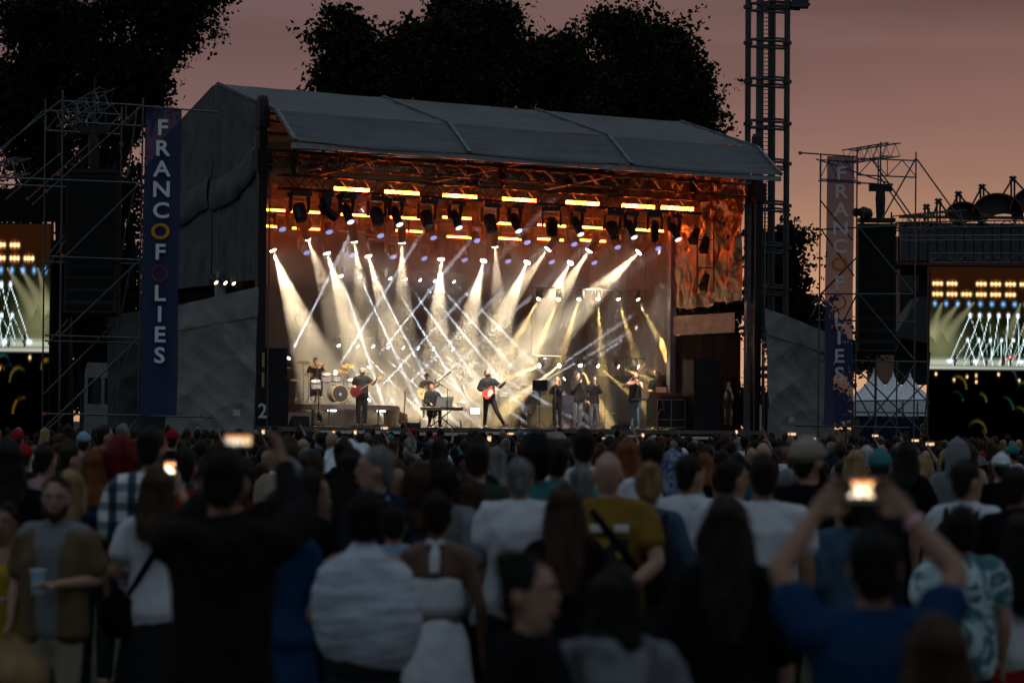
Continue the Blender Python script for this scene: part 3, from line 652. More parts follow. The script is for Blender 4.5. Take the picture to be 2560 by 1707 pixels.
# ================================================================ scaffold towers
M_coup = mat('orange_coupler', (.45, .07, .03), .6, var=.3)
def scaffold(name, label, loc, tubes, lattices=(), tips=()):
    t = thing(name, loc, label, 'scaffold')
    for (x0, y0, x1, y1, D) in tubes:
        p, q = P(x0, y0, D), P(x1, y1, D)
        tb = new('scaffold_tube', MB().tube(p, q, .026, 8), t, M_steel)
    for (x0, y0, x1, y1, D, hp) in lattices:          # ladder beams
        p, q = P(x0, y0, D), P(x1, y1, D); h = Vector((0, 0, -hp*D/F)); n = max(4, int((q-p).length/.42)); l = MB()
        new('beam_chord', MB().tube(p, q, .025, 8), t, M_steel); new('beam_chord', MB().tube(p+h, q+h, .025, 8), t, M_steel)
        for k in range(n):
            a, b = p+(q-p)*(k/n), p+(q-p)*((k+1)/n); l.tube(a if k % 2 else a+h, b+h if k % 2 else b, .016, 6); 
            if k % 2 == 0: l.tube(a, a+h, .016, 6)
        new('beam_lacing', l, t, M_steel)
    for (x, y, D) in tips:
        p = P(x, y, D); new('coupler', MB().obox(p, Vector((.05, 0, 0)), Vector((0, .05, 0)), Vector((0, 0, .05))), t, M_coup)
    return t
D1, D2 = 69.0, 71.5
def gy(D): return 853.5+F*math.tan(PITCH)+CAM_Z*F/D+8          # roughly where the ground is at that distance
L1, L2 = gy(D1), gy(D2)
left_t = [(157, 226, 146, L1, D1), (114, 248, 104, L2, D2), (305, 268, 292, L2, D2), (358, 245, 342, L1, D1),
 (-20, 443, 352, 458, D1), (-20, 460, 170, 468, D2), (118, 641, 352, 650, D1), (112, 655, 350, 660, D2), (112, 838, 350, 845, D1), (112, 852, 345, 858, D2), (108, 1034, 352, 1038, D1),
 (80, 514, 358, 262, D1), (72, 497, 300, 292, D2), (-10, 392, 110, 276, D2), (-10, 382, 155, 250, D1), (163, 642, 350, 459, D1), (150, 840, 350, 650, D1), (146, 1037, 345, 848, D1), (100, 1080, 300, 890, D2), (120, 860, 170, 800, D2), (90, 1100, 160, 1036, D1), (110, 985, 290, 805, D2), (105, 690, 165, 600, D2), (345, 262, 318, 445, D2), (340, 460, 300, 640, D2), (330, 650, 290, 850, D2), (330, 850, 265, 1080, D2), (300, 1100, 352, 1040, D1), (14, 500, 157, 380, D2), (160, 590, 120, 640, D1)]
sl = scaffold('scaffold_tower', 'steel scaffold tower left of the stage carrying banner and loudspeakers', (P(240, 1060, D1).x, D1, 0), left_t, [(160, 253, 355, 264, D1, 52), (116, 277, 302, 287, D2, 50)], [(318, 296, D1), (303, 360, D2), (390, 269, D1-.2), (388, 300, D1), (116, 478, D1), (146, 435, D1), (505, 1041, D1), (110, 1034, D1), (70, 497, D2), (355, 845, D1), (157, 640, D1)])
truss(sl, P(160, 300, 70), P(268, 240, 66), .42, .42, 9, .022, M_steel, ('truss_chord', 'truss_lacing')); truss(sl, P(-40, 440, 70), P(58, 414, 66), .42, .42, 9, .022, M_steel, ('truss_chord', 'truss_lacing'))
E1, E2 = 80.0, 83.0; R1, R2 = gy(E1), gy(E2)
right_t = [(2052, 385, 2044, R1, E1), (2143, 372, 2137, R1, E1), (2290, 380, 2283, R1, E1), (2196, 392, 2188, R2, E2), (2040, 398, 2233, 462, E2), (2045, 452, 2198, 460, E1),
 (2050, 574, 2245, 564, E1), (2050, 735, 2290, 735, E1), (2142, 562, 2250, 560, E2), (2045, 900, 2320, 905, E1), (2050, 737, 2125, 660, E1), (2050, 570, 2135, 690, E1), (2142, 562, 2285, 735, E1), (2142, 730, 2290, 905, E1), (2235, 890, 2290, 735, E2), (2205, 548, 2290, 395, E1), (2180, 400, 2290, 555, E1), (2198, 440, 2280, 560, E2), (2292, 398, 2405, 555, E1), (2050, 500, 2130, 600, E1), (2060, 900, 2140, 740, E1), (2055, 740, 2130, 880, E1),
 (2140, 920, 2320, 1095, E1), (2140, 1090, 2290, 910, E1), (2180, 1095, 2310, 960, E2), (2160, 960, 2260, 1095, E2), (2225, 905, 2325, 1010, E2), (2140, 1002, 2320, 1000, E1), (2140, 1030, 2320, 1032, E2), (2242, 905, 2240, R2, E2), (2188, 905, 2186, R2, E2), (1990, 1064, 2275, 1069, E1), (2030, 790, 2052, 737, E1), (2040, 800, 2290, 805, E2), (2100, 905, 2180, 1050, E2), (2325, 880, 2300, R1, E1), (2140, 645, 2030, 760, E2)]
sr = scaffold('scaffold_tower', 'steel scaffold tower right of the stage before the sunset sky', (P(2190, 1060, E1).x, E1, 0), right_t, [(2145, 396, 2292, 402, E1, 42), (2050, 400, 2140, 405, E2, 48), (2240, 556, 2640, 550, E2, 15), (2250, 590, 2640, 588, E2, 12), (2325, 634, 2640, 634, 83.5, 22)], [(2148, 458, E1), (2315, 572, E1), (2110, 1066, E1), (2000, 383, E1)])
truss(sr, P(2120, 392, 82), P(2235, 374, 78), .42, .42, 10, .022, M_steel, ('truss_chord', 'truss_lacing')); truss(sr, P(2245, 560, 82), P(2400, 545, 78), .42, .5, 10, .022, M_steel, ('truss_chord', 'truss_lacing'))
# ================================================================ lettered banners
def banmat(name, k):
    M = bpy.data.materials.new(name); M.use_nodes = True
    nt = M.node_tree; N = nt.nodes; L = nt.links; b = N['Principled BSDF']; b.inputs['Base Color'].default_value = (.020, .027, .085, 1); b.inputs['Roughness'].default_value = .8
    tp = N.new('ShaderNodeBsdfTransparent'); mx = N.new('ShaderNodeMixShader'); mx.inputs[0].default_value = k
    L.new(b.outputs[0], mx.inputs[1]); L.new(tp.outputs[0], mx.inputs[2]); L.new(mx.outputs[0], N['Material Output'].inputs[0]); return M
M_ban = banmat('banner_cloth', .04); M_ban2 = banmat('banner_mesh', .10)
def letmat(ch, c, lit):                    # print on the open mesh lets more of the evening sky through than the navy
    nm = 'letter_%s_%d' % (ch, lit); m = mat(nm, c, .8, var=.05)
    if lit and len(m.node_tree.nodes) < 8 and 'mesh' not in m:
        m['mesh'] = 1; nt = m.node_tree; tp = nt.nodes.new('ShaderNodeBsdfTransparent'); mx = nt.nodes.new('ShaderNodeMixShader'); mx.inputs[0].default_value = .55; tp.inputs[0].default_value = (*[min(1, x*1.6) for x in c], 1)
        nt.links.new(nt.nodes['Principled BSDF'].outputs[0], mx.inputs[1]); nt.links.new(tp.outputs[0], mx.inputs[2]); nt.links.new(mx.outputs[0], nt.nodes['Material Output'].inputs[0])
    return m
def banner(pix, D, label, letters_px, dx, size_px, pole):
    c = [P(x, y, D) for x, y in pix]; t = thing('banner', Vector(((c[2].x+c[3].x)/2, D, c[2].z)), label, 'banner')
    def at_(i, j):
        p = (c[3]*(1-i)+c[2]*i)*(1-j)+(c[0]*(1-i)+c[1]*i)*j
        return p+Vector((.02*math.sin(9*j)*(1-j)*1.5, -.04*math.sin(7*i+4*j)-.05*mnoise.noise(Vector((i*2, j*7, D))), 0))
    cl = new('cloth', MB().grid(at_, 14, 70), t, M_ban if pix[0][0] < 1000 else M_ban2, True)
    for ch, y in letters_px:
        z = P(pix[0][0], y, D).z; j = (z-c[3].z)/(c[0].z-c[3].z)
        k = size_px*D/F
        cc = {'o': (.62, .27, .015), 'q': (.34, .030, .030)}.get(ch, (.80, .80, .82)); body = {'o': 'O', 'q': 'O'}.get(ch, ch)
        me = text_mesh(body, k*1.36, .0 if ch == 'q' else k*.030, .004)
        if ch == 'q':
            bmm = MB(); r0 = k*.47
            for a in range(40): bmm.bar(Vector((r0*.88*math.cos(a*math.pi/20), r0*math.sin(a*math.pi/20), 0)), Vector((r0*.88*math.cos((a+1.05)*math.pi/20), r0*math.sin((a+1.05)*math.pi/20), 0)), .045*k*1.6, .008)
            me = bmm.mesh('letter')
        o = new('letter', me, None, letmat(ch if ch in 'oq' else 'w', cc, D > 75))
        o.matrix_basis = Matrix.Translation(at_(.5+dx, j)+Vector((0, -.10, 0))) @ Matrix.Rotation(math.pi/2, 4, 'X') @ Matrix.Diagonal((1.12, 1, 1, 1)); o.parent = t; o.matrix_parent_inverse = t.matrix_basis.inverted()
    for (a, b) in pole: new('pole', MB().tube(P(*a, D), P(*b, D), .026, 8), t, M_steel)
WORD = 'FRANCoFqLIES'
lys = [z*.3826 for z in (837, 972, 1107, 1240, 1378, 1515)] + [500+z*.3826 for z in (342, 477, 612, 748, 882, 1018)]
banner(((363, 268), (454, 272), (441, 1038), (349, 1037)), D1-.25, 'navy festival banner with vertical white letters left of the stage', list(zip(WORD, lys)), .0, 40, [((356, 266), (546, 281)), ((342, 1038), (532, 1043))])
rys = [340+z*.4975 for z in (190, 282, 373, 466, 557, 648, 740, 835, 925, 1015, 1107, 1198)]
banner(((2068, 390), (2136, 392), (2130, 1066), (2058, 1065)), E1-.3, 'navy festival banner with vertical white letters right of the stage', list(zip(WORD, rys)), .0, 35, [((1996, 382), (2140, 392)), ((1985, 1063), (2140, 1066))])
# ================================================================ hanging loudspeakers (line arrays)
def line_array(px0, px1, y0, y1, D, n, curve, label, wp=None):
    p = P((px0+px1)/2, y0, D); w = (px1-px0)*D/F/2; h = (y1-y0)*D/F/n; t = thing('line_array', p, label, 'loudspeaker')
    for k in range(n):
        z = p.z-h*(k+.5); a = max(0, k-n*.6)*curve; off = -.02*max(0, k-n*.55)**2*curve*8
        m = MB().obox((p.x, p.y+off, z), Vector((w, 0, 0)), Vector((0, .30*math.cos(a), .30*math.sin(a)*-1)), Vector((0, .47*h*math.sin(a), .47*h*math.cos(a))))
        cab = new('cabinet', m, t, mat('speaker_black', (.010, .010, .011), .6, var=.2))
        new('grille', MB().obox((p.x, p.y+off-.31, z-.02*a), Vector((w*.9, 0, 0)), Vector((0, .006, 0)), Vector((0, 0, h*.36))), cab, mat('speaker_grille', (.006, .006, .006), .9))
    for e in (-1, 1): new('rigging_bar', MB().tube((p.x+e*w*.8, p.y, p.z-.02), (p.x+e*w*.8, p.y, p.z+.4), .03, 6), t, M_black)
    new('bumper', MB().obox((p.x, p.y, p.z+.12), Vector((w*.95, 0, 0)), Vector((0, .3, 0)), Vector((0, 0, .06))), t, M_black)
    return t
line_array(170, 300, 440, 790, 71.0, 11, .05, 'tall black line array of loudspeakers in the left scaffold')
line_array(2143, 2238, 560, 885, 81.0, 11, .05, 'tall black line array of loudspeakers in the right scaffold')
for x, y0, y1, D, lb in ((235, 330, 430, 71, 'chain hoist above the left line array'), (2201, 474, 550, 81, 'chain hoist above the right line array')):
    p, q = P(x, y0, D), P(x, y1, D); t = thing('chain_hoist', q, lb, 'hoist'); new('motor', MB().loft([q, q+(p-q)*.7, p], [.14, .17, .15], 10), t, M_black); new('hook_plate', MB().obox(p+Vector((0, 0, .06)), Vector((.38, 0, 0)), Vector((0, .12, 0)), Vector((0, 0, .12))), t, M_black); new('chain', MB().tube(p, p+Vector((0, 0, 1.6)), .025, 6), t, M_black)
# floodlight on the right scaffold
p = P(2152, 530, 80); t = thing('floodlight', p, 'dark floodlight beside the right banner', 'lamp'); new('body', MB().loft([p-Vector((.18, 0, .02)), p+Vector((.05, 0, 0)), p+Vector((.22, -.1, -.1))], [.16, .2, .22], 10), t, M_black); new('bracket', MB().bar(p, p+Vector((.1, 0, -.5)), .06, .06), t, M_black)
# ================================================================ video screens
def stage_picture(seed, flip):
    r = np.random.default_rng(seed)
    W_, H_ = 220, 220; im = np.zeros((H_, W_, 3)); X, Y = np.meshgrid((np.arange(W_)+.5)/W_, (np.arange(H_)+.5)/H_)   # Y up
    def line(x0, y0, x1, y1, w0, w1, c, a=1.0):
        dx, dy = x1-x0, y1-y0; l2 = dx*dx+dy*dy; t = np.clip(((X-x0)*dx+(Y-y0)*dy)/l2, 0, 1); d = np.hypot(X-x0-t*dx, Y-y0-t*dy); w = w0+(w1-w0)*t
        inside = ((X-x0)*dx+(Y-y0)*dy > 0) & ((X-x0)*dx+(Y-y0)*dy < l2)
        im[:] += (np.clip(1.3-d/w, 0, 1)*inside*a*(1-.45*t))[..., None]*np.array(c)
    def dot(x, y, rr, c, ay=1): im[:] += (np.exp(-((X-x)**2+((Y-y)*ay)**2)/rr**2))[..., None]*np.array(c)
    top = (Y > .42)
    im[top] += np.array([.004, .005, .0015])
    im[:] += ((Y > .42)*np.exp(-((Y-.97)/.16)**2))[..., None]*np.array([.018, .0015, .0003])
    im[:] += (top*np.exp(-((Y-.62)/.11)**2)*np.clip(mn(X, Y), 0, 1))[..., None]*np.array([.014, .018, .004])
    for y in (.905, .845):
        for x in np.arange(.06, 1, .115):
            if r.random() < .8: line(x-.035, y, x+.035, y, .006, .006, (3.2, 1.0, .25), 1.0); dot(x, y, .018, (.4, .05, .004), 1.0); [dot(x+e, y, .010, (2.5, 1.6, .7)) for e in (-.03, 0, .03)]
    for x in np.arange(.04, 1, .09): dot(x, .79, .013, (.25, .65, 1.2))
    for x, e in ((.10, .0), (.24, .02), (.35, .12), (.72, .62), (.85, .75), (.96, .86)): line(x, .80, e, .60, .006, .05, (.22, .21, .11), .8)
    for x in np.arange(.32, 1.0, .075): dot(x, .725, .011, (2, 2.2, 2.4)); line(x, .725, x-.30+.45*x, .47, .004, .005, (.9, 1.15, 1.2)); line(x, .725, x+.24-.45*x, .50, .003, .004, (.4, .55, .5))
    for x in np.arange(.30, 1.0, .09): dot(x, .585, .009, (2, 2.2, 2.4)); line(x, .585, x+.16-.3*x, .44, .003, .005, (.9, 1.2, 1.25)); line(x, .585, x-.12, .44, .003, .004, (.5, .7, .65))
    im[:] += (np.exp(-((X-.08)/.16)**2-((Y-.55)/.12)**2)*top)[..., None]*np.array([.16, .16, .08])
    im[:] += (np.exp(-((Y-.455)/.02)**2))[..., None]*np.array([.4, .45, .36])
    for x in (.2, .33, .45, .58, .64, .8, .88):
        h = .03+.03*r.random(); m = ((X-x)/.012)**2+((Y-.44-h*.5)/(h*.6))**2 < 1; im[m] *= .1
    line(.60, .475, .68, .50, .008, .008, (.9, .08, .05)); 
    for x in (.36, .72, .16): dot(x, .462, .018, (1.6, 1.7, 2.4), 2)
    bot = Y < .43; im[bot] = 0; line(0, .425, 1, .425, .008, .008, (.7, .7, .6))
    bot2 = Y < .415
    for k in range(11):
        x, y, rr = r.uniform(0, 1), r.uniform(.02, .36), r.uniform(.04, .09)
        d = np.hypot(X-x, (Y-y)*1.0); ring = np.exp(-((d-rr)/.008)**2)*(Y > y)*bot2*np.clip(r.uniform(.1, 1)+(X-x)/rr, 0, 1); c = [(1.2, .55, .05), (.05, .4, .35), (.6, .5, .1), (.1, .18, .35)][r.integers(4)]
        im[(d < rr*.96) & bot2] *= .2; im[:] += ring[..., None]*np.array(c)*.13
    for k in range(9): dot(r.uniform(0, 1), r.uniform(.34, .41), .008, (2, 1.2, .5))
    dot(.90, .26, .03, (.03, .35, .4), 1.5); im[:] *= (.55+.45*np.clip(Y*3, 0, 1))[..., None]
    return im[:, ::-1] if flip else im
def mn(X, Y):
    o = np.zeros_like(X)
    for k in range(4): o += np.sin(X*(9+7*k)+Y*(5+11*k)+k*2.1)/(1+k*.4)
    return o*.5+.3
def video_screen(x0, y0, x1, y1, D, label, seed, flip, crop):
    p, q = P(x0, y0, D), P(x1, y1, D); w, h = q.x-p.x, p.z-q.z; c = Vector(((p.x+q.x)/2, D, (p.z+q.z)/2)); t = thing('video_screen', Vector((c.x, D, q.z)), label, 'video screen')
    fr = MB().obox(c+Vector((0, .16, 0)), Vector((w/2+.04, 0, 0)), Vector((0, .14, 0)), Vector((0, 0, h/2+.04))); new('cabinet_wall', fr, t, M_black)
    im = stage_picture(seed, flip); a0, a1, b0, b1 = crop
    nx, ny = 110, int(110*h/w) if w > 1 else 120; nx, ny = int(w*22)+20, int(h*22)+20
    def fn(i, j): return im[min(219, int((b0+(b1-b0)*j)*220)), min(219, int((a0+(a1-a0)*i)*220))]
    me = picture_mesh(fn, w, h, nx, ny); me.materials.append(vcol_emit('video_picture', 1.0)); s = new('screen', me); s.location = c; s.parent = t; s.matrix_parent_inverse = t.matrix_basis.inverted()
video_screen(2325, 667, 2640, 1108, 84, 'large video screen on the right showing the band and crowd', 3, False, (0, 1, 0, 1))
video_screen(-180, 559, 118, 1108, 74, 'large video screen at the left edge showing the stage lights', 5, True, (0, 1, 0, 1))
# black masking around the screens
for x0, y0, x1, y1, D, lb in ((118, 600, 168, 1080, 74.4, 'black masking cloth beside the left screen'), (-120, 470, 165, 556, 74.4, 'black masking cloth above the left screen')):
    p, q = P(x0, y0, D), P(x1, y1, D); t = thing('masking_cloth', Vector(((p.x+q.x)/2, D, q.z)), lb, 'cloth'); new('sheet', MB().grid(lambda i, j: (p.x+(q.x-p.x)*i, D+.05*math.sin(20*i), q.z+(p.z-q.z)*j), 20, 6), t, M_blackcloth, True)
# ================================================================ floodlight mast
def mast():
    D = 104.0; t = thing('floodlight_mast', (P(1920, 1060, D).x, D, 0), 'tall tubular lattice floodlight mast behind the right end of the stage', 'mast')
    m = mat('mast_steel', (.055, .058, .06), .5, metal=.5, var=.3)
    def pt(x, y, dy=0): return P(x, y, D+dy)
    legs = [(1871, 1866, 0), (1969, 1962, 0), (1931, 1926, 1.6)]
    for xt, xb, dy in legs: new('leg', MB().tube(pt(xt, -60, dy), pt(xb, 1120, dy), .13 if dy == 0 else .16, 10), t, m)
    for y in (18, 108, 205, 310, 410, 515, 620, 725, 830, 930):
        for yy in (y-9, y+9):
            new('ring_tube', MB().tube(pt(1870, yy), pt(1968, yy+6), .055, 6), t, m); new('ring_tube', MB().tube(pt(1870, yy), pt(1930, yy-4, 1.6), .055, 6), t, m); new('ring_tube', MB().tube(pt(1968, yy), pt(1930, yy-4, 1.6), .055, 6), t, m)
        for x in (1870, 1968): new('flange', MB().loft([pt(x, y+4), pt(x, y-4)], [.2, .2], 10, cap=False), t, m)
    for x in (1908, 1922): new('ladder_rail', MB().tube(pt(x, -60, .5), pt(x-3, 1100, .5), .03, 6), t, m)
    r_ = MB()
    for k in range(115): y = -55+k*10; r_.tube(pt(1908, y, .5), pt(1922, y, .5), .018, 5)
    new('ladder_rungs', r_, t, m); o = new('cable_panel', MB().obox(pt(1897, 350, .9), Vector((.14, 0, 0)), Vector((0, .03, 0)), Vector((0, 0, 11))), t, mat('cable_tray', (.13, .13, .125), .6))
    for y, x0, x1 in ((14, 1985, 2025), (2, 1960, 2020), (26, 1960, 2000)): new('lamp_arm', MB().tube(pt(x0-60, y-10), pt(x1, y-2), .07, 6), t, m)
    new('lamp_box', MB().obox(pt(2000, 8), Vector((.35, 0, 0)), Vector((0, .25, 0)), Vector((0, 0, .22))), t, m)
mast()
# ================================================================ grandstand with barrel roofs on the right
def grandstand():
    D = 118.0; t = thing('grandstand', (P(2480, 1060, D).x, D, 0), 'dark grandstand with barrel vault roofs and cable masts on the right', 'grandstand')
    m0 = mat('grandstand_metal', (.035, .036, .038), .6, var=.25); m1 = mat('grandstand_panel', (.055, .058, .06), .55, metal=.3, var=.25); m2 = mat('rust_beam', (.10, .035, .02), .7)
    def slab(x0, y0, x1, y1, dep, d0, m, nm): p, q = P(x0, y0, D+d0), P(x1, y1, D+d0); new(nm, MB().box((p.x, D+d0, q.z), (q.x, D+d0+dep, p.z)), t, m)
    slab(2245, 590, 2800, 660, 8, 0, m0, 'wall'); slab(2250, 556, 2800, 600, .5, -.6, m0, 'fascia'); slab(2250, 670, 2800, 840, 8, 2, m0, 'wall'); slab(2235, 840, 2800, 960, 9, 1, m0, 'wall')
    k = 0
    for x in range(2252, 2640, 23):
        slab(x, 572+(2560-x)*.00, x+20, 652, .2, -.9, m1, 'panel'); k += 1
    slab(2250, 544-6, 2800, 550, .4, -1.2, m2, 'beam'); slab(2235, 655, 2800, 668, .5, -1.2, m2, 'beam')
    for cx, cy, rx, ry in ((2392, 545, 42, 32), (2478, 540, 62, 48), (2580, 535, 72, 62), (2690, 530, 80, 70)):
        c = P(cx, cy, D); rxx, rzz = rx*D/F, ry*D/F; n = 18
        arc = [(c.x+rxx*math.cos(math.pi*i/n), c.z+rzz*math.sin(math.pi*i/n)) for i in range(n+1)]
        v = [(x, D-1.6, z) for x, z in arc]+[(x+3.5, D+14, z+.4) for x, z in arc]; f = [(i, i+1, n+2+i, n+1+i) for i in range(n)]
        new('barrel_roof', MB().add(v, f), t, m1, True)
        new('roof_end', MB().add([(x, D-1.2, z) for x, z in arc], [tuple(range(n+1))]), t, m0); new('roof_rim', MB().loft([(x, D-1.65, z) for x, z in arc], [.045]*(n+1), 6), t, m2)
    tops = [(2316, 510, 548), (2346, 496, 545), (2396, 478, 530), (2455, 460, 515), (2532, 440, 505), (2625, 420, 490)]
    for i, (x, y, yb) in enumerate(tops):
        for dx in (-4, 4): new('roof_mast', MB().tube(P(x+dx, y, D-1), P(x+dx, yb+12, D-1), .05, 6), t, m0)
        for yy in (y+4, y+12): new('mast_plate', MB().obox(P(x, yy, D-1), Vector((.17, 0, 0)), Vector((0, .1, 0)), Vector((0, 0, .035))), t, m0)
        if i+1 < len(tops):
            x2, y2, yb2 = tops[i+1]; mid = P((x+x2)/2, (yb+yb2)/2-2, D-1); new('stay', MB().tube(P(x, y+6, D-1), mid, .05, 5), t, m0); new('stay', MB().tube(mid, P(x2, y2+6, D-1), .05, 5), t, m0)
    for y in range(0, 9): new('louvre', MB().obox(P(2270, 690+y*4.6, D-1.5), Vector((.5, 0, 0)), Vector((0, .05, 0)), Vector((0, 0, .03))), t, m1)
    new('stair_slab', MB().prism([P(2235, 840, D-2), P(2300, 742, D-2), P(2420, 742, D-2), P(2420, 880, D-2)], (0, 3, 0)), t, m0)
grandstand()
# ================================================================ white pagoda tents and the blue container
for i, (x, yt, w) in enumerate(((2186, 922, 92), (2233, 930, 74), (2275, 932, 84))):
    D = 98+i*3; p = P(x, yt, D); eave = P(x, 1003, D).z; base = 0.0; hw = w*D/F/2+.25; lb = ['largest white peaked tent seen through the right scaffold', 'white peaked tent in the middle of the three', 'white peaked tent nearest the right screen'][i]
    t = thing('pagoda_tent', (p.x, D, 0), lb, 'tent', 'white peaked tents behind the right scaffold'); m = cm('tent_white', (.78, .78, .8))
    b = MB(); n = 7
    prof = [(1-(k/n))**1.5 for k in range(n+1)]
    v = []; 
    for k in range(n+1):
        r_ = hw*max(.02, prof[k]); z = eave+(p.z-eave)*k/n
        v += [(p.x-r_, D-r_, z), (p.x+r_, D-r_, z), (p.x+r_, D+r_, z), (p.x-r_, D+r_, z)]
    f = [(k*4+j, k*4+(j+1) % 4, (k+1)*4+(j+1) % 4, (k+1)*4+j) for k in range(n) for j in range(4)]
    new('canopy', MB().add(v, f), t, m); zv = P(x, 1040, D).z
    new('valance', MB().box((p.x-hw, D-hw-.02, zv), (p.x+hw, D-hw+.02, eave)), t, m)
    for sx in (-1, 1):
        for sy in (-1, 1): new('pole', MB().tube((p.x+sx*hw, D+sy*hw, 0), (p.x+sx*hw, D+sy*hw, eave), .04, 6), t, M_steel)
p, q = P(2150, 1045, 92), P(2345, 1100, 92); t = thing('container', (p.x, 92, 0), 'dark blue container with yellow letters behind the right scaffold', 'container')
new('box', MB().box((p.x, 92, 0), (q.x, 94.4, p.z)), t, cm('container_blue', (.012, .03, .07), .5))
for k in range(14): x = p.x+(q.x-p.x)*(k+.5)/14; new('rib', MB().box((x-.05, 91.96, .1), (x+.05, 92, p.z-.1)), t, CLOTH['container_blue'])
for ch, y in (('C', 1066), ('U', 1082), ('N', 1098)):
    me = text_mesh(ch, .27, .008); o = new('letter', me, None, mat('yellow_letter', (.5, .36, .03), .7)); o.matrix_basis = Matrix.Translation(P(2306, y, 91.9)) @ Matrix.Rotation(math.pi/2, 4, 'X'); o.parent = t; o.matrix_parent_inverse = t.matrix_basis.inverted()
# van behind the left scaffold
p, q = P(212, 905, 90), P(302, 1078, 90); t = thing('van', (p.x, 90, 0), 'pale van half hidden behind the left scaffold', 'van'); mv = mat('van_paint', (.30, .31, .31), .35, spec=.5)
z1 = p.z; w = q.x-p.x
new('body', MB().prism([(p.x, 90, .4), (q.x+1.2, 90, .4), (q.x+1.2, 90, z1*.62), (q.x+.7, 90, z1*.72), (q.x-.1, 90, z1*.99), (p.x+.1, 90, z1), (p.x, 90, z1*.9)], (0, 1.9, 0)), t, mv)
for k, (a, b) in enumerate(((.1, .45), (.55, .9))): new('window', MB().box((p.x+w*a, 89.985, z1*.62), (p.x+w*b, 89.99, z1*.86)), t, mat('car_glass', (.02, .022, .025), .1, var=0, spec=.8))
for x in (p.x+.35, q.x+.6):
    wh = new('wheel', MB().loft([(x, 89.95, .36), (x, 90.2, .36)], [.36, .36], 18, side=Vector((1, 0, 0)), cap=False), t, mat('tyre_rubber', (.012, .012, .012), .8)); new('rim', MB().loft([(x, 89.93, .36), (x, 89.95, .36)], [.2, .22], 14, cap=False), wh, M_alu)
# ================================================================ trees
M_bark = mat('bark', (.035, .027, .020), .9, var=.4, bump=.5, bscale=12)
def leafmat(name, c): 
    m = mat(name, c, .75, var=.5, scale=.9, spec=.08); return m
def tree(label, lobes, D, base_x, leafm, n, leaf, seed, name='tree', twigs=(), cat='tree', group=None, spread=.19, clump=.36, shrink=.70):
    """lobes: (px x, px y, px rx, px ry); leaves sit in clumps near the skin of each lobe"""
    r = np.random.default_rng(seed); bx = P(base_x, 1060, D).x; t = thing(name, (bx, D, 0), label, cat, group)
    cs = [(P(x, y, D), rx*D/F*shrink, ry*D/F*shrink) for x, y, rx, ry in lobes]; area = np.array([a*b for _, a, b in cs]); area = area/area.sum()
    ncl = n//10; nbo = max(12, ncl//9); pick = r.choice(len(cs), nbo, p=area)      # boughs, each a clump of leaf clusters
    C = np.array([cs[i][0] for i in pick]); A = np.array([cs[i][1] for i in pick]); B = np.array([cs[i][2] for i in pick])
    d = r.normal(0, 1, (nbo, 3)); d /= np.linalg.norm(d, axis=1)[:, None]
    wob = np.sin(d @ np.array([3.1, 2.2, 4.0])+C[:, 0]*1.3)+np.sin(d @ np.array([-5.0, 3.0, 6.0])+C[:, 2]*1.7)
    rad = r.uniform(.1, 1, nbo)**.40*(1+.12*wob)
    bo = C+d*np.stack([A, (A+B)*.45, B], 1)*rad[:, None]; own = r.integers(0, nbo, ncl); bs_ = r.uniform(.6, 1.4, nbo)
    cc = bo[own]+r.normal(0, 1, (ncl, 3))*(bs_[own]*clump)[:, None]*np.array([1, 1, .7]); d = cc-C[own]; d /= np.linalg.norm(d, axis=1)[:, None]
    spr = r.random(ncl) < .14; out = d*(r.uniform(.15, .6, ncl)*spr)[:, None]
    q = np.arange(10); p = cc[:, None, :]+r.normal(0, spread, (ncl, 10, 3))*np.where(spr, .55, 1)[:, None, None]+out[:, None, :]*(q/6)[None, :, None]
    p = p.reshape(-1, 3); N_ = len(p); ax = r.normal(0, 1, (N_, 3)); ax /= np.linalg.norm(ax, axis=1)[:, None]; ay = np.cross(ax, r.normal(0, 1, (N_, 3))); ay /= np.linalg.norm(ay, axis=1)[:, None]
    s = (leaf*r.uniform(.6, 1.25, N_))[:, None]
    V = np.stack([p-ax*s*.5, p+ay*s*.34-ax*s*.05, p+ax*s*.5, p-ay*s*.34-ax*s*.05], 1).reshape(-1, 3); me = bpy.data.meshes.new('crown')
    me.vertices.add(len(V)); me.vertices.foreach_set('co', V.astype(np.float32).ravel()); me.loops.add(len(V)); me.loops.foreach_set('vertex_index', np.arange(len(V), dtype=np.int32)); me.polygons.add(N_); me.polygons.foreach_set('loop_start', np.arange(0, len(V), 4, dtype=np.int32)); me.update(calc_edges=True); new('crown', me, t, leafm)
    # trunk with limbs running into every lobe
    tb = MB(); top = max(c.z for c, _, _ in cs); hz = min(c.z-b for c, a, b in cs); fork = Vector((bx, D, max(2.2, hz*.8)))
    tb.loft([(bx, D, -.1), (bx+.05, D, fork.z*.5), fork], [.55, .40, .32], 10); new('trunk', tb, t, M_bark, True)
    for c, a, b in cs:
        mid = fork+(c-fork)*.5+Vector((r.normal(0, .3), r.normal(0, .3), .4)); lm = new('limb', MB().loft([fork, mid, c, c+Vector((0, 0, b*.6))], [.24, .15, .08, .03], 7), t, M_bark, True)
    for (x0, y0, x1, y1, k) in twigs:               # bare twigs reaching out of the crown
        p, q = P(x0, y0, D), P(x1, y1, D); tw = MB(); m_ = p+(q-p)*.55+Vector((0, 0, .12*k)); tw.loft([p, m_, q], [.035, .022, .008], 5)
        for a, ln in ((.35, .5), (.6, .45), (.8, .3)):
            s0 = p+(q-p)*a; tw.loft([s0, s0+Vector((.25*ln*k, .1, (-1)**int(a*10)*.75*ln))], [.014, .005], 4)
        new('twig', tw, t, M_bark)
    return t
GB = 'plane trees behind the stage'
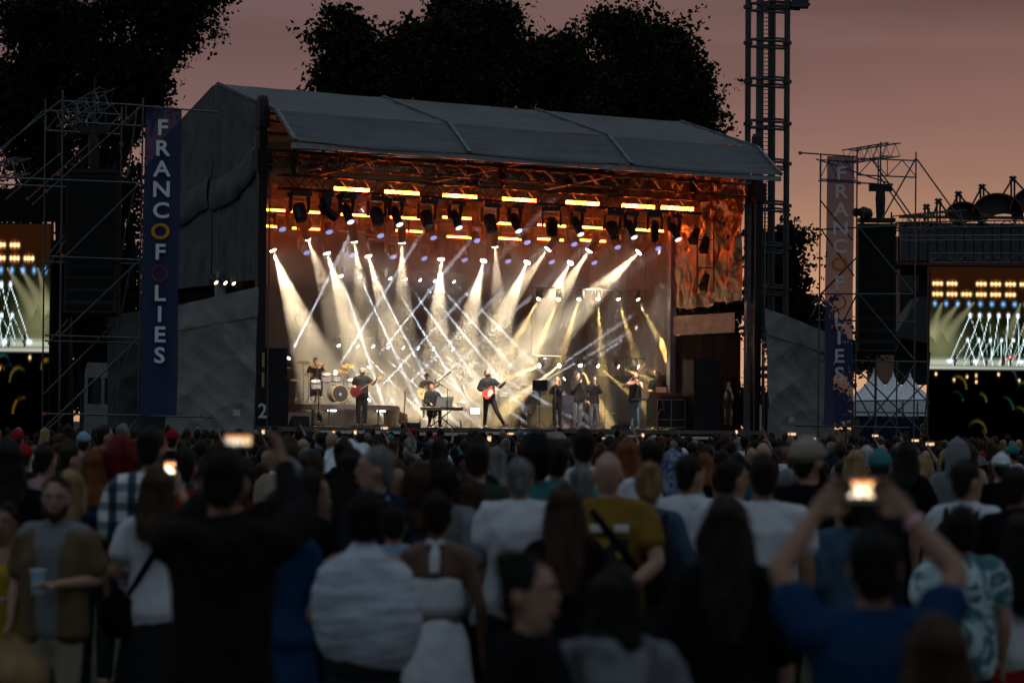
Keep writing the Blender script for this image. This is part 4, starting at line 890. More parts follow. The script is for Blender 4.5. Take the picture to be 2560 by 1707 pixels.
M_leaf = leafmat('plane_leaf', (.016, .024, .009)); M_leaf2 = leafmat('poplar_leaf', (.010, .015, .008)); M_leaf3 = leafmat('dark_leaf', (.011, .016, .009))
tree('dark tree on the left of the row behind the roof', [(858, 60, 56, 62), (880, 120, 66, 70), (850, 190, 62, 62), (900, 200, 70, 70), (820, 235, 50, 40), (815, 100, 30, 26), (925, 160, 48, 50), (880, 280, 90, 70)], 100, 870, M_leaf, 17000, .24, 1, group=GB)
tree('tallest broad tree of the row behind the roof', [(1150, 30, 95, 60), (1190, 90, 120, 90), (1080, 120, 90, 80), (1040, 85, 46, 42), (1000, 150, 60, 60), (1260, 40, 45, 42), (1270, 130, 60, 80), (1130, 200, 160, 90), (1240, 220, 110, 80), (990, 230, 70, 60)], 100, 1140, M_leaf, 34000, .24, 2, group=GB)
tree('low tree filling the dip of the row behind the roof', [(1370, 130, 60, 55), (1420, 125, 50, 42), (1400, 190, 90, 70), (1340, 200, 70, 70), (1460, 220, 80, 70), (1400, 270, 120, 50)], 102, 1400, M_leaf, 17000, .24, 3, group=GB)
tree('rounded tree at the right end of the row behind the roof', [(1540, 60, 60, 56), (1500, 78, 34, 28), (1590, 100, 80, 70), (1660, 110, 66, 60), (1700, 160, 70, 70), (1600, 190, 120, 90), (1730, 220, 60, 70), (1680, 260, 110, 80), (1560, 260, 110, 80), (1755, 280, 40, 46), (1768, 320, 30, 22)], 99, 1640, M_leaf, 34000, .24, 4, group=GB)
tree('huge dark poplar over the left scaffold with bare twigs', [(120, 60, 190, 110), (320, 20, 130, 80), (420, 30, 90, 60), (480, 10, 70, 34), (520, -10, 40, 24), (200, 180, 170, 110), (60, 250, 120, 150), (330, 130, 110, 90), (425, 100, 60, 42), (470, 90, 36, 24), (360, 190, 70, 52), (410, 180, 38, 26), (300, 250, 60, 50), (240, 300, 90, 80), (110, 400, 110, 100), (370, 240, 40, 32), (310, 345, 30, 26), (270, 400, 46, 60), (60, 520, 90, 60), (190, 470, 70, 70)], 88, 150, M_leaf2, 50000, .21, 5, 'poplar_tree', [(395, 165, 487, 172, 1), (480, 70, 545, 50, 1), (440, 160, 480, 168, -1), (350, 215, 435, 240, 1), (480, 62, 540, 62, -1), (330, 255, 365, 240, 1)], spread=.22)
tree('dark tree showing between the left scaffold and the stage', [(315, 480, 26, 40), (320, 560, 24, 46), (318, 650, 30, 50), (325, 740, 40, 50), (330, 420, 22, 24)], 92, 318, M_leaf3, 5000, .2, 6)
tree('poplar between the stage and the right banner', [(1975, 590, 22, 34), (1955, 640, 44, 50), (1960, 700, 44, 50), (1940, 760, 50, 60), (1990, 760, 30, 40), (1925, 690, 40, 60), (2005, 800, 38, 40), (1960, 830, 60, 50), (2040, 790, 22, 36), (1920, 620, 26, 40)], 112, 1945, M_leaf3, 16000, .26, 7, 'poplar_tree')
tree('dark bush behind the right tarpaulin', [(2060, 850, 40, 40), (2010, 870, 50, 40), (2120, 900, 50, 40)], 108, 2050, M_leaf3, 5000, .24, 8, 'bush', cat='bush')
tree('dark foliage seen through the right side of the stage', [(1740, 760, 60, 40), (1820, 770, 50, 40), (1780, 820, 80, 50)], 104, 1780, M_leaf3, 6000, .22, 9, 'bush', cat='bush')
tree('dark foliage added to close the sky gap behind the left scaffold foot', [(190, 820, 80, 70), (250, 880, 80, 60), (140, 900, 60, 60), (300, 830, 40, 60)], 96, 220, M_leaf3, 8000, .26, 11, 'bush', cat='bush')  # added filler foliage, darkens the bright sky gap by the left scaffold
tree('far dark hedge line behind the left tower', [(60, 960, 90, 60), (200, 970, 90, 50), (330, 960, 60, 60)], 110, 150, M_leaf3, 6000, .3, 10, 'hedge', cat='hedge')
tree('dark hedge added behind the right tents to cover the bright sky', [(1720, 1020, 90, 70), (1880, 1020, 90, 70), (2030, 1020, 90, 80), (2180, 1075, 90, 30), (2330, 1060, 90, 50)], 122, 2030, M_leaf3, 14000, .3, 12, 'hedge', cat='hedge')  # made-up hedge, keeps the low evening sky from shining through the gaps
# ================================================================ lighting rig
M_fix = mat('fixture_black', (.010, .0095, .009), .42, var=.25, scale=20, spec=.5)
M_lensoff = mat('lens_dark', (.03, .035, .04), .12, var=0, spec=.8)
M_bar = emat('led_bar_orange', (1, .125, .014), 64, True)
M_lw = emat('lamp_warm_white', (1, .90, .72), 60)
M_lc = emat('lamp_cool_white', (.80, .88, 1), 22)
M_ly = emat('lamp_amber_white', (1, .86, .55), 40)
M_dot = emat('led_blue', (.30, .42, 1), 2.4)
M_wb = emat('panel_white', (.86, .88, 1), 4)
def hang_truss(x0, y0, x1, y1, v, label, h=.42):
    p, q = SP(x0, y0, v), SP(x1, y1, v); z = (p.z+q.z)/2; p.z = q.z = z
    t = thing('lighting_truss', (p+q)/2, label, 'truss', 'lighting trusses hung across the stage'); truss(t, p, q, .4, h, int((q-p).length/.42), .028, M_fix)
    for k in (.03, .5, .97):
        a = p+(q-p)*k; new('chain_hoist', MB().loft([a+Vector((0, 0, .3)), a+Vector((0, 0, .55)), a+Vector((0, 0, .95))], [.09, .14, .11], 8), t, M_fix); new('hoist_chain', MB().tube(a+Vector((0, 0, .9)), Vector((a.x, a.y, EAVE+.3)), .02, 5), t, M_fix)
    return p, q
TA = hang_truss(700, 462, 1760, 512, 2.3, 'front lighting truss with seven orange bars')
TB = hang_truss(640, 517, 1650, 568, 7.0, 'middle lighting truss behind the front one')
TC = hang_truss(640, 565, 1500, 600, 9.2, 'rear lighting truss low over the back of the stage', .3)
def led_bar(x, y, v, w, hpx, row, i, n, on=True):
    p = SP(x, y, v); s = F/p.y; L_ = w/s/abs(EU.x)/2; h = hpx/s
    rows = {'A': 'front truss', 'B': 'middle truss', 'C': 'rear truss'}[row]
    t = thing('led_bar', p, ('glowing orange LED bar, ' if on else 'unlit pale LED bar, ')+ordn(i, n)+' on the '+rows, 'stage light', 'LED bars on the '+rows)
    new('housing', MB().obox(p+EV*.05, EU*L_, EV*.04, Vector((0, 0, h/2+.015))), t, M_fix)
    k = 2 if row == 'A' else 1
    for r_ in range(k):
        z = 0 if k == 1 else (r_-.5)*h*.56; hh = h/2 if k == 1 else h*.215
        new('light_strip', MB().obox(p-EV*.012+Vector((0, 0, z)), EU*(L_-.015), EV*.012, Vector((0, 0, hh))), t, M_bar if on else mat('unlit_diffuser', (.6, .55, .5), .5))
    for e in (-.7, .7): new('bracket', MB().obox(p+EU*L_*e+EV*.11, EU*.03, EV*.03, Vector((0, 0, h/2+.06))), t, M_fix)
A = [(879, 474), (1005, 482), (1149, 491), (1298, 500), (1456, 508), (1595, 516), (1693, 521)]
B = [(675, 525), (762, 530), (889, 538), (1012, 545), (1142, 545), (1243, 558), (1379, 564), (1490, 570), (1624, 576)]
C = [(676, 566), (765, 572), (879, 579), (1022, 578), (1150, 593), (1273, 597), (1376, 599), (1482, 602)]
for i, (x, y) in enumerate(A): led_bar(x, y, 2.7, 86, 8.5, 'A', i, len(A))
for i, (x, y) in enumerate(B): led_bar(x, y, 6.6, 72, 4.8, 'B', i, len(B))
for i, (x, y) in enumerate(C): led_bar(x, y, 8.9, 66, 4.4, 'C', i, len(C), i != 2)
DIMS = {'big': (.31, .15, .42, .22, .36), 'beam': (.25, .13, .38, .155, .42), 'led': (.23, .12, .30, .165, .20), 'mini': (.12, .07, .18, .085, .14)}
def fixture(pivot, kind, aim, label, group, lens=None, dots=False, up=1):
    """moving head: base, two yoke arms, head and lens; up=1 hangs, up=-1 stands"""
    w, bh, arm, hr, hl = DIMS[kind]; aim = Vector(aim).normalized(); pv = Vector(pivot); Z = Vector((0, 0, up))
    hz = Vector((aim.x, aim.y, 0)); fwd = hz.normalized() if hz.length > .15 else -EV; sd = fwd.cross(Vector((0, 0, 1)))
    top = pv+Z*(arm+bh)
    t = thing('moving_head_light' if kind != 'led' else 'led_wash_light', top, label, 'stage light', group)
    new('base', MB().obox(pv+Z*(arm+bh/2), sd*w, fwd*w*.75, Z*(bh/2)), t, M_fix)
    for e in (-1, 1): new('yoke_arm', MB().loft([pv+sd*e*w*.92+Z*arm, pv+sd*e*w*.98+Z*arm*.5, pv+sd*e*w*.94-Z*.04], [(.05, .12), (.045, .11), (.04, .08)], 8, side=sd), t, M_fix)
    if kind != 'mini':
        for e in (-1, 1): new('clamp', MB().obox(top+sd*e*w*.55+Z*.05, sd*.03, fwd*.04, Z*.07), t, M_fix)
    head = new('head', MB().loft([pv-aim*hl*.62, pv-aim*hl*.45, pv, pv+aim*hl*.5, pv+aim*hl], [hr*.55, hr*.92, hr, hr*.94, hr*.84], 12, side=sd, cap=False), t, M_fix, False)
    tip = pv+aim*(hl+.006)
    new('lens', MB().loft([tip-aim*.004, tip+aim*.012], [hr*.76, hr*.70], 14, side=sd, cap=False), head, lens or M_lensoff)
    if dots:
        d = MB(); y = aim.cross(sd)
        for k, n_ in ((0, 1), (.30, 6), (.58, 12)):
            for a in range(n_):
                c = tip+aim*.016+sd*(hr*k*math.cos(2*math.pi*a/n_))+y*(hr*k*math.sin(2*math.pi*a/n_)); d.loft([c, c+aim*.008], [hr*.095, hr*.08], 6, side=sd, cap=False)
        new('led_cluster', d, head, M_dot)
    return t, tip
NL = [0]
def haze_mat(name, dens, wisp=0):
    if name in MATS: return MATS[name]
    hm = bpy.data.materials.new(name); MATS[name] = hm; hm.use_nodes = True; nt = hm.node_tree; nt.nodes.clear()
    o = nt.nodes.new('ShaderNodeOutputMaterial'); v = nt.nodes.new('ShaderNodeVolumePrincipled')
    v.inputs['Color'].default_value = (.95, .95, .95, 1); v.inputs['Density'].default_value = dens; v.inputs['Anisotropy'].default_value = .25
    if wisp:
        tc = nt.nodes.new('ShaderNodeTexCoord'); nz = nt.nodes.new('ShaderNodeTexNoise'); nz.inputs['Scale'].default_value = .9; nz.inputs['Detail'].default_value = 3; nz.inputs['Distortion'].default_value = .6
        mr = nt.nodes.new('ShaderNodeMapRange'); mr.inputs[1].default_value = .36; mr.inputs[2].default_value = .68; mr.inputs[3].default_value = dens*(1-wisp); mr.inputs[4].default_value = dens*(1+wisp)
        nt.links.new(tc.outputs['Object'], nz.inputs[0]); nt.links.new(nz.outputs['Fac'], mr.inputs[0]); nt.links.new(mr.outputs[0], v.inputs['Density'])
    nt.links.new(v.outputs[0], o.inputs['Volume']); return hm
HB = ((.25, SW-.35), (2.9, 12.1), (DECK+.02, EAVE-.6))
def reach(p, d, lim):                      # how far a beam runs before it leaves the smoky air of the stage
    p0 = uvz(p); d0 = (d.dot(EU), d.dot(EV), d.z); t = lim
    for a, b, (lo_, hi_) in zip(p0, d0, HB):
        if b > 1e-6: t = min(t, (hi_-a)/b)
        elif b < -1e-6: t = min(t, (lo_-a)/b)
    return max(t, .3)
def beam(t, tip, aim, power, deg, color, size=None, soft=.25, lim=12, dens=.03):
    aim = Vector(aim).normalized()
    if size: l = bpy.data.lights.new('lamp', 'AREA'); l.shape = 'SQUARE'; l.size = size*.88; l.spread = R(deg)
    else: l = bpy.data.lights.new('lamp', 'SPOT'); l.spot_size = R(deg); l.spot_blend = soft; l.shadow_soft_size = .02
    l.energy = power; l.color = color; o = bpy.data.objects.new('lamp', l); col.objects.link(o)
    o.matrix_basis = Matrix.Translation(tip+aim*.03) @ aim.to_track_quat('-Z', 'Y').to_matrix().to_4x4()
    o.parent = t; o.matrix_parent_inverse = t.matrix_basis.inverted(); NL[0] += 1
    # column of denser smoke added in the shape of the beam to show it
    n = reach(tip, aim, lim); r0 = .035; h = MB().loft([tip+aim*.02, tip+aim*n], [r0, r0+math.tan(R(deg)/2)*n*1.02], 12, side=EU, cap=False)
    tag(new('haze', h, m=haze_mat('smoke_%g' % dens, dens, .75 if deg > 3 else 0)), 'added smoke column shaped like a stage lamp beam', 'haze', kind='stuff')
def aimpx(x0, y0, v0, x1, y1, v1): return SP(x1, y1, v1)-SP(x0, y0, v0)
# front truss: big washes (dark) and beam heads showing a small bright lens
Z3 = lambda x, y: (640+x*.2721, 380+y*.2721)
Z4 = lambda x, y: (1200+x*.3061, 380+y*.3061)
Z5 = lambda x, y: (640+x*.2721, 780+y*.2721)
Z6 = lambda x, y: (1200+x*.3061, 780+y*.3061)
rowA = [(Z3(400, 480), 'big', 0), (Z3(640, 545), 'beam', 2), (Z3(830, 520), 'beam', 1), (Z3(1105, 530), 'big', 0), (Z3(1280, 555), 'beam', 1), (Z3(1565, 550), 'big', 0), (Z3(1825, 580), 'beam', 1), (Z3(2145, 590), 'big', 0),
        (Z4(280, 545), 'beam', 1), (Z4(585, 560), 'big', 3), (Z4(785, 575), 'beam', 1), (Z4(1075, 575), 'big', 0), (Z4(1222, 595), 'beam', 1), (Z4(1425, 590), 'beam', 3), (Z4(1580, 610), 'beam', 1)]
KEY = []
for i, ((x, y), kind, mode) in enumerate(rowA):
    aim = {0: -EV*.55+Vector((0, 0, -.9)), 1: EU*.12-EV*.55+Vector((0, 0, -.85)), 2: EU*.75-EV*.1+Vector((0, 0, -.6)), 3: EU*.2+EV*.3+Vector((0, 0, -1))}[mode]
    p = SP(x, y, 2.2); p.z = TA[0].z-.30-DIMS[kind][2]-DIMS[kind][1]
    t, tp = fixture(p, kind, aim, ('large dark moving head, ' if kind == 'big' else 'slim moving head with a small lens, ')+ordn(i, len(rowA))+' under the front truss', 'moving heads under the front truss', M_lensoff if mode != 1 else emat('lens_pale', (.8, .85, 1), 1.6))
    if mode == 1: KEY.append((t, tp))
# spots added at the front truss heads stand in for unseen front light on players
for (t, tp), tx in zip(KEY, ((835, 8.6), (904, 5.2), (1085, 5), (1222, 4.6), (1400, 4.8), (1480, 4.8), (1590, 4.6))):
    q = SP(tx[0], 975, tx[1]); d = (q-tp).normalized(); l = bpy.data.lights.new('lamp', 'SPOT'); l.spot_size = R(20); l.spot_blend = .8; l.shadow_soft_size = .06; l.energy = 24000 if tx[1] > 8 else 12000; l.color = (1, .86, .70)
    o = bpy.data.objects.new('lamp', l); col.objects.link(o); o.matrix_basis = Matrix.Translation(tp+d*.05) @ d.to_track_quat('-Z', 'Y').to_matrix().to_4x4(); o.parent = t; o.matrix_parent_inverse = t.matrix_basis.inverted()
# middle truss: LED washes with blue dots
rowL = [Z3(230, 665), Z3(660, 690), Z3(1130, 725), Z3(1615, 745), Z3(2015, 770), Z4(370, 700), Z4(755, 715), Z4(1110, 740), Z4(1440, 750)]
for i, (x, y) in enumerate(rowL):
    t, tip = fixture(SP(x, y, 7.0), 'led', -EV*.62+Vector((0, 0, -.8)), 'LED wash light with blue dots, '+ordn(i, len(rowL))+' under the middle truss', 'LED washes under the middle truss', M_lensoff, True)
# lower row of LED washes, a truss further back
rowM = [Z3(450, 882), Z3(868, 905), Z3(1245, 920), Z3(1530, 935), Z3(1900, 950), Z3(2300, 962), Z4(570, 862), Z4(918, 868)]
for i, (x, y) in enumerate(rowM):
    t, tip = fixture(SP(x, y, 10.2), 'led', -EV*.62+EU*.05+Vector((0, 0, -.8)), 'LED wash light with blue dots, '+ordn(i, len(rowM))+' of the low back row', 'LED washes of the low back row', M_lensoff, True)
# white beams from the middle truss: (lens x, y), (end x, y), strength
WARM = (1, .79, .49)
rowW = [(Z3(475, 795), Z3(640, 1250), 1.0), (Z3(905, 820), Z3(985, 1400), 1.1), (Z3(1340, 830), Z3(1345, 1500), 1.3), (Z3(2195, 865), Z3(2230, 1400), .6), (Z4(555, 793), Z4(150, 1330), .7), (Z4(890, 805), Z4(560, 1320), 1.3), (Z4(1297, 820), Z4(800, 1290), 2.2)]
for i, ((x, y), (x1, y1), k) in enumerate(rowW):
    aim = aimpx(x, y, 7.0, x1, y1, 7.6).normalized(); tip = SP(x, y, 7.0)
    t, tp = fixture(tip-aim*.42, 'beam', aim, 'moving head throwing a white beam, '+ordn(i, len(rowW))+' under the middle truss', 'beam lights under the middle truss', M_lw)
    beam(t, tp, aim, 10500*k, 20, WARM, None, .5, lim=6.2)
# broad white beams from the back row
rowX = [((682, 626), (770, 860), 2.6, 21), ((817, 633), (900, 880), 2.3, 20), ((921, 640), (985, 860), 1.6, 18), ((1103, 648), (1090, 900), 1.7, 19), ((1209, 652), (1150, 900), 1.8, 19), ((1318, 656), (1215, 900), 1.7, 18), ((1426, 657), (1300, 880), 1.5, 18)]
for i, ((x, y), (x1, y1), k, dg) in enumerate(rowX):
    aim = aimpx(x, y, 11, x1, y1, 10.2).normalized(); tip = SP(x, y, 11)
    t, tp = fixture(tip-aim*.42, 'beam', aim, 'moving head throwing a broad white beam, '+ordn(i, len(rowX))+' of the back row', 'broad beams of the back row', M_lw)
    beam(t, tp, aim, 11000*k, dg+2, WARM, None, .5, lim=6.0)
# thin cool beams: two rows slanting down to the right, one row on the floor slanting up to the right
COOL = (.78, .86, 1)
hi = [Z3(783, 1143), Z3(955, 1152), Z3(1090, 1160), Z3(1235, 1167), Z3(1375, 1173), Z3(1512, 1180), Z3(1645, 1187), Z3(1823, 1195)]
hd = [(.33, 1), (.46, 1), (.52, 1), (.62, 1), (.70, 1), (.80, 1), (.9, 1), (.98, 1)]
lo = [Z5(762, 310), Z5(938, 320), Z5(1080, 320), Z5(1220, 327), Z5(1357, 330), Z5(1495, 335), Z5(1632, 340), Z5(1812, 345)]
ld = [(.62, 1), (.95, 1), (1.1, 1), (1.15, 1), (1.3, 1), (1.45, 1), (1.6, 1), (1.75, 1)]
fl = [Z5(300, 420), Z5(735, 545), Z5(1040, 505), Z5(1040, 805), Z5(1252, 810), Z5(1475, 812), Z5(1902, 820), Z5(2315, 822), Z6(230, 730), Z6(690, 545)]
fd = [(.5, 1), (.62, 1), (.80, 1), (.92, 1), (1.0, 1), (1.1, 1), (1.3, 1), (1.45, 1), (1.75, 1), (1.5, 1)]
for nm, pts, dr, sg, v in (('upper thin-beam row', hi, hd, 1, 11.7), ('lower thin-beam row', lo, ld, 1, 11.7), ('floor thin-beam row', fl, fd, -1, 10.6)):
    for i, ((x, y), (dx, dy)) in enumerate(zip(pts, dr)):
        aim = aimpx(x, y, v, x+dx*150, y+sg*150, v-1.4).normalized(); tip = SP(x, y, v)
        if sg < 0 and tip.z < DECK+.45: tip.z = DECK+.45
        t, tp = fixture(tip-aim*.16, 'mini', aim, 'small spot with a thin cool beam, '+ordn(i, len(pts))+' of the '+nm, nm, M_lc, up=sg)
        beam(t, tp, aim, 155000, 1.5, COOL, None, .3, lim=9 if sg > 0 else 5.5, dens=.08)
# amber lights on the right
AMB = (1, .66, .22)
up_ = [Z4(477, 1203), Z4(640, 1205), Z4(807, 1206), Z4(963, 1203), Z4(1130, 1205), Z4(1293, 1208)]
ud = [(-.55, 1), (-.42, 1), (-.30, 1), (.06, 1), (.30, 1), (.52, 1)]
dn = [Z6(482, 437), Z6(645, 438), Z6(820, 438), Z6(968, 442), Z6(1132, 445), Z6(1293, 447)]
dd = [(-2.4, 1), (-1.25, 1), (.5, 1), (1.15, 1), (2.4, 1), (2.9, 1)]
for nm, pts, dr in (('upper amber row', up_, ud), ('lower amber row', dn, dd)):
    for i, ((x, y), (dx, dy)) in enumerate(zip(pts, dr)):
        aim = aimpx(x, y, 7.6, x+dx*100, y+100, 6.4 if nm[0] == 'l' else 7.0).normalized(); tip = SP(x, y, 7.6)
        t, tp = fixture(tip-aim*.16, 'mini', aim, 'round amber stage lamp, '+ordn(i, 6)+' of the '+nm, nm, M_ly)
        beam(t, tp, aim, 13000, 9, AMB, None, .4, dens=.031)
# lamp bars that carry the small rows
def lamp_bar(pts, v, label, dz=.3):
    p, q = SP(*pts[0], v), SP(*pts[-1], v); z = max(p.z, q.z)+dz; a, b = Vector((p.x, p.y, z))-EU*.3, Vector((q.x, q.y, z))+EU*.3
    t = thing('lamp_bar', (a+b)/2, label, 'lamp bar'); new('tube', MB().tube(a, b, .025, 6), t, M_fix)
    for e in (a, b): new('drop_wire', MB().tube(e, Vector((e.x, e.y, EAVE+.2)), .008, 4), t, M_fix)
lamp_bar(hi, 11.75, 'black tube carrying the upper row of thin-beam spots'); lamp_bar(lo, 11.75, 'black tube carrying the lower row of thin-beam spots')
lamp_bar(up_, 7.65, 'black tube carrying the upper row of amber lamps'); lamp_bar(dn, 7.65, 'black tube carrying the lower row of amber lamps')
lamp_bar(rowM, 10.25, 'black tube carrying the low back row of LED washes', .5); lamp_bar([r_[0] for r_ in rowX], 11.05, 'black tube carrying the broad beams of the back row', .5)
# unlit lanterns on the right, hung from a short ladder
lad = thing('lamp_ladder', SP(1760, 700, 3.4), 'black drop ladder with dark lanterns before the orange sheeting', 'lamp ladder')
for x in (1743, 1784): new('rail', MB().tube(SP(x, 560, 3.4), SP(x, 730, 3.4), .025, 6), lad, M_fix)
for y in (600, 670): new('rung', MB().tube(SP(1743, y, 3.4), SP(1784, y, 3.4), .02, 6), lad, M_fix)
for i, (x, y, ax, nm) in enumerate(((1738, 585, -.5, 'upper left'), (1763, 607, -.4, 'upper right'), (1818, 568, .25, 'far right'), (1763, 700, -.45, 'lowest'))):
    p = SP(x, y, 3.1); aim = (EU*ax-EV*.3+Vector((0, 0, -.8))).normalized(); t = thing('lantern', p+Vector((0, 0, .3)), 'dark unlit lantern before the orange sheeting, '+nm, 'stage light', 'dark lanterns on the right')
    new('body', MB().loft([p-aim*.2, p, p+aim*.22], [.12, .15, .16], 8, side=EU, cap=False), t, M_fix)
    new('barn_door', MB().loft([p+aim*.22, p+aim*.36], [.15, .21], 4, side=EU, cap=False), t, M_fix)
    new('bracket', MB().bar(p-aim*.05, p+Vector((0, 0, .32)), .05, .03), t, M_fix)
# four small warm lamps in the gap of the left side wall, and the pale panel they light
gap = SP(590, 690, 4.5)
tpan = thing('pale_panel', SP(600, 745, 5.5), 'pale panel lit by small lamps in the left side wall', 'panel')
new('sheet', MB().obox(SP(600, 722, 5.5), EU*.85, EV*.02, Vector((0, 0, .5))), tpan, mat('pale_board', (.5, .48, .43), .8))
for i, x in enumerate((537, 560, 581, 613)):
    p = SP(x, 703+i, 4.6); aim = (-EV*.6+EU*.3+Vector((0, 0, -.5))).normalized()
    t = thing('side_lamp', p+Vector((0, 0, .2)), 'small warm lamp in the left side gap, '+ordn(i, 4), 'stage light', 'small lamps in the left side gap')
    new('body', MB().loft([p-aim*.2, p+aim*.02], [.09, .10], 10, side=EU), t, M_fix)
    new('lens', MB().loft([p+aim*.075, p+aim*.085], [.08, .075], 10, side=EU, cap=False), t, emat('lamp_side', (1, .80, .48), 2.5))
    new('bracket', MB().bar(p, p+Vector((0, 0, .25)), .04, .03), t, M_fix)
sb = bpy.data.lights.new('lamp', 'SPOT'); sb.energy = 160; sb.spot_size = R(120); sb.color = (1, .85, .6); sbo = bpy.data.objects.new('lamp', sb); col.objects.link(sbo); sbo.matrix_basis = Matrix.Translation(SP(615, 700, 4.9)) @ (EV*.8+Vector((0, 0, -.4))).to_track_quat('-Z', 'Y').to_matrix().to_4x4()
sbo.parent = tpan; sbo.matrix_parent_inverse = tpan.matrix_basis.inverted()
# white LED panels on the floor
for i, (x, y, w, h) in enumerate(((830, 1024, 24, 9), (953, 1025, 24, 9), (1188, 1027, 25, 15))):
    p = SP(x, y, 8.0 if i < 2 else 9); s = F/p.y; t = thing('floor_light_panel', p-Vector((0, 0, h/s/2)), ('small glowing white panel low under the riser, '+('left of the pair' if i == 0 else 'right of the pair')) if i < 2 else 'large glowing white panel low behind the red guitar player', 'stage light', 'white panels low on the stage')
    new('housing', MB().obox(p+EV*.05, EU*(w/s/2+.03), EV*.04, Vector((0, 0, h/s/2+.03))), t, M_fix); new('face', MB().obox(p, EU*(w/s/2), EV*.008, Vector((0, 0, h/s/2))), t, M_wb)
# ================================================================ theatrical haze inside the stage
ZH = 6.6
for nm, z0, z1, dn in (('thin_haze', HB[2][0], ZH, .018), ('upper_haze', ZH+.01, HB[2][1], .045)):
    tag(new('haze', MB().sbox(HB[0][0], HB[0][1], HB[1][0], HB[1][1], z0, z1), m=haze_mat(nm, dn)), 'thin theatrical haze filling the stage', 'haze', kind='stuff')
# ================================================================ the band and its gear
UP = Vector((0, 0, 1))
def at(x, v, z=DECK): p = SP(x, 1050, v); return Vector((p.x, p.y, z))
def player(x, ytop, v, yaw, label, z=DECK, H=None, **kw):
    p = at(x, v, z); H = H or (P(x, ytop, p.y).z-z)
    fg = figure(H=H-.01, vox=.018, **kw); place(fg, p, R(yaw)); tag(fg.o, label, 'person', 'people on stage'); fg.p = p; return fg
M_chrome = mat('chrome', (.55, .55, .56), .2, metal=1, var=.05)
M_wood = mat('maple_wood', (.42, .26, .12), .4, var=.2, scale=8, stretch=(1, 8, 1))
def guitar(B, N, front, c, label, horn=True, guard=(.6, .58, .54), body=.21):
    B, N, n = Vector(B), Vector(N), Vector(front).normalized(); t = (N-B).normalized(); n = (n-t*n.dot(t)).normalized(); w = n.cross(t); g = thing('electric_guitar', B, label, 'guitar')
    k = body/.21; half = [(-.235, .0), (-.225, .08), (-.17, .15), (-.09, .168), (-.01, .135), (.05, .112), (.11, .128), (.165, .14), (.225 if horn else .175, .115), (.205 if horn else .20, .075), (.15, .045)]
    low = [(.15, -.045), (.16, -.07), (.20 if horn else .12, -.10), (.14, -.13), (.10, -.122), (.05, -.108), (-.01, -.13), (-.09, -.165), (-.17, -.15), (-.225, -.08)]
    pts = [B+t*a*k+w*b*k-n*.02 for a, b in half+low]; b_ = new('body', MB().prism(pts, n*.04), g, c)
    if guard: new('pickguard', MB().prism([B+t*a*k+w*b*k+n*.022 for a, b in ((-.12, -.10), (-.02, -.115), (.08, -.09), (.14, -.04), (.14, .05), (.05, .06), (-.02, .03), (-.10, .02))], n*.004), b_, mat('guard_%g' % guard[0], guard, .4))
    new('bridge', MB().obox(B-t*.10*k+n*.03, t*.02, w*.045, n*.006), b_, M_chrome)
    for d in (-.04, .04): new('pickup', MB().obox(B+t*d+n*.03, t*.012, w*.038, n*.006), b_, M_black)
    nk = new('neck', MB().bar(B+t*.12*k+n*.018, N, .036, .020, up=n), g, mat('rosewood_neck', (.16, .09, .05), .4)); new('headstock', MB().prism([N+w*.03-n*.01, N+t*.06+w*.05-n*.01, N+t*.19+w*.03-n*.01, N+t*.18-w*.03-n*.01, N-w*.03-n*.01], n*.016), g, M_wood)
    return g
def mic_stand(p, top, boom, label):
    t = thing('mic_stand', p, label, 'microphone stand'); top = Vector(top)
    for a in range(3): an = a*2.094+.3; new('leg', MB().tube(p+Vector((0, 0, .28)), p+Vector((.32*math.cos(an), .32*math.sin(an), .015)), .010, 6), t, M_black)
    j = Vector((p.x, p.y, top.z if not boom else top.z-.25)); new('pole', MB().tube(p+Vector((0, 0, .1)), j, .011, 6), t, M_black)
    if boom: new('boom', MB().tube(j-(top-j)*.35, top, .009, 6), t, M_black)
    new('microphone', MB().loft([top-Vector((0, 0, .06)), top+Vector((0, -.0, .0)), top+Vector((0, -.02, .04))], [.014, .02, .026], 8), t, M_fix); return t
CAMD = lambda p: (Vector((0, 0, CAM_Z))-Vector(p)).normalized()
# guitarist on the left
ga = player(904, 917, 5.2, 172, 'guitarist in a dark short sleeved shirt playing a maroon guitar', sex='m', arms=('neck', 'strum'), shirt=('charcoal', 'short', .012), legs=('trousers', 'black'), hair=('short', 'grey'), head_pitch=R(-22), head_yaw=R(14), extras=('beard',))
lw_, rw_ = wpt(ga, ga.J[-1][2]), wpt(ga, ga.J[1][2]); fd_ = Vector((0, -1, .12))
B_ = rw_+Vector((-.05, -.06, -.04)); guitar(B_, B_+(lw_+Vector((0, -.05, .02))-B_).normalized()*.78, fd_, mat('maroon_lacquer', (.10, .008, .012), .2, spec=.6), 'maroon electric guitar played by the guitarist on the left', False, None)
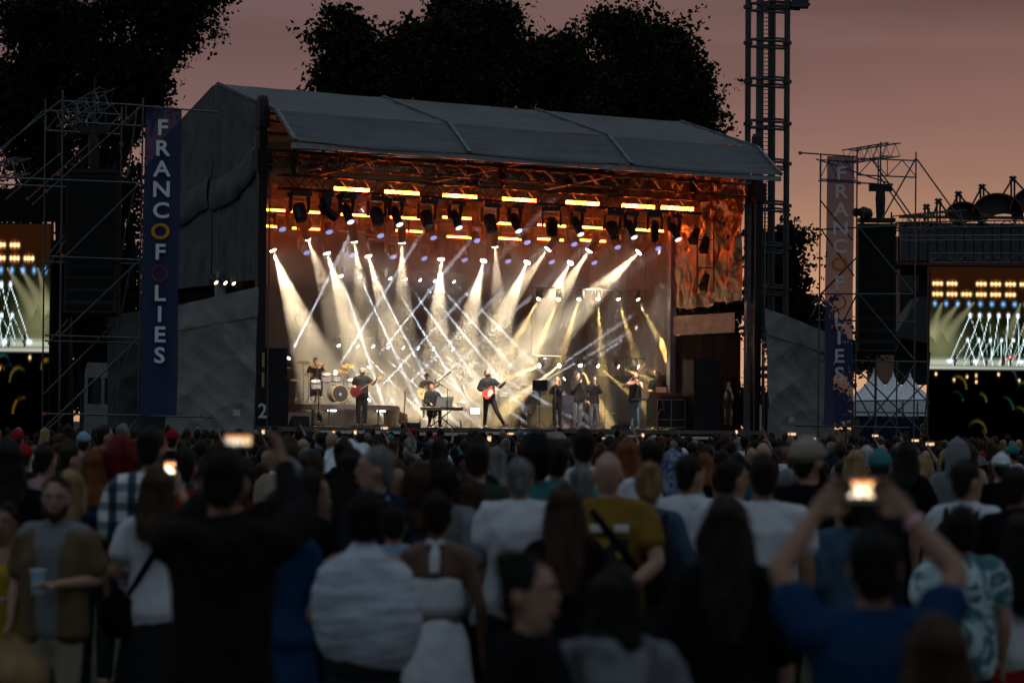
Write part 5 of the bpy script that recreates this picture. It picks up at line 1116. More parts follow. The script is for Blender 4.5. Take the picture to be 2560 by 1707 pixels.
# lead guitarist
LPz = (((-.09, 0, .90), (-.20, .12, .51), (-.40, .22, .13), (-.53, .30, .12)), ((.09, 0, .90), (.10, -.02, .48), (.10, -.08, .09), (.11, .08, .03)))
lead = player(1222, 923, 4.6, 205, 'guitarist with tied back hair playing a red and white guitar mid step', sex='m', arms=('neck', 'strum'), shirt=('charcoal', 'long', .012), legs=('trousers', 'charcoal'), hair=('bun', 'dark'), head_pitch=R(-26), extras=('beard',), lean=R(-6), legpose=LPz)
lw_, rw_ = wpt(lead, lead.J[-1][2]), wpt(lead, lead.J[1][2]); B_ = rw_+Vector((-.04, -.07, -.05)); guitar(B_, B_+(lw_+Vector((0, -.05, .05))-B_).normalized()*.80, Vector((.1, -1, .15)), mat('red_lacquer', (.55, .035, .02), .2, spec=.6), 'red electric guitar with a white guard in the middle of the stage')
new('tie', MB().loft([lead.sc(Vector((0, .115, 1.44))), lead.sc(Vector((0, .135, 1.30))), lead.sc(Vector((0, .13, 1.10)))], [(.012, .006), (.022, .006), (.03, .006)], 6), lead.o, CLOTH['navy']).matrix_parent_inverse = Matrix.Identity(4)
# bassist behind
bs = player(1066, 934, 8.4, 185, 'bass player in black behind the keyboard player', z=DECK+.25, sex='m', arms=('neck', 'strum'), shirt=('black', 'short', .01), legs=('trousers', 'black'), hair=('cap', 'black'), head_yaw=R(40))
lw_, rw_ = wpt(bs, bs.J[-1][2]), wpt(bs, bs.J[1][2]); B_ = rw_+Vector((-.03, -.07, -.02)); guitar(B_, B_+(lw_+Vector((.0, -.05, .12))-B_).normalized()*.98, Vector((0, -1, .1)), M_wood, 'pale wooden bass guitar behind the keyboard player', body=.23)
# keyboard player, seated
SIT = (((-.10, 0, .56), (-.14, .42, .54), (-.16, .36, .09), (-.17, .52, .03)), ((.10, 0, .56), (.14, .42, .54), (.18, .30, .09), (.19, .46, .03)))
def sit_fix(fg, dz): fg.o.matrix_basis = Matrix.Translation((0, 0, dz)) @ fg.o.matrix_basis
SITL = [tuple((x, y, z+.36) for x, y, z in leg) for leg in SIT]
ky = player(1080, 958, 5.2, 198, 'grey haired keyboard player seated in a dark shirt', H=1.80, sex='m', arms=('keys', 'keys'), shirt=('charcoal', 'long', .012), legs=('trousers', 'black'), hair=('short', 'grey'), head_pitch=R(-24), legpose=SITL)
sit_fix(ky, P(1080, 958, ky.p.y).z-DECK-1.80)
kp = at(1104, 4.7); kz = P(1104, 1018, kp.y).z; kb = thing('keyboard', kp, 'black stage keyboard on a crossed stand', 'keyboard')
s_ = F/kp.y; hw = 104/s_/2
new('case', MB().obox((kp.x, kp.y, kz-.05), EU*0+Vector((hw, .12, 0)), Vector((-.02, .16, 0)), Vector((0, 0, .05))), kb, M_black); kk = MB()
for i in range(36): kk.obox((kp.x-hw*.92+hw*1.84*i/35, kp.y+.05+.12*(i/35-.5)*2*.9, kz+.004), Vector((hw*.022, .003, 0)), Vector((0, .07, 0)), Vector((0, 0, .008)))
new('keys', kk, kb, mat('ivory_keys', (.6, .58, .54), .35))
for sx in (-1, 1):
    for dy in (-.12, .12): new('stand_leg', MB().tube((kp.x-sx*hw*.45, kp.y+dy, kz-.1), (kp.x+sx*hw*.55, kp.y+dy, DECK+.02), .02, 6), kb, M_black)
lp = Vector((kp.x+.05, kp.y-.05, kz)); tb_ = thing('tablet_stand', lp, 'dark screen propped on the keyboard', 'screen'); new('panel', MB().obox(lp+Vector((.05, 0, .18)), Vector((.27, 0, .0)), Vector((0, .012, 0)), Vector((.03, .06, .17))), tb_, M_black); new('foot', MB().obox(lp+Vector((.05, .06, .01)), Vector((.15, 0, 0)), Vector((0, .08, 0)), Vector((0, 0, .008))), tb_, M_black)
mic_stand(at(1118, 4.4), P(1088, 952, kp.y-.2), True, 'boom microphone stand before the keyboard player')
st = thing('stool', at(1080, 5.3), 'chrome stool under the keyboard player', 'stool'); sp = at(1080, 5.25); new('seat', MB().loft([sp+Vector((0, 0, .42)), sp+Vector((0, 0, .5))], [.19, .18], 14), st, M_black)
for a in range(4): new('leg', MB().tube(sp+Vector((0, 0, .42)), sp+Vector((.2*math.cos(a*1.57+.7), .2*math.sin(a*1.57+.7), .01)), .012, 6), st, M_chrome)
# riser with drum kit and drummer
ra, rb = uvz(at(748, 8.2)), uvz(at(966, 8.2)); rz = P(840, 1012, at(840, 8).y).z
rs = thing('drum_riser', at(855, 8.2), 'pale edged platform under the drum kit', 'platform')
new('top', MB().sbox(ra[0], rb[0], 7.2, 10.2, rz-.16, rz-.02), rs, mat('riser_edge', (.42, .38, .36), .5)); new('carpet', MB().sbox(ra[0]+.05, rb[0]-.05, 7.25, 10.15, rz-.02, rz), rs, M_blackcloth)
for k in range(6):
    u = ra[0]+.1+(rb[0]-ra[0]-.2)*k/5
    for v in (7.35, 10.0): new('leg', MB().tube(S(u, v, DECK), S(u, v, rz-.16), .03, 6), rs, M_steel)
dk = at(842, 8.4, rz); kit = thing('drum_kit', dk, 'drum kit with clear bass drum and brass cymbals on the platform', 'drum kit')
M_shell = mat('drum_shell', (.30, .28, .30), .15, var=.2, spec=.7); M_headk = mat('drum_head_dark', (.02, .02, .022), .3); M_brass = mat('cymbal_brass', (.62, .42, .14), .25, metal=.9, var=.15)
def drum(c, ax, r, d, hm=None, nm='drum'):
    ax = Vector(ax).normalized(); o = new(nm, MB().loft([c-ax*d/2, c+ax*d/2], [r, r], 22, side=EU, cap=False), kit, M_shell, False)
    for e in (-1, 1): new('hoop', MB().loft([c+ax*(e*d/2-.02), c+ax*(e*d/2+.02)], [r*1.03, r*1.03], 22, side=EU, cap=False), o, M_chrome)
    h = c+ax*(d/2+.021); new('skin', MB().loft([h, h+ax*.006], [r*.96, r*.96], 22, side=EU, cap=False), o, hm or mat('drum_skin', (.6, .58, .55), .4)); return o
fw = (CAMD(dk)+EU*.35).normalized(); fw.z = 0; c_ = P(844, 984, dk.y); 
bd = drum(c_, fw, .29, .42, M_headk, 'bass_drum'); hp_ = c_+fw*.245; new('hoop_front', MB().loft([hp_-fw*.02, hp_+fw*.02], [.305, .305], 24, side=EU, cap=False), bd, M_wood)
new('head_front', MB().loft([hp_+fw*.021, hp_+fw*.024], [.275, .275], 24, side=EU, cap=False), bd, M_headk); new('logo', MB().loft([hp_+fw*.026-Vector((0, 0, .02)), hp_+fw*.03-Vector((0, 0, .02))], [.05, .05], 12, side=EU, cap=False), bd, mat('skin_logo', (.35, .36, .42), .5))
for x, y, r in ((818, 945, .16), (842, 944, .15), (880, 958, .2), (790, 962, .18)): drum(P(x, y, dk.y+.2), (0, -.35, 1), r, .22)
for x, y, r, zt in ((760, 906, .24, 1), (793, 915, .22, 1), (772, 936, .17, 1), (860, 927, .27, 1), (870, 914, .24, 1), (740, 950, .16, 0)):
    c = P(x, y, dk.y+.1); new('cymbal', MB().loft([c, c+Vector((0, -.004, .012)), c+Vector((0, -.006, .03))], [(r, r), (r*.35, r*.35), (r*.1, r*.1)], 20, side=Vector((1, 0, .1)), cap=False), kit, M_brass)
    new('cymbal_stand', MB().tube((c.x, c.y, rz), c, .014, 6), kit, M_chrome)
    for a in range(3): new('stand_leg', MB().tube((c.x, c.y, rz+.25), (c.x+.24*math.cos(a*2.1), c.y+.24*math.sin(a*2.1), rz+.01), .01, 5), kit, M_chrome)
dm = player(788, 898, 9.3, 190, 'drummer in black with a stick raised', z=rz, H=1.78, sex='m', arms=('drum_up', 'strum'), shirt=('black', 'short', .01), legs=('trousers', 'black'), hair=('short', 'dark'), head_yaw=R(50), legpose=SITL); sit_fix(dm, P(788, 894, dm.p.y).z-rz-1.78)
hp_ = wpt(dm, dm.J[-1][2]); t = thing('drumstick', hp_, 'pale drumstick held up by the drummer', 'drumstick'); new('shaft', MB().loft([hp_+Vector((0, -.04, 0)), hp_+Vector((-.34, -.1, .20))], [.012, .008], 6), t, M_wood); new('tip', MB().ell(hp_+Vector((-.35, -.1, .205)), .014, .014, .014, 6, 4), t, M_wood)
ds = thing('drum_throne', dm.p, 'round black stool under the drummer', 'stool'); new('seat', MB().loft([dm.p+Vector((0, 0, .42)), dm.p+Vector((0, 0, .52))], [.19, .17], 14), ds, M_black); new('post', MB().tube(dm.p, dm.p+Vector((0, 0, .42)), .03, 8), ds, M_chrome)
# singers
g1 = player(1393, 943, 4.8, 150, 'blonde singer in black behind the music stand', sex='f', arms=('face', 'mic'), shirt=('black', 'long', .01), legs=('trousers', 'black'), hair=('long', 'blonde'), head_yaw=R(30))
g2 = player(1443, 931, 4.8, 215, 'backing singer in a black blazer with long brown hair', sex='f', arms=('down', 'mic'), shirt=('black', 'long', .016), legs=('trousers', 'sequin'), hair=('long', 'brown'), head_yaw=R(-20))
g3 = player(1484, 940, 5.0, 190, 'dark haired backing singer in sparkling trousers', sex='f', arms=('mic', 'pocket'), shirt=('black', 'long', .006), legs=('trousers', 'sequin'), hair=('long', 'black'), head_yaw=R(24), bulk=.94)
mic_stand(at(1462, 4.5), P(1450, 958, at(1450, 4.6).y), True, 'microphone stand of the singer in the blazer'); mic_stand(at(1512, 4.7), P(1494, 966, at(1490, 4.8).y), True, 'microphone stand of the dark haired singer')
mic_stand(at(1388, 4.5), P(1398, 955, at(1390, 4.6).y), True, 'microphone stand of the blonde singer')
# violinist
vi = player(1587, 930, 4.6, 160, 'violinist in a black sleeveless vest playing with the bow raised', sex='m', arms=('fiddle', 'bow'), shirt=('black', 'tank', .012), legs=('trousers', 'denim'), hair=('short', 'grey'), extras=('beard',), head_yaw=R(20), head_pitch=R(-14))
lh = wpt(vi, vi.J[-1][2]); ch = wpt(vi, (-.06, .12, 1.50)); tv = (lh-ch).normalized(); nv = Vector((0, -.5, 1)); nv = (nv-tv*nv.dot(tv)).normalized(); wv = nv.cross(tv); vl = thing('violin', ch, 'reddish violin under the violinist\'s chin', 'violin')
pts = [(-.0, .0), (.02, .08), (.08, .10), (.14, .08), (.18, .065), (.22, .08), (.28, .085), (.33, .06), (.35, .0)]; out = [ch+tv*a+wv*b for a, b in pts]+[ch+tv*a-wv*b for a, b in pts[-2:0:-1]]
vb = new('body', MB().prism(out, nv*.04), vl, mat('violin_varnish', (.30, .07, .02), .25, spec=.6)); new('fingerboard', MB().bar(ch+tv*.2+nv*.055, ch+tv*.60+nv*.05, .03, .012), vl, M_black); new('scroll', MB().ell(ch+tv*.63+nv*.03, .03, .03, .03, 8, 5), vl, MATS['violin_varnish'])
bh_ = wpt(vi, vi.J[1][2]); bw = thing('violin_bow', bh_, 'violin bow slanting up from the violin', 'bow'); be = P(1612, 910, bh_.y-.05); new('stick', MB().tube(bh_+Vector((0, -.03, 0)), be, .008, 5), bw, M_wood); new('hair', MB().bar(bh_+Vector((.02, -.03, -.01)), be+Vector((.02, 0, -.01)), .006, .003), bw, CLOTH['white'])
# monitor engineer and a shadowed musician
en = player(1713, 952, 4.4, 175, 'monitor engineer behind the mixing desk at the right', sex='m', arms=('front', 'front'), shirt=('black', 'short', .01), legs=('trousers', 'black'), hair=('short', 'blonde'))
sm = player(1642, 928, 6.0, 170, 'musician in black half hidden in shadow right of the violinist', sex='m', arms=('away', 'front'), shirt=('black', 'short', .01), legs=('trousers', 'black'), hair=('short', 'dark'), skin=1)
# shoes for the players who stand in front
for fg, c in ((ga, (.35, .03, .02)), (lead, (.12, .09, .07)), (vi, (.05, .05, .06)), (g1, (.01, .01, .01)), (g2, (.01, .01, .01)), (g3, (.01, .01, .01)), (ky, (.01, .01, .01))):
    lp_ = LPz if fg is lead else (SITL if fg is ky else [((0, 0, 0), (0, 0, 0), (sx*.105, -.025, .09), (sx*.12, .13, .03)) for sx in (-1, 1)])
    for q in lp_:
        an, toe = Vector(q[2]), Vector(q[3]); o = new('shoe', MB().loft([fg.sc(an+Vector((0, -.05, -.045))), fg.sc(an+(toe-an)*.5+Vector((0, 0, -.01))), fg.sc(toe+(toe-an)*.12)], [(.048, .045), (.052, .042), (.042, .028)], 10), fg.o, mat('shoe_%g' % c[0], c, .5), True); o.matrix_parent_inverse = Matrix.Identity(4)
# ---------------------------------------------------------------- gear
M_spk = mat('loudspeaker_black', (.014, .014, .015), .55, var=.2)
def pxbox(x0, y0, x1, y1, v, dep, m, name, parent, grow=0):
    p, q = SP(x0, y0, v), SP(x1, y1, v); a, c = uvz(p)[0], uvz(q)[0]; return new(name, MB().sbox(a, c, v, v+dep, q.z, p.z), parent, m)
for x0, x1, y0, ym, v, lb in ((660, 722, 869, 945, 2.6, 'tall black loudspeaker stack at the left of the stage'), (1735, 1800, 899, 968, 2.6, 'tall black loudspeaker stack at the right of the stage')):
    b_ = at((x0+x1)/2, v); t = thing('loudspeaker_stack', b_, lb, 'loudspeaker'); yb = 853.5+0; zb = P((x0+x1)/2, 1062, b_.y).z
    p, q = SP(x0, y0, v), SP(x1, y0, v); u0, u1 = uvz(p)[0], uvz(q)[0]; zt = p.z; zm = SP(x0, ym, v).z
    new('top_cabinet', MB().sbox(u0, u1-.04, v, v+.7, zm+.01, zt), t, M_spk); new('bass_cabinet', MB().sbox(u0, u1, v-.03, v+.75, DECK, zm-.01), t, M_spk)
    new('grille', MB().sbox(u0+.06, u1-.1, v-.012, v-.002, zm+.06, zt-.06), t, mat('speaker_grille2', (.02, .02, .02), .8, bump=.5, bscale=60)); new('handle', MB().sbox((u0+u1)/2-.1, (u0+u1)/2+.1, v-.045, v-.032, (zm+DECK)/2, (zm+DECK)/2+.05), t, M_black)
def zpx(x, y, v): return SP(x, y, v).z
fc = thing('flight_case', at(1676, 3.0), 'black flight case rack with metal edges under the mixing desk', 'flight case'); u0, u1 = uvz(at(1643, 3))[0], uvz(at(1712, 3))[0]; zt = zpx(1676, 998, 3)
new('body', MB().sbox(u0, u1, 3, 3.7, DECK+.08, zt), fc, M_black)
for u in (u0, (u0+u1)/2, u1): new('edge', MB().sbox(u-.012, u+.012, 2.985, 3.0, DECK+.08, zt), fc, M_alu)
for z in (DECK+.09, DECK+.35, zt-.02): new('edge', MB().sbox(u0, u1, 2.975, 2.985, z-.012, z+.012), fc, M_alu)
for u in (u0+.1, u1-.1): new('castor', MB().loft([S(u-.02, 3.1, DECK+.04), S(u+.02, 3.1, DECK+.04)], [.04, .04], 10), fc, M_black)
cb_ = thing('cable_loop', S(u0+.15, 2.9, zt), 'orange cable hanging over the flight case', 'cable'); new('loop', MB().loft([S(u0+.05+.18*math.sin(a*.55), 2.92, zt-.05-.30*a/4+.12*math.cos(a*1.2)) for a in range(9)], [.014]*9, 6), cb_, mat('orange_cable', (.5, .10, .03), .5))
ds = thing('mixing_desk', S((u0+u1)/2, 3.3, zt), 'dark mixing desk on the flight case', 'mixing desk'); new('body', MB().prism([S(u0+.1, 3.0, zt+.005), S(u0+.1, 3.65, zt+.005), S(u0+.1, 3.65, zt+.22), S(u0+.1, 3.05, zt+.10)], EU*(u1-u0+.25)), ds, M_spk); new('screen', MB().sbox(u0+.2, u0+.6, 3.4, 3.42, zt+.24, zt+.42), ds, emat('desk_glow', (.6, .25, .15), .25))
# music stand
mp = at(1349, 3.0); t = thing('music_stand', mp, 'black perforated music stand before the blonde singer', 'music stand'); zt = zpx(1350, 950, 3); zb = zpx(1350, 976, 3)
new('plate', MB().obox((mp.x, mp.y, (zt+zb)/2), Vector((.25, .05, 0)), Vector((0, .008, .003)), Vector((0, .06, (zt-zb)/2))), t, M_black); new('paper', MB().obox((mp.x+.06, mp.y+.03, (zt+zb)/2), Vector((.24, .05, 0)), Vector((0, .004, 0)), Vector((0, .06, (zt-zb)/2*.95))), t, CLOTH['white']); new('pole', MB().tube(mp+Vector((0, .05, .1)), (mp.x, mp.y+.05, zb), .012, 6), t, M_black)
for a in range(3): new('leg', MB().tube(mp+Vector((0, .05, .3)), mp+Vector((.3*math.cos(a*2.1+.5), .05+.3*math.sin(a*2.1+.5), .01)), .01, 5), t, M_black)
# white chair seen from behind
cp = at(1420, 2.7); t = thing('chair', cp, 'white padded chair with its back to the crowd', 'chair'); z0, z1 = zpx(1420, 1030, 2.7), zpx(1420, 989, 2.7); pw = mat('white_vinyl', (.62, .56, .55), .4, var=.06)
new('backrest', MB().loft([(cp.x, cp.y, z0), (cp.x, cp.y-.02, (z0+z1)/2), (cp.x+.02, cp.y+.03, z1)], [(.17, .03), (.185, .035), (.175, .03)], 12), t, pw); new('seat', MB().loft([(cp.x, cp.y-.02, z0-.02), (cp.x, cp.y+.40, z0-.02)], [(.19, .035), (.18, .03)], 12), t, pw)
for dx, dy in ((-.15, 0), (.15, 0), (-.15, .36), (.15, .36)): new('leg', MB().tube((cp.x+dx, cp.y+dy, z0-.05), (cp.x+dx*1.1, cp.y+dy, DECK), .014, 6), t, M_wood)
# folding side table with bottles
tp_ = at(1316, 2.8); t = thing('folding_table', tp_, 'small folding table with crossed legs', 'table'); zt = zpx(1316, 1031, 2.8); new('top', MB().box((tp_.x-.24, tp_.y-.16, zt-.02), (tp_.x+.24, tp_.y+.16, zt)), t, mat('table_top', (.35, .28, .2), .5))
for dy in (-.14, .14):
    for sx in (-1, 1): new('leg', MB().tube((tp_.x-sx*.22, tp_.y+dy, zt-.02), (tp_.x+sx*.22, tp_.y+dy, DECK), .011, 6), t, M_chrome)
def bottle(p, label, h=.24, grp='water bottles on the stage'):
    t = thing('water_bottle', p, label, 'bottle', grp); new('body', MB().loft([p, p+UP*h*.6, p+UP*h*.75, p+UP*h*.86], [.035, .035, .025, .013], 10, cap=False), t, mat('clear_plastic', (.55, .58, .6), .15, spec=.6)); new('cap', MB().loft([p+UP*h*.865, p+UP*h], [.016, .016], 8, cap=False), t, mat('bottle_cap', (.5, .52, .6), .5))
bottle(Vector((tp_.x-.04, tp_.y, zt)), 'water bottle on the folding table')
for x, v, lb in ((989, 2.0, 'water bottle at the stage edge left of the keyboard'), (1050, 2.0, 'water bottle at the stage edge under the keyboard'), (1152, 2.0, 'water bottle at the stage edge right of the keyboard'), (1447, 2.2, 'water bottle at the feet of the singer in the blazer'), (1482, 2.2, 'left water bottle of the pair by the dark haired singer'), (1488, 2.25, 'right water bottle of the pair by the dark haired singer')): bottle(at(x, v), lb, .27)
gl = Vector((tp_.x+.1, tp_.y, zt)); t = thing('beer_cup', gl, 'small amber drink on the folding table', 'cup'); new('cup', MB().loft([gl, gl+UP*.1], [.03, .037], 10, cap=False), t, mat('amber_drink', (.5, .22, .03), .2)); new('foam', MB().loft([gl+UP*.101, gl+UP*.11], [.035, .034], 10, cap=False), t, CLOTH['white'])
# amplifier, guitar on its stand, pedal board
am = thing('amplifier', at(748, 5.2), 'pale guitar amplifier at the left beside the loudspeaker stack', 'amplifier'); u0, u1 = uvz(at(720, 5.2))[0], uvz(at(777, 5.2))[0]; zt = zpx(748, 1032, 5.2)
new('cabinet', MB().sbox(u0, u1, 5.2, 5.6, DECK, max(zt, DECK+.45)), am, mat('cream_tolex', (.45, .42, .38), .7)); new('grille', MB().sbox(u0+.05, u1-.05, 5.19, 5.199, DECK+.05, max(zt, DECK+.45)-.14), am, mat('grille_cloth', (.36, .33, .30), .9))
gp = at(797, 3.0, DECK+.26); guitar(gp, gp+Vector((-.03, .10, .70)), Vector((0, -1, .15)), mat('butterscotch_lacquer', (.62, .30, .045), .25, spec=.5), 'yellow guitar standing on the stage floor', False, (.02, .02, .02), .20); t = thing('guitar_stand', at(797, 3.05), 'black stand holding the yellow guitar', 'guitar stand')
for sx in (-1, 1): new('leg', MB().tube(at(797, 3.1, DECK+.5), at(797, 2.95)+Vector((sx*.22, 0, .01)), .011, 6), t, M_black)
new('cradle', MB().bar(at(797, 2.95, DECK+.05)+Vector((-.16, 0, 0)), at(797, 2.95, DECK+.05)+Vector((.16, 0, 0)), .03, .02), t, M_black)
gp = at(1009, 5.2, DECK+.3); guitar(gp, gp+Vector((.04, .12, .72)), Vector((0, -1, .15)), mat('natural_lacquer', (.40, .22, .10), .3), 'brown guitar on a stand left of the keyboard player', False, None, .22)
pb = thing('pedal_board', at(920, 2.2), 'row of small effect pedals before the guitarist on the left', 'pedal board'); b0 = at(920, 2.2); new('board', MB().sbox(uvz(at(888, 2.2))[0], uvz(at(966, 2.2))[0], 2.1, 2.5, DECK, DECK+.04), pb, M_black)
for k in range(9): u = uvz(at(893+k*8.4, 2.2))[0]; new('pedal', MB().sbox(u-.04, u+.04, 2.16, 2.32, DECK+.04, DECK+.09), pb, mat('pedal_%d' % (k % 4), ((.45, .42, .38), (.5, .08, .03), (.05, .3, .32), (.4, .35, .1))[k % 4], .4))
for i, (x, v, lb) in enumerate(((752, 1.7, 'black wedge monitor at the left stage edge'), (1030, 1.6, 'black wedge monitor before the keyboard'), (1555, 1.8, 'black wedge monitor before the violinist'))):
    b_ = at(x, v); t = thing('wedge_monitor', b_, lb, 'loudspeaker', 'wedge monitors at the stage edge'); a, c, _ = uvz(b_); new('cabinet', MB().prism([S(a-.28, c-.05, DECK), S(a-.28, c+.35, DECK), S(a-.28, c+.02, DECK+.33 if i == 0 else DECK+.16)], EU*.56), t, M_spk); new('grille', MB().prism([S(a-.24, c+.30, DECK+.06), S(a-.24, c+.28, DECK+.10), S(a-.24, c+.06, DECK+.15)], EU*.48), t, M_spk)
# table stand with a pale instrument tray before the violinist, dark amplifiers and racks at the back
for x0, y0, x1, y1, v, lb, nm in ((1335, 1012, 1385, 1062, 7.5, 'dark amplifier behind the folding table', 'amplifier'), (1500, 1030, 1545, 1062, 6.5, 'low dark case right of the singers', 'equipment_case'), (1246, 985, 1272, 1062, 8.5, 'dark amplifier behind the red guitar player', 'amplifier'), (1540, 960, 1575, 1060, 8.8, 'dark equipment rack behind the violinist', 'equipment_case'), (1800, 940, 1850, 1068, 4.0, 'black equipment case behind the right loudspeaker stack', 'equipment_case'), (975, 1020, 1000, 1062, 7.8, 'dark amplifier right of the drum platform', 'amplifier')):
    t = thing(nm, at((x0+x1)/2, v), lb, nm.replace('_', ' ')); a, c = uvz(at(x0, v))[0], uvz(at(x1, v))[0]; z = zpx((x0+x1)/2, y0, v); new('cabinet', MB().sbox(a, c, v, v+.5, DECK, z), t, M_spk); new('front_panel', MB().sbox(a+.05, c-.05, v-.012, v-.001, DECK+.06, z-.08), t, mat('dark_grille', (.03, .028, .026), .7)); new('top_strip', MB().sbox(a+.05, c-.05, v-.012, v-.001, z-.07, z-.02), t, M_alu)
ts = at(1598, 2.9); t = thing('tray_stand', ts, 'pale tray on a thin stand before the violinist', 'stand'); z = zpx(1598, 998, 2.9); new('tray', MB().obox((ts.x, ts.y, z), Vector((.26, 0, 0)), Vector((0, .14, 0)), Vector((0, 0, .02))), t, M_alu); new('pole', MB().tube(ts, (ts.x, ts.y, z), .014, 6), t, M_chrome)
# crumpled orange lit cloth over gear at the far right
cp_ = at(1830, 3.0); t = thing('draped_cover', cp_, 'crumpled cover glowing orange at the right edge of the stage', 'cover'); u_, v_, _ = uvz(cp_)
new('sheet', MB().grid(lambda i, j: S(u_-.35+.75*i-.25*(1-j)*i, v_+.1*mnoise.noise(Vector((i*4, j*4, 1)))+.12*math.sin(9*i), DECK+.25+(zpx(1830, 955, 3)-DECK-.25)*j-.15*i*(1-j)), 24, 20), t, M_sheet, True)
for i, (x0, x1, v, lb) in enumerate(((800, 1010, 1.9, 'pale cable lying along the stage edge at the left'), (1020, 1230, 1.7, 'black cable lying along the stage edge before the keyboard'), (1290, 1530, 1.9, 'pale cable lying along the stage edge before the singers'))):
    p, q = at(x0, v), at(x1, v); t = thing('stage_cable', p, lb, 'cable'); pts = [p+(q-p)*(k/24)+EV*(.18*math.sin(k*1.1+i)+.1*math.sin(k*2.7))+UP*.014 for k in range(25)]; new('lead', MB().loft(pts, [.014]*25, 6), t, mat('cable_%d' % (i % 2), ((.4, .38, .35), (.02, .02, .02))[i % 2], .5)); new('plug', MB().loft([pts[-1], pts[-1]+EU*.1], [.02, .024], 8), t, M_chrome)
bake_all()
# ================================================================ phones
def phone_pic(a, c):                       # a small view of the lit stage
    v = mnoise.noise(Vector((a*11, c*4, 1)))
    if c < .20: return (.015, .012, .012)
    if c > .90 or a < .04 or a > .97: return (.05, .03, .03)
    if c > .74: return (1.1, .42, .10) if (a*9) % 1 < .65 and c < .84 else (.35, .09, .02)
    fan = abs(math.sin((a-.5)*16/(1.35-c)+.4)); g = max(.25, fan)*(1.1-.35*abs(a-.45))
    return (1.15*g, (.93-.25*max(0, a-.6))*g+.1*v, (.70-.75*max(0, a-.55))*g+.1*v)
PH = {}
def phone(c, toward, label, w=.15, h=.072, strength=2.2, tilt=0, dark=False):
    """toward: unit vector from the phone to its user"""
    t = thing('phone', c, label, 'phone', 'phones held up over the crowd'); d = Vector(toward).normalized()
    M = Matrix.Translation(c) @ (d.to_track_quat('-Y', 'Z').to_matrix() @ Matrix.Rotation(tilt, 3, 'Y')).to_4x4()
    t.matrix_basis = M
    body = MB(); body.box((-w/2, 0, -h/2), (w/2, .009, h/2)); b = new('case', body, None, M_black); b.parent = t
    me = picture_mesh(phone_pic, w*.94, h*.92, 34, 18); me.materials.append(vcol_emit('phone_screen_%g' % strength, strength))
    s = bpy.data.objects.new('screen', me); col.objects.link(s); s.parent = t; s.location = (0, -.0015, 0)
    return t
# ================================================================ spectators one can tell apart
TAKEN = []
def spect(x, y, s, yaw=0, label='', group=None, hairdz=.012, **kw):
    D = F/s; p = P(x, y, D); H = p.z-hairdz
    kw.setdefault('vox', .021 if s < 330 else (.017 if s < 600 else .013))
    fg = figure(H=H, **kw); place(fg, (p.x, p.y, 0), R(yaw)); tag(fg.o, label, 'person', group); TAKEN.append((p.x, p.y)); CUST.append((x, s)); return fg
CUST = []
G = 'spectators close to the camera'
# --- left
f1 = spect(14, 1262, 430, 172, 'woman in a yellow sleeveless dress at the left edge', G, sex='f', arms=('front', 'front'), shirt=('yellow', 'tank', 0), legs=('dress', 'yellow'), hair=('bun', 'dark'), face=True, skin=1)
f2 = spect(142, 1192, 440, 168, 'bearded man facing us in an open brown shirt over a grey tee', G, arms=('front', 'down'), shirt=('grey', 'short', 0), legs=('trousers', 'beige'), hair=('short', 'dark'), extras=('beard',), face=True, head_yaw=R(14), head_pitch=R(6))
# open shirt of the bearded man: two front halves and sleeves
ov = MB(); k_ = f2.k
for sx in (1, -1):
    ov.loft([f2.sc(Vector((sx*.115, .0, .84))), f2.sc(Vector((sx*.112, .0, 1.05))), f2.sc(Vector((sx*.115, .0, 1.28))), f2.sc(Vector((sx*.105, -.01, 1.43)))], [(.098*k_, .155*k_), (.085*k_, .145*k_), (.090*k_, .150*k_), (.085*k_, .105*k_)], 12)
    a, e, w, d = f2.J[sx]; ov.loft([f2.sc(a), f2.sc(a+(e-a)*.8)], [.086*k_, .078*k_], 10)
ob = f2.kid('overshirt', ov, CLOTH['khaki'], None, .008, 9); ob.matrix_parent_inverse = Matrix.Identity(4)
cup = thing('cup', wpt(f2, (-.02, .30, 1.10)), 'pale blue plastic cup held by the bearded man', 'cup')
c0 = cup.location; new('wall', MB().loft([c0, c0+Vector((0, 0, .07)), c0+Vector((0, 0, .13))], [.032, .037, .043], 14, cap=False), cup, mat('cup_plastic', (.28, .42, .55), .3)); new('rim', MB().loft([c0+Vector((0, 0, .128)), c0+Vector((0, 0, .136))], [.046, .046], 14, cap=False), cup, mat('cup_rim', (.6, .65, .7), .3))
spect(18, 1108, 400, 10, 'tall spectator in black behind the woman in yellow', G, shirt=('black', 'long', .01), hair=('wavy', 'black'))
spect(115, 1112, 320, 4, 'spectator in a pale pink tee behind the bearded man', G, shirt=('pink', 'short', .005), hair=('short', 'dark'), head_yaw=R(-30))
spect(176, 1178, 385, -5, 'long haired blonde woman just behind the bearded man', G, sex='f', shirt=('navy', 'short', 0), hair=('long', 'blonde'))
spect(181, 1112, 300, -20, 'dark haired man with head turned right behind the blonde woman', G, shirt=('black', 'short', 0), head_yaw=R(-45))
spect(60, 1112, 260, 0, 'man in a red cap worn backwards at the left', G, shirt=('charcoal', 'short', 0), hair=('backcap', 'red'))
spect(43, 1076, 190, 0, 'far spectator in a bright red cap by the left screen', G, shirt=('white', 'short', 0), hair=('cap', 'red'))
spect(210, 1081, 200, 0, 'spectator in a white and pale blue cap left of the banner', G, shirt=('grey', 'short', 0), hair=('cap', 'skyblue'))
spect(242, 1130, 330, -8, 'woman with ginger wavy hair in a denim jacket', G, sex='f', arms=('down', 'front'), shirt=('denim', 'long', .01), hair=('wavy', 'ginger'))
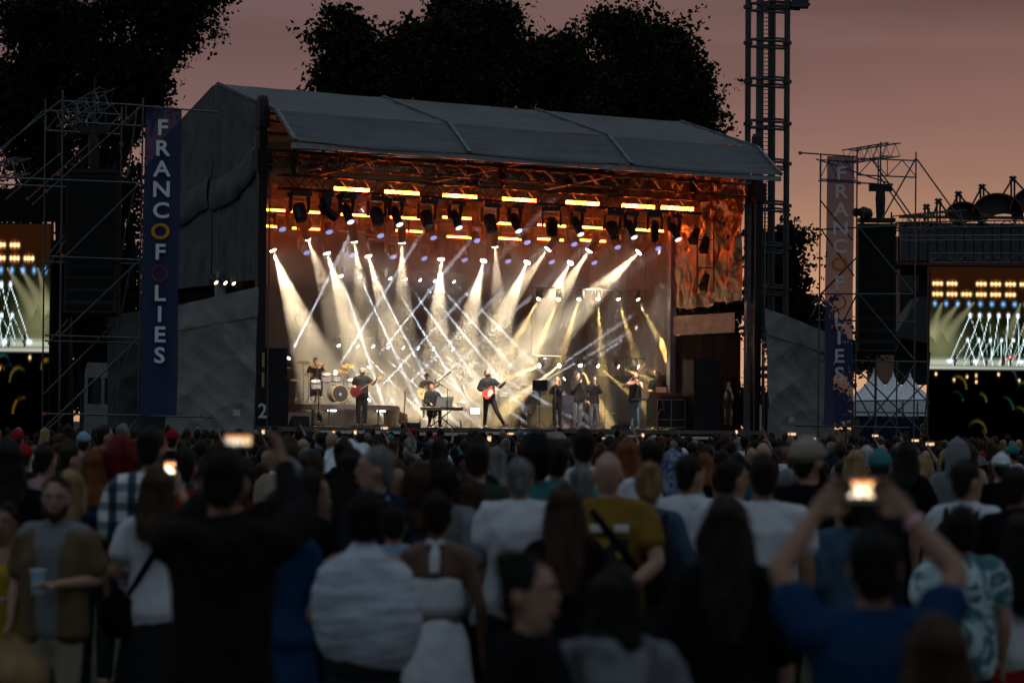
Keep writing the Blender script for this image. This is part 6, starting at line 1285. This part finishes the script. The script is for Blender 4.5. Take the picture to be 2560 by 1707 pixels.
spect(304, 1116, 330, 0, 'woman with big bright red hair', G, sex='f', shirt=('burgundy', 'long', .01), hair=('afro', 'red'))
spect(382, 1070, 385, 6, 'tall bearded man in a blue and white plaid shirt', G, shirt=('plaid', 'long', .016), head_yaw=R(-35), extras=('beard',), arms=('front', 'front'))
f3 = spect(393, 1178, 430, 2, 'woman in a white tee with a black shoulder strap filming with one hand', G, sex='f', arms=('front', ((.24, .18, 1.36), (.10, .34, 1.66), (-.2, .2, 1))), shirt=('white', 'short', .012), legs=('wide', 'charcoal'), hair=('wavy', 'brown'), fine=True)
phone(P(425, 1172, F/430+.38), Vector((0, -1, .05)), 'upright phone with a bright screen held by the woman in white', .07, .11, 3.2)
spect(461, 1118, 385, 0, 'dark haired spectator in a red tee beside the filming woman', G, shirt=('red', 'short', .008), legs=('trousers', 'denim'))
spect(431, 1076, 185, 0, 'far spectator in a red cap under the left banner', G, shirt=('black', 'short', 0), hair=('cap', 'red'))
spect(262, 1064, 205, 0, 'tall far man with head turned right in dark teal', G, shirt=('teal', 'short', 0), head_yaw=R(-60))
spect(308, 1060, 195, 0, 'tall far man with short grey hair left of the banner', G, shirt=('charcoal', 'short', 0), hair=('short', 'grey'))
f4 = spect(561, 1119, 640, 0, 'large man in a dark hooded sweatshirt filming with both arms raised', G, arms=(((-.20, .22, 1.42), (-.06, .46, 1.66), (.4, .1, .9)), ((.25, .20, 1.50), (.17, .44, 1.70), (-.3, .1, 1))), shirt=('hoodie', 'long', .012), legs=('trousers', 'black'), hair=('short', 'black'), bulk=1.0, fine=True)
hk = MB(); hk.loft([f4.sc(Vector((-.14, -.06, 1.46))), f4.sc(Vector((0, -.15, 1.42))), f4.sc(Vector((.14, -.06, 1.46)))], [.045, .075, .045], 10); hk.loft([f4.sc(Vector((0, -.13, 1.44))), f4.sc(Vector((0, -.16, 1.30)))], [(.10, .05), (.05, .03)], 10); f4.kid('hood', hk, CLOTH['hoodie'], None, .008, 3).matrix_parent_inverse = Matrix.Identity(4)
phone(P(596, 1102, F/640+.50), Vector((0, -1, .0)), 'phone with a pale glowing screen held up by the hooded man', .118, .066, 1.3)
f5 = spect(36, 1612, 1150, 0, 'out of focus fair haired head at the lower left corner', G, shirt=('pink', 'short', 0), hair=('short', 'blonde'), legs=('trousers', 'charcoal'))
# --- centre left
f6 = spect(781, 1178, 420, -62, 'dark haired woman in a black tee facing right', G, sex='f', shirt=('black', 'short', .006), hair=('long', 'black'), head_yaw=R(-18))
spect(781, 1133, 330, -50, 'short haired brunette looking right behind the woman in black', G, sex='f', shirt=('navy', 'short', 0), hair=('bob', 'brown'))
spect(724, 1150, 390, 0, 'spectator in a pale grey cap behind the hooded man', G, shirt=('black', 'long', .01), hair=('cap', 'grey'))
spect(706, 1225, 470, 0, 'woman in a long blue coat beside the hooded man', G, sex='f', shirt=('blue', 'long', .01), legs=('skirt', 'blue'), hair=('bob', 'dark'))
f7 = spect(940, 1118, 425, 60, 'grey haired man in a navy jacket looking left', G, shirt=('navy', 'long', .012), hair=('short', 'grey'), bulk=1.08, face=True, head_yaw=R(32))
f7.kid('collar', MB().loft([f7.sc(Vector((-.07, -.03, 1.47))), f7.sc(Vector((0, -.075, 1.475))), f7.sc(Vector((.07, -.03, 1.47)))], [.022, .026, .022], 8), CLOTH['skyblue'], .010).matrix_parent_inverse = Matrix.Identity(4)
spect(880, 1128, 395, -10, 'dark long haired woman with bare shoulder behind the scarf', G, sex='f', shirt=('black', 'tank', 0), hair=('long', 'black'), skin=1)
f8 = spect(913, 1238, 530, 0, 'woman with dark hair wrapped in a gauzy white scarf', G, sex='f', arms=('crossed', 'crossed'), shirt=('charcoal', 'tank', 0), legs=('skirt', 'charcoal'), hair=('curly', 'black'), skin=1)
sf = MB(); s_ = f8.sc
sf.loft([s_(Vector((x, 0, z))) for x, z in ((.05, .96), (.035, 1.06), (.012, 1.19), (0, 1.315), (0, 1.40), (0, 1.445), (0, 1.49))], [(.205, .16), (.25, .19), (.268, .20), (.245, .18), (.222, .155), (.175, .125), (.092, .09)], 24)
sk = f8.kid('scarf', sf, CLOTH['knit'], .011, .010, 21); sk.matrix_parent_inverse = Matrix.Identity(4); sk['_wrap'] = 1
f9 = spect(1094, 1230, 480, -4, 'woman in a white backless dress tied at the neck', G, sex='f', arms=('front', 'down'), shirt=('white', 'strapless', .004), legs=('dress', 'white'), hair=('short', 'black'), skin=2)
tie = MB(); s_ = f9.sc
for sx in (1, -1): tie.loft([s_(Vector((sx*.06, .01, 1.47))), s_(Vector((sx*.03, -.055, 1.495))), s_(Vector((sx*.006, -.068, 1.48)))], [.010, .012, .014], 8); tie.loft([s_(Vector((0, -.07, 1.48))), s_(Vector((sx*.016, -.105, 1.42))), s_(Vector((sx*.012, -.118, 1.33)))], [.014, (.018, .007), (.016, .006)], 8)
tie.ell(s_(Vector((-.03, -.078, 1.492))), .028, .012, .018); tie.ell(s_(Vector((.03, -.078, 1.492))), .028, .012, .018)
f9.kid('neck_tie', tie, CLOTH['white'], .008).matrix_parent_inverse = Matrix.Identity(4)
spect(1030, 1160, 400, 40, 'woman with wavy brown hair and a hand to her face', G, sex='f', arms=('chin', 'down'), shirt=('denim', 'long', .006), hair=('wavy', 'brown'), head_pitch=R(-18), skin=1)
spect(1128, 1160, 400, -48, 'dark curly haired spectator in a pale grey jacket facing right', G, shirt=('grey', 'long', .02), hair=('curly', 'dark'), head_pitch=R(-12), arms=('front', 'front'))
spect(861, 1098, 285, -35, 'bearded man in black before the white umbrella', G, shirt=('black', 'short', 0), extras=('beard',))
spect(1176, 1198, 400, -30, 'woman in a white tee left of the white shirted man', G, sex='f', shirt=('white', 'short', 0), hair=('long', 'brown'))
spect(985, 1262, 440, 0, 'spectator in a pale top with a dark strap beside the scarf', G, sex='f', shirt=('skyblue', 'short', .01), hair=('short', 'dark'))
# --- centre
spect(1192, 1106, 370, 0, 'man in a dark green tee and jeans', G, shirt=('green', 'short', .008), legs=('trousers', 'denim'), bulk=1.1)
f10 = spect(1299, 1148, 405, 0, 'grey haired man in a loose white short sleeved shirt', G, shirt=('white', 'short', .028), hair=('short', 'grey'), legs=('trousers', 'charcoal'), bulk=1.06)
spect(1341, 1109, 345, 0, 'spectator with bushy dark hair beside the man in teal', G, sex='f', shirt=('teal', 'short', .01), hair=('afro', 'black'))
spect(1394, 1111, 340, 0, 'dark haired broad man in a teal shirt', G, shirt=('teal', 'long', .02), bulk=1.2)
f11 = spect(1413, 1216, 490, 0, 'woman with very long auburn hair in a black top', G, sex='f', shirt=('black', 'long', .006), hair=('long', 'brown'))
f12 = spect(1520, 1131, 430, 0, 'bald man in a mustard tee with hands clasped behind him', G, arms=('behind', 'behind'), shirt=('mustard', 'short', .014), hair=('bald', ''), legs=('shorts', 'charcoal'), fine=True, bulk=1.1)
def onback(fg, x0, x1, z0, z1, m, off=.028, name='print', rag=0):   # print on the back of a shirt, following its curve
    def yb(x, z):
        for (p, (a, b)), (p2, (a2, b2)) in zip(zip(fg.tp, fg.tr), zip(fg.tp[1:], fg.tr[1:])):
            if p.z <= z <= p2.z:
                t = (z-p.z)/(p2.z-p.z); A, B, yy = a+(a2-a)*t+off, b+(b2-b)*t+off, p.y+(p2.y-p.y)*t
                return yy-B*math.sqrt(max(.02, 1-(x/A)**2))-.012
        return -.15
    g_ = MB().grid(lambda i, j: fg.sc(Vector(((x0+(x1-x0)*i), yb(x0+(x1-x0)*i, z0+(z1-z0)*j), z0+(z1-z0)*j))), 10, 10)
    o = new(name, g_, fg.o, m, True); o.matrix_parent_inverse = Matrix.Identity(4); return o
onback(f12, -.10, -.03, 1.335, 1.375, mat('print_white', (.5, .5, .48), .8), .034); onback(f12, .03, .11, 1.335, 1.375, MATS['print_white'], .034)
def _blot(nt, N, L, b):
    tc = N.new('ShaderNodeTexCoord'); n = N.new('ShaderNodeTexNoise'); n.inputs['Scale'].default_value = 7; n.inputs['Detail'].default_value = 1; L.new(tc.outputs['Object'], n.inputs[0])
    r = N.new('ShaderNodeValToRGB'); r.color_ramp.interpolation = 'CONSTANT'; e = r.color_ramp.elements; e[0].color = (.008, .008, .01, 1); e[1].position = .56; e[1].color = (.30, .17, .022, 1); L.new(n.outputs['Fac'], r.inputs[0]); L.new(r.outputs[0], b.inputs['Base Color'])
special('blot', _blot); onback(f12, -.09, .11, 1.02, 1.30, CLOTH['blot'], .034)
def strap(fg, a, b, name='strap', off=.045, w=.02):
    pts = []
    for i in range(9):
        t = i/8; x = a[0]+(b[0]-a[0])*t; z = a[1]+(b[1]-a[1])*t; pts.append((x, z))
    def yb(x, z):
        for (p, (A, B)), (p2, (A2, B2)) in zip(zip(fg.tp, fg.tr), zip(fg.tp[1:], fg.tr[1:])):
            if p.z <= z <= p2.z:
                t = (z-p.z)/(p2.z-p.z); aa, bb = A+(A2-A)*t+off, B+(B2-B)*t+off; return -bb*math.sqrt(max(.05, 1-(x/aa)**2))
        return -.1
    q = [fg.sc(Vector((x, yb(x, z), z))) for x, z in pts]
    o = new(name, MB().loft(q, [(w, .006)]*9, 8, side=Vector((1, 0, .4))), fg.o, CLOTH['black'], True); o.matrix_parent_inverse = Matrix.Identity(4)
strap(f12, (-.09, 1.45), (.17, 1.12), off=.05); strap(f3, (.10, 1.44), (-.17, 1.0), off=.04)
bag = new('shoulder_bag', MB().loft([f3.sc(Vector((-.20, -.10, .82))), f3.sc(Vector((-.21, -.11, .92))), f3.sc(Vector((-.20, -.10, 1.02)))], [(.09, .05), (.10, .06), (.085, .045)], 12), f3.o, CLOTH['black'], True); bag.matrix_parent_inverse = Matrix.Identity(4)
spect(1454, 1165, 385, 0, 'grey haired spectator between the auburn woman and the mustard tee', G, shirt=('skyblue', 'short', 0), hair=('short', 'grey'))
f13 = spect(1622, 1165, 405, 0, 'woman with a blonde top knot and a dark backpack', G, sex='f', shirt=('denim', 'long', .012), hair=('bun', 'blonde'))
def backpack(fg, m, trim=None):
    o = new('backpack', MB().loft([fg.sc(Vector((0, -.21, .98))), fg.sc(Vector((0, -.225, 1.15))), fg.sc(Vector((0, -.20, 1.34))), fg.sc(Vector((0, -.16, 1.42)))], [(.13, .075), (.145, .095), (.135, .08), (.08, .045)], 14), fg.o, m, True); o.matrix_parent_inverse = Matrix.Identity(4)
    h = new('grab_loop', MB().loft([fg.sc(Vector((-.035, -.15, 1.42))), fg.sc(Vector((-.02, -.16, 1.47))), fg.sc(Vector((.02, -.16, 1.47))), fg.sc(Vector((.035, -.15, 1.42)))], [.007]*4, 6), o, m); h.matrix_parent_inverse = Matrix.Identity(4)
    if trim:
        z = new('piping', MB().loft([fg.sc(Vector((-.12, -.255, 1.22))), fg.sc(Vector((0, -.315, 1.26))), fg.sc(Vector((.12, -.255, 1.22)))], [.006]*3, 6), o, trim); z.matrix_parent_inverse = Matrix.Identity(4)
    for sx in (1, -1):
        q = new('shoulder_strap', MB().loft([fg.sc(Vector((sx*.085, -.13, 1.40))), fg.sc(Vector((sx*.10, -.06, 1.485))), fg.sc(Vector((sx*.11, .08, 1.45)))], [(.022, .008)]*3, 8), o, m); q.matrix_parent_inverse = Matrix.Identity(4)
backpack(f13, CLOTH['charcoal'])
spect(1459, 1076, 330, 0, 'tall dark haired man in a white tee near the middle', G, shirt=('white', 'short', .01))
spect(1628, 1101, 330, 0, 'balding man in a white tee right of the middle', G, shirt=('white', 'short', .01), hair=('short', 'dark'))
spect(1570, 1101, 320, 0, 'woman with long ginger hair behind the mustard tee', G, sex='f', shirt=('black', 'short', 0), hair=('long', 'ginger'))
spect(1682, 1136, 330, 0, 'spectator in a blue patterned rain hood', G, shirt=('floral', 'long', .02), hair=('hood', 'floral'))
spect(1727, 1140, 385, -50, 'man in a white shirt facing right beside the silver poncho', G, shirt=('white', 'long', .02), hair=('short', 'dark'))
f14 = spect(1322, 1392, 790, -112, 'smiling dark haired woman in profile wearing a black jacket', G, sex='f', shirt=('black', 'long', .02), hair=('bun', 'black'), head_yaw=R(0), skin=0, face=True)
f15 = spect(1537, 1429, 770, 0, 'dark haired person in a grey hooded sweatshirt seen from behind', G, shirt=('grey', 'long', .03), hair=('bob', 'black'))
hk = MB(); s_ = f15.sc
hk.loft([s_(Vector((-.15, -.01, 1.475))), s_(Vector((-.09, -.10, 1.49))), s_(Vector((0, -.135, 1.47))), s_(Vector((.09, -.10, 1.49))), s_(Vector((.15, -.01, 1.475)))], [.04, .055, .06, .055, .04], 10); hk.loft([s_(Vector((0, -.12, 1.46))), s_(Vector((0, -.175, 1.36))), s_(Vector((0, -.16, 1.27)))], [(.13, .05), (.105, .05), (.04, .025)], 12); f15.kid('hood', hk, CLOTH['grey'], None, .008, 5).matrix_parent_inverse = Matrix.Identity(4)
# --- right
f16 = spect(1832, 1148, 395, -30, 'dark haired person wrapped in a silver foil poncho', G, shirt=('white', 'long', 0), hair=('short', 'dark'), head_yaw=R(-30))
pc = MB(); s_ = f16.sc
pc.loft([s_(Vector((0, 0, .35))), s_(Vector((0, 0, .8))), s_(Vector((0, 0, 1.15))), s_(Vector((0, 0, 1.36))), s_(Vector((0, -.01, 1.46))), s_(Vector((0, -.02, 1.50)))], [(.40, .30), (.36, .27), (.31, .23), (.26, .19), (.15, .12), (.09, .09)], 20); f16.kid('poncho', pc, CLOTH['foil'], .016, .028, 4).matrix_parent_inverse = Matrix.Identity(4)
spect(1908, 1140, 430, 0, 'dark haired broad man in a white tee left of the raised phone', G, shirt=('white', 'short', .012), bulk=1.1, skin=1)
f17 = spect(1815, 1250, 625, 0, 'woman with long straight dark hair in a loose black tee', G, sex='f', shirt=('black', 'half', .03), legs=('trousers', 'black'), hair=('long', 'dark'))
spect(1905, 1248, 425, 55, 'dark haired woman looking left beside the long haired woman', G, sex='f', arms=('chin', 'down'), shirt=('black', 'short', 0), hair=('long', 'black'), skin=1)
f18 = spect(2185, 1322, 805, 0, 'man in a blue tee filming with a phone held over his head', G, arms=('wide', 'wide'), shirt=('blue', 'short', .018), legs=('trousers', 'denim'), hair=('short', 'black'), skin=1, fine=True, vox=.009)
phone(wpt(f18, (-.012, .335, 1.875)), Vector((0, -1, -.12)), 'glowing phone held high by the man in blue', .168, .086, 2.3)
a_, e_, w_, d_ = f18.J[1]; wb = f18.sc(w_+(e_-w_)*.16); dv = (w_-e_).normalized()
bn = new('wristband', MB().loft([wb-dv*.010, wb+dv*.010], [.036, .035], 12, cap=False), f18.o, mat('wristband_pink', (.6, .30, .38), .5)); bn.matrix_parent_inverse = Matrix.Identity(4)
spect(2021, 1100, 400, -20, 'bearded man in a beige flat cap and black jacket', G, shirt=('black', 'long', .01), hair=('flatcap', 'beige'), extras=('dark', 'beard'), head_yaw=R(-25))
spect(2200, 1127, 330, -10, 'spectator in a faded teal cap above the raised phone', G, shirt=('charcoal', 'short', 0), hair=('cap', 'teal'))
f19 = spect(2419, 1153, 405, -35, 'dark haired man in a white shirt with a navy backpack', G, shirt=('white', 'short', .02), head_yaw=R(-25)); backpack(f19, CLOTH['navy'], cm('red', (.26, .012, .014)))
spect(2402, 1276, 485, 0, 'dark curly haired person in a teal and white leaf print shirt', G, shirt=('tropical', 'short', .02), hair=('curly', 'black'))
spect(2543, 1168, 420, -40, 'spectator in a black tee with folded arms at the right edge', G, arms=('crossed', 'crossed'), shirt=('black', 'short', .01), skin=1)
spect(2549, 1290, 470, 0, 'woman in a white top and red skirt at the right edge', G, sex='f', shirt=('white', 'short', .01), legs=('wide', 'red'), hair=('long', 'black'))
spect(2110, 1220, 420, 30, 'spectator in a grey blue denim jacket left of the raised arms', G, arms=('front', 'front'), shirt=('denim', 'long', .02), hair=('short', 'dark'), head_pitch=R(-20))
spect(2340, 1556, 950, 0, 'blurred dark brown head at the lower right', G, sex='f', shirt=('black', 'long', .02), hair=('wavy', 'brown'))
spect(2502, 1135, 265, 0, 'spectator in a white cap and black top at the right', G, shirt=('black', 'short', 0), hair=('backcap', 'white'))
spect(2166, 1115, 245, 0, 'white haired spectator above the raised phone', G, shirt=('charcoal', 'short', 0), hair=('short', 'white'))
spect(2138, 1128, 255, 0, 'blonde long haired spectator left of the white haired one', G, sex='f', shirt=('black', 'short', 0), hair=('long', 'blonde'))
spect(1908, 1106, 240, 0, 'bald man in a bright teal tee', G, shirt=('teal', 'short', 0), hair=('bald', ''))
spect(2393, 1104, 260, 0, 'spectator in a pale rain hood', G, shirt=('grey', 'long', .01), hair=('hood', 'grey'))
spect(1392, 1082, 160, 0, 'spectator in a straw hat before the singers', G, shirt=('charcoal', 'short', 0), hair=('hat', 'beige'))
# white umbrella-like sheet held over heads at centre left
um = thing('white_sheet', P(870, 1150, 25), 'white plastic sheet held over heads at centre left', 'plastic sheet')
def um_fn(i, j):
    x = 815+116*i; p = P(x, 1142-44*math.sin(math.pi*min(1, max(0, i*.92+.04)))**.5, 25.5)+Vector((0, -.9*j, -.28*j-.06*mnoise.noise(Vector((i*5, j*3, 0))))); return p
new('sheet', MB().grid(um_fn, 24, 10), um, cm('sheet_white', (.5, .54, .58)), True)

# ================================================================ the deep crowd: prototypes, then copies
bake_all()
PROTO = {}
def proto(key, **kw):
    fg = figure(H=1.72, vox=.026, **kw); PROTO[key] = fg; return fg
i_ = 0
for sex, hairs in (('m', ('short', 'curly', 'bald', 'cap')), ('f', ('long', 'bun', 'bob', 'pony', 'wavy'))):
    for hst in hairs:
        i_ += 1
        proto((sex, hst, 0), sex=sex, hair=(hst, 'dark' if hst != 'cap' else 'navy'), head_yaw=R((-25, 0, 20, -8, 12, 0, -35, 28, 6)[i_-1]), shirt=('black', ('short', 'long')[i_ % 2], .012), arms=('down', 'front') if i_ % 3 else ('front', 'crossed'), bulk=(1, 1.1, 1.05, 1, 1, 1.1, 1.0, 1.05, 1)[i_-1])
for hst, sex in (('short', 'm'), ('long', 'f')): proto((sex, hst, 1), sex=sex, hair=(hst, 'dark'), arms=('down', 'high'), shirt=('black', 'short', .01))
bake_all()
NLAB = {}
def setm(o, m):
    o.material_slots[0].link = 'OBJECT'; o.material_slots[0].material = m
HC = ['black']*7+['dark']*10+['brown']*7+['grey']*2+['blonde']*2+['ginger']
SC = ['black']*9+['charcoal']*6+['navy']*5+['white']*4+['grey']*3+['denim']*3+['teal', 'green', 'khaki', 'beige', 'red', 'skyblue', 'burgundy', 'mustard', 'pink']
def zone(p):
    x = p.x/p.y*F+1280
    side = 'left' if x < 640 else ('centre left' if x < 1130 else ('centre' if x < 1500 else ('centre right' if x < 1950 else 'right')))
    dep = 'front crowd rows' if p.y > 52 else ('middle crowd rows' if p.y > 30 else 'rear crowd rows')
    return '%s, %s' % (dep, side)
HS = {'short': 'short', 'curly': 'curly', 'cap': 'capped', 'long': 'long', 'bun': 'knotted', 'bob': 'bobbed', 'pony': 'tied back', 'wavy': 'wavy'}
def extra(p, H, key=None, yaw=None):
    key = key or random.choice([k for k in PROTO if k[2] == 0]); fg = PROTO[key]; k = H/1.72
    yaw = R(random.gauss(0, 24)) if yaw is None else yaw
    M = Matrix.Translation(p) @ Matrix.Rotation(yaw, 4, 'Z') @ Matrix.Diagonal((k, k, k, 1))
    o = clone(fg.o, M); hc, sc_ = random.choice(HC), random.choice(SC)
    if key[0] == 'f' and hc == 'white': hc = 'blonde'
    setm(o, SKIN[random.choice((0, 0, 1, 1, 2))])
    capc = random.choice(['navy', 'red', 'white', 'beige', 'teal'])
    for ch in o.children:
        n = ch.name.split('.')[0]
        setm(ch, {'shirt': CLOTH[sc_], 'trousers': CLOTH[random.choice(['charcoal', 'denim', 'black', 'navy'])], 'hair': HAIR[hc], 'cap': CLOTH[capc]}.get(n, CLOTH['black']))
    if key[1] == 'bald': d = 'bald spectator'
    elif key[1] == 'cap': d = 'spectator in a %s cap' % capc
    else: d = 'spectator with %s %s hair' % (HS[key[1]], hc)
    lb = '%s and %s top %s' % (d, sc_, zone(p))
    lb = lb.replace('skyblue', 'sky blue').replace('  ', ' ')
    NLAB.setdefault(lb, []).append(o); tag(o, lb, 'person', lb); TAKEN.append((p.x, p.y)); return o
PHS = [(834, 1082, 48, 1), (888, 1081, 46, 1), (961, 1070, 40, 0), (1607, 1088, 50, 1), (1514, 1096, 44, 0), (1223, 1097, 36, 1), (1276, 1084, 46, 0), (1841, 1080, 55, 1), (1980, 1085, 36, 0), (2031, 1096, 38, 0), (2188, 1089, 45, 0), (2288, 1101, 40, 0), (2325, 1110, 33, 0), (658, 1080, 42, 1), ]
for i, (x, y, D, up) in enumerate(PHS):
    c = P(x, y, D); o = extra(Vector((c.x-.12, c.y-.27, 0)), min(1.8, c.z/1.96*1.72/1.0 if False else c.z*1.72/1.93), ('m', 'short', 1) if i % 2 else ('f', 'long', 1), 0)
    lb = 'spectator holding up the %s small bright phone counted from the left' % ('first second third fourth fifth sixth seventh eighth ninth tenth eleventh twelfth thirteenth fourteenth fifteenth sixteenth seventeenth'.split()[sorted(PHS).index(PHS[i])])
    tag(o, lb, 'person', 'spectators filming in the crowd')
    phone(c, Vector((0, -1, 0)), lb.replace('spectator holding up the', 'the').replace('counted', 'over the crowd counted'), *((.065, .13) if up else (.13, .065)), strength=1.3)
for x, D, key in ((520, 40, 0), (740, 52, 1), (1010, 44, 0), (1105, 58, 1), (1330, 50, 0), (1385, 38, 1), (1560, 46, 0), (1680, 60, 1), (1890, 42, 0), (2080, 54, 1), (2240, 36, 0), (2450, 48, 1)):   # arms in the air
    c = P(x, 1060, D); extra(Vector((c.x, c.y, 0)), random.uniform(1.66, 1.8), ('m', 'short', 1) if key else ('f', 'long', 1))
def free(x, y, r): return all((x-a)**2+(y-b)**2 > r*r for a, b in TAKEN)
rows = [(11.5, 3, .1), (13.5, 5, .1), (16, 9, .1), (18.5, 12, .1), (21.5, 18, 0), (25, 20, 0), (29, 24, 0), (34, 28, 0), (40, 31, 0), (47, 34, 0), (56, 40, 0), (66, 44, 0)]
for D, n, sh_ in rows:
    W = .222*D
    for i in range(n):
        for tr_i in range(4):
            x = -W+2*W*(i+.5+random.uniform(-.4, .4))/n; y = D+random.uniform(-.9, .9)*(D*.05+.4)
            sx_ = 1280+x/y*F; ss = F/y
            if free(x, y, .5) and not any(s0 < ss and abs(sx_-x0) < .36*ss for x0, s0 in CUST): break
        else: continue
        extra(Vector((x, y, 0)), min(1.90, random.gauss(1.69-sh_, .085)))
for lb, os_ in NLAB.items():               # same look in the same part of the crowd: told apart by their order
    os_ = [o for o in os_ if o['label'] == lb]
    if len(os_) > 1:
        for i, o in enumerate(sorted(os_, key=lambda q: q.matrix_basis.translation.x/q.matrix_basis.translation.y)):
            o['label'] = lb + (', left one' if i == 0 else (', right one' if i == len(os_)-1 else ', middle one'))
# everyone between them: one mass of heads and shoulders
def crowd_mass():
    V, FC, MI = [], [], []
    mats = [SKIN[1], HAIR['dark'], HAIR['brown'], HAIR['grey'], CLOTH['black'], CLOTH['charcoal'], CLOTH['navy'], CLOTH['grey'], CLOTH['denim'], HAIR['blonde'], CLOTH['white']]
    n = 0
    for D in np.arange(23, 69, 1.55):
        W = .225*D; step = .95
        for x in np.arange(-W, W, step):
            px, py = x+random.uniform(-.35, .35), D+random.uniform(-.5, .5)
            if not free(px, py, .42): continue
            H = random.gauss(1.64, .09); k = H/1.7; b = Vector((px, py, 0)); parts = []
            m1 = MB().loft([b+Vector((0, 0, .78))*k, b+Vector((0, 0, .9))*k, b+Vector((0, 0, 1.1))*k, b+Vector((0, 0, 1.34))*k, b+Vector((0, 0, 1.42))*k], [(.15, .11), (.17, .13), (.18, .13), (.22, .12), (.12, .08)], 8, cap=False)
            for sx in (-1, 1): m1.loft([b+Vector((sx*.1, -.02, .02)), b+Vector((sx*.1, .01, .45*k)), b+Vector((sx*.08, 0, .84*k))], [.05, .065, .085], 6, cap=False); m1.loft([b+Vector((sx*.21, 0, 1.36*k)), b+Vector((sx*.26, -.01, 1.1*k)), b+Vector((sx*.24, .08, .85*k))], [.055, .048, .035], 6, cap=False)
            m2 = MB().ell(b+Vector((0, .02, 1.58*k)), .075, .095, .12, 8, 6); yw = Matrix.Rotation(random.uniform(-.6, .6), 3, 'Z')
            m3 = MB().ell(b+yw @ Vector((0, -.018, 0))+Vector((0, 0, 1.61*k)), .086+random.random()*.012, .10, .115, 8, 6)
            if random.random() < .4: m3.ell(b+Vector((0, -.06, 1.47*k)), .09, .05, .15, 7, 5)
            for mb, mi in ((m1, random.choice((4, 4, 4, 4, 5, 5, 6, 6, 7, 8))), (m2, 0), (m3, random.choice((1, 1, 1, 1, 1, 1, 1, 2, 2, 2, 3)))):
                o_ = len(V); V += mb.v; FC += [tuple(i+o_ for i in f) for f in mb.f]; MI += [mi]*len(mb.f)
            n += 1
    me = bpy.data.meshes.new('crowd'); me.from_pydata(V, [], FC); me.polygons.foreach_set('material_index', MI)
    for m in mats: me.materials.append(m)
    me.shade_smooth(); o = bpy.data.objects.new('crowd', me); col.objects.link(o); tag(o, 'dense mass of heads between the nearer spectators and the stage', 'crowd', kind='stuff')
crowd_mass()
for k_, fg in PROTO.items():                # the prototypes themselves are not part of the place
    for c in list(fg.o.children): bpy.data.objects.remove(c)
    bpy.data.objects.remove(fg.o)
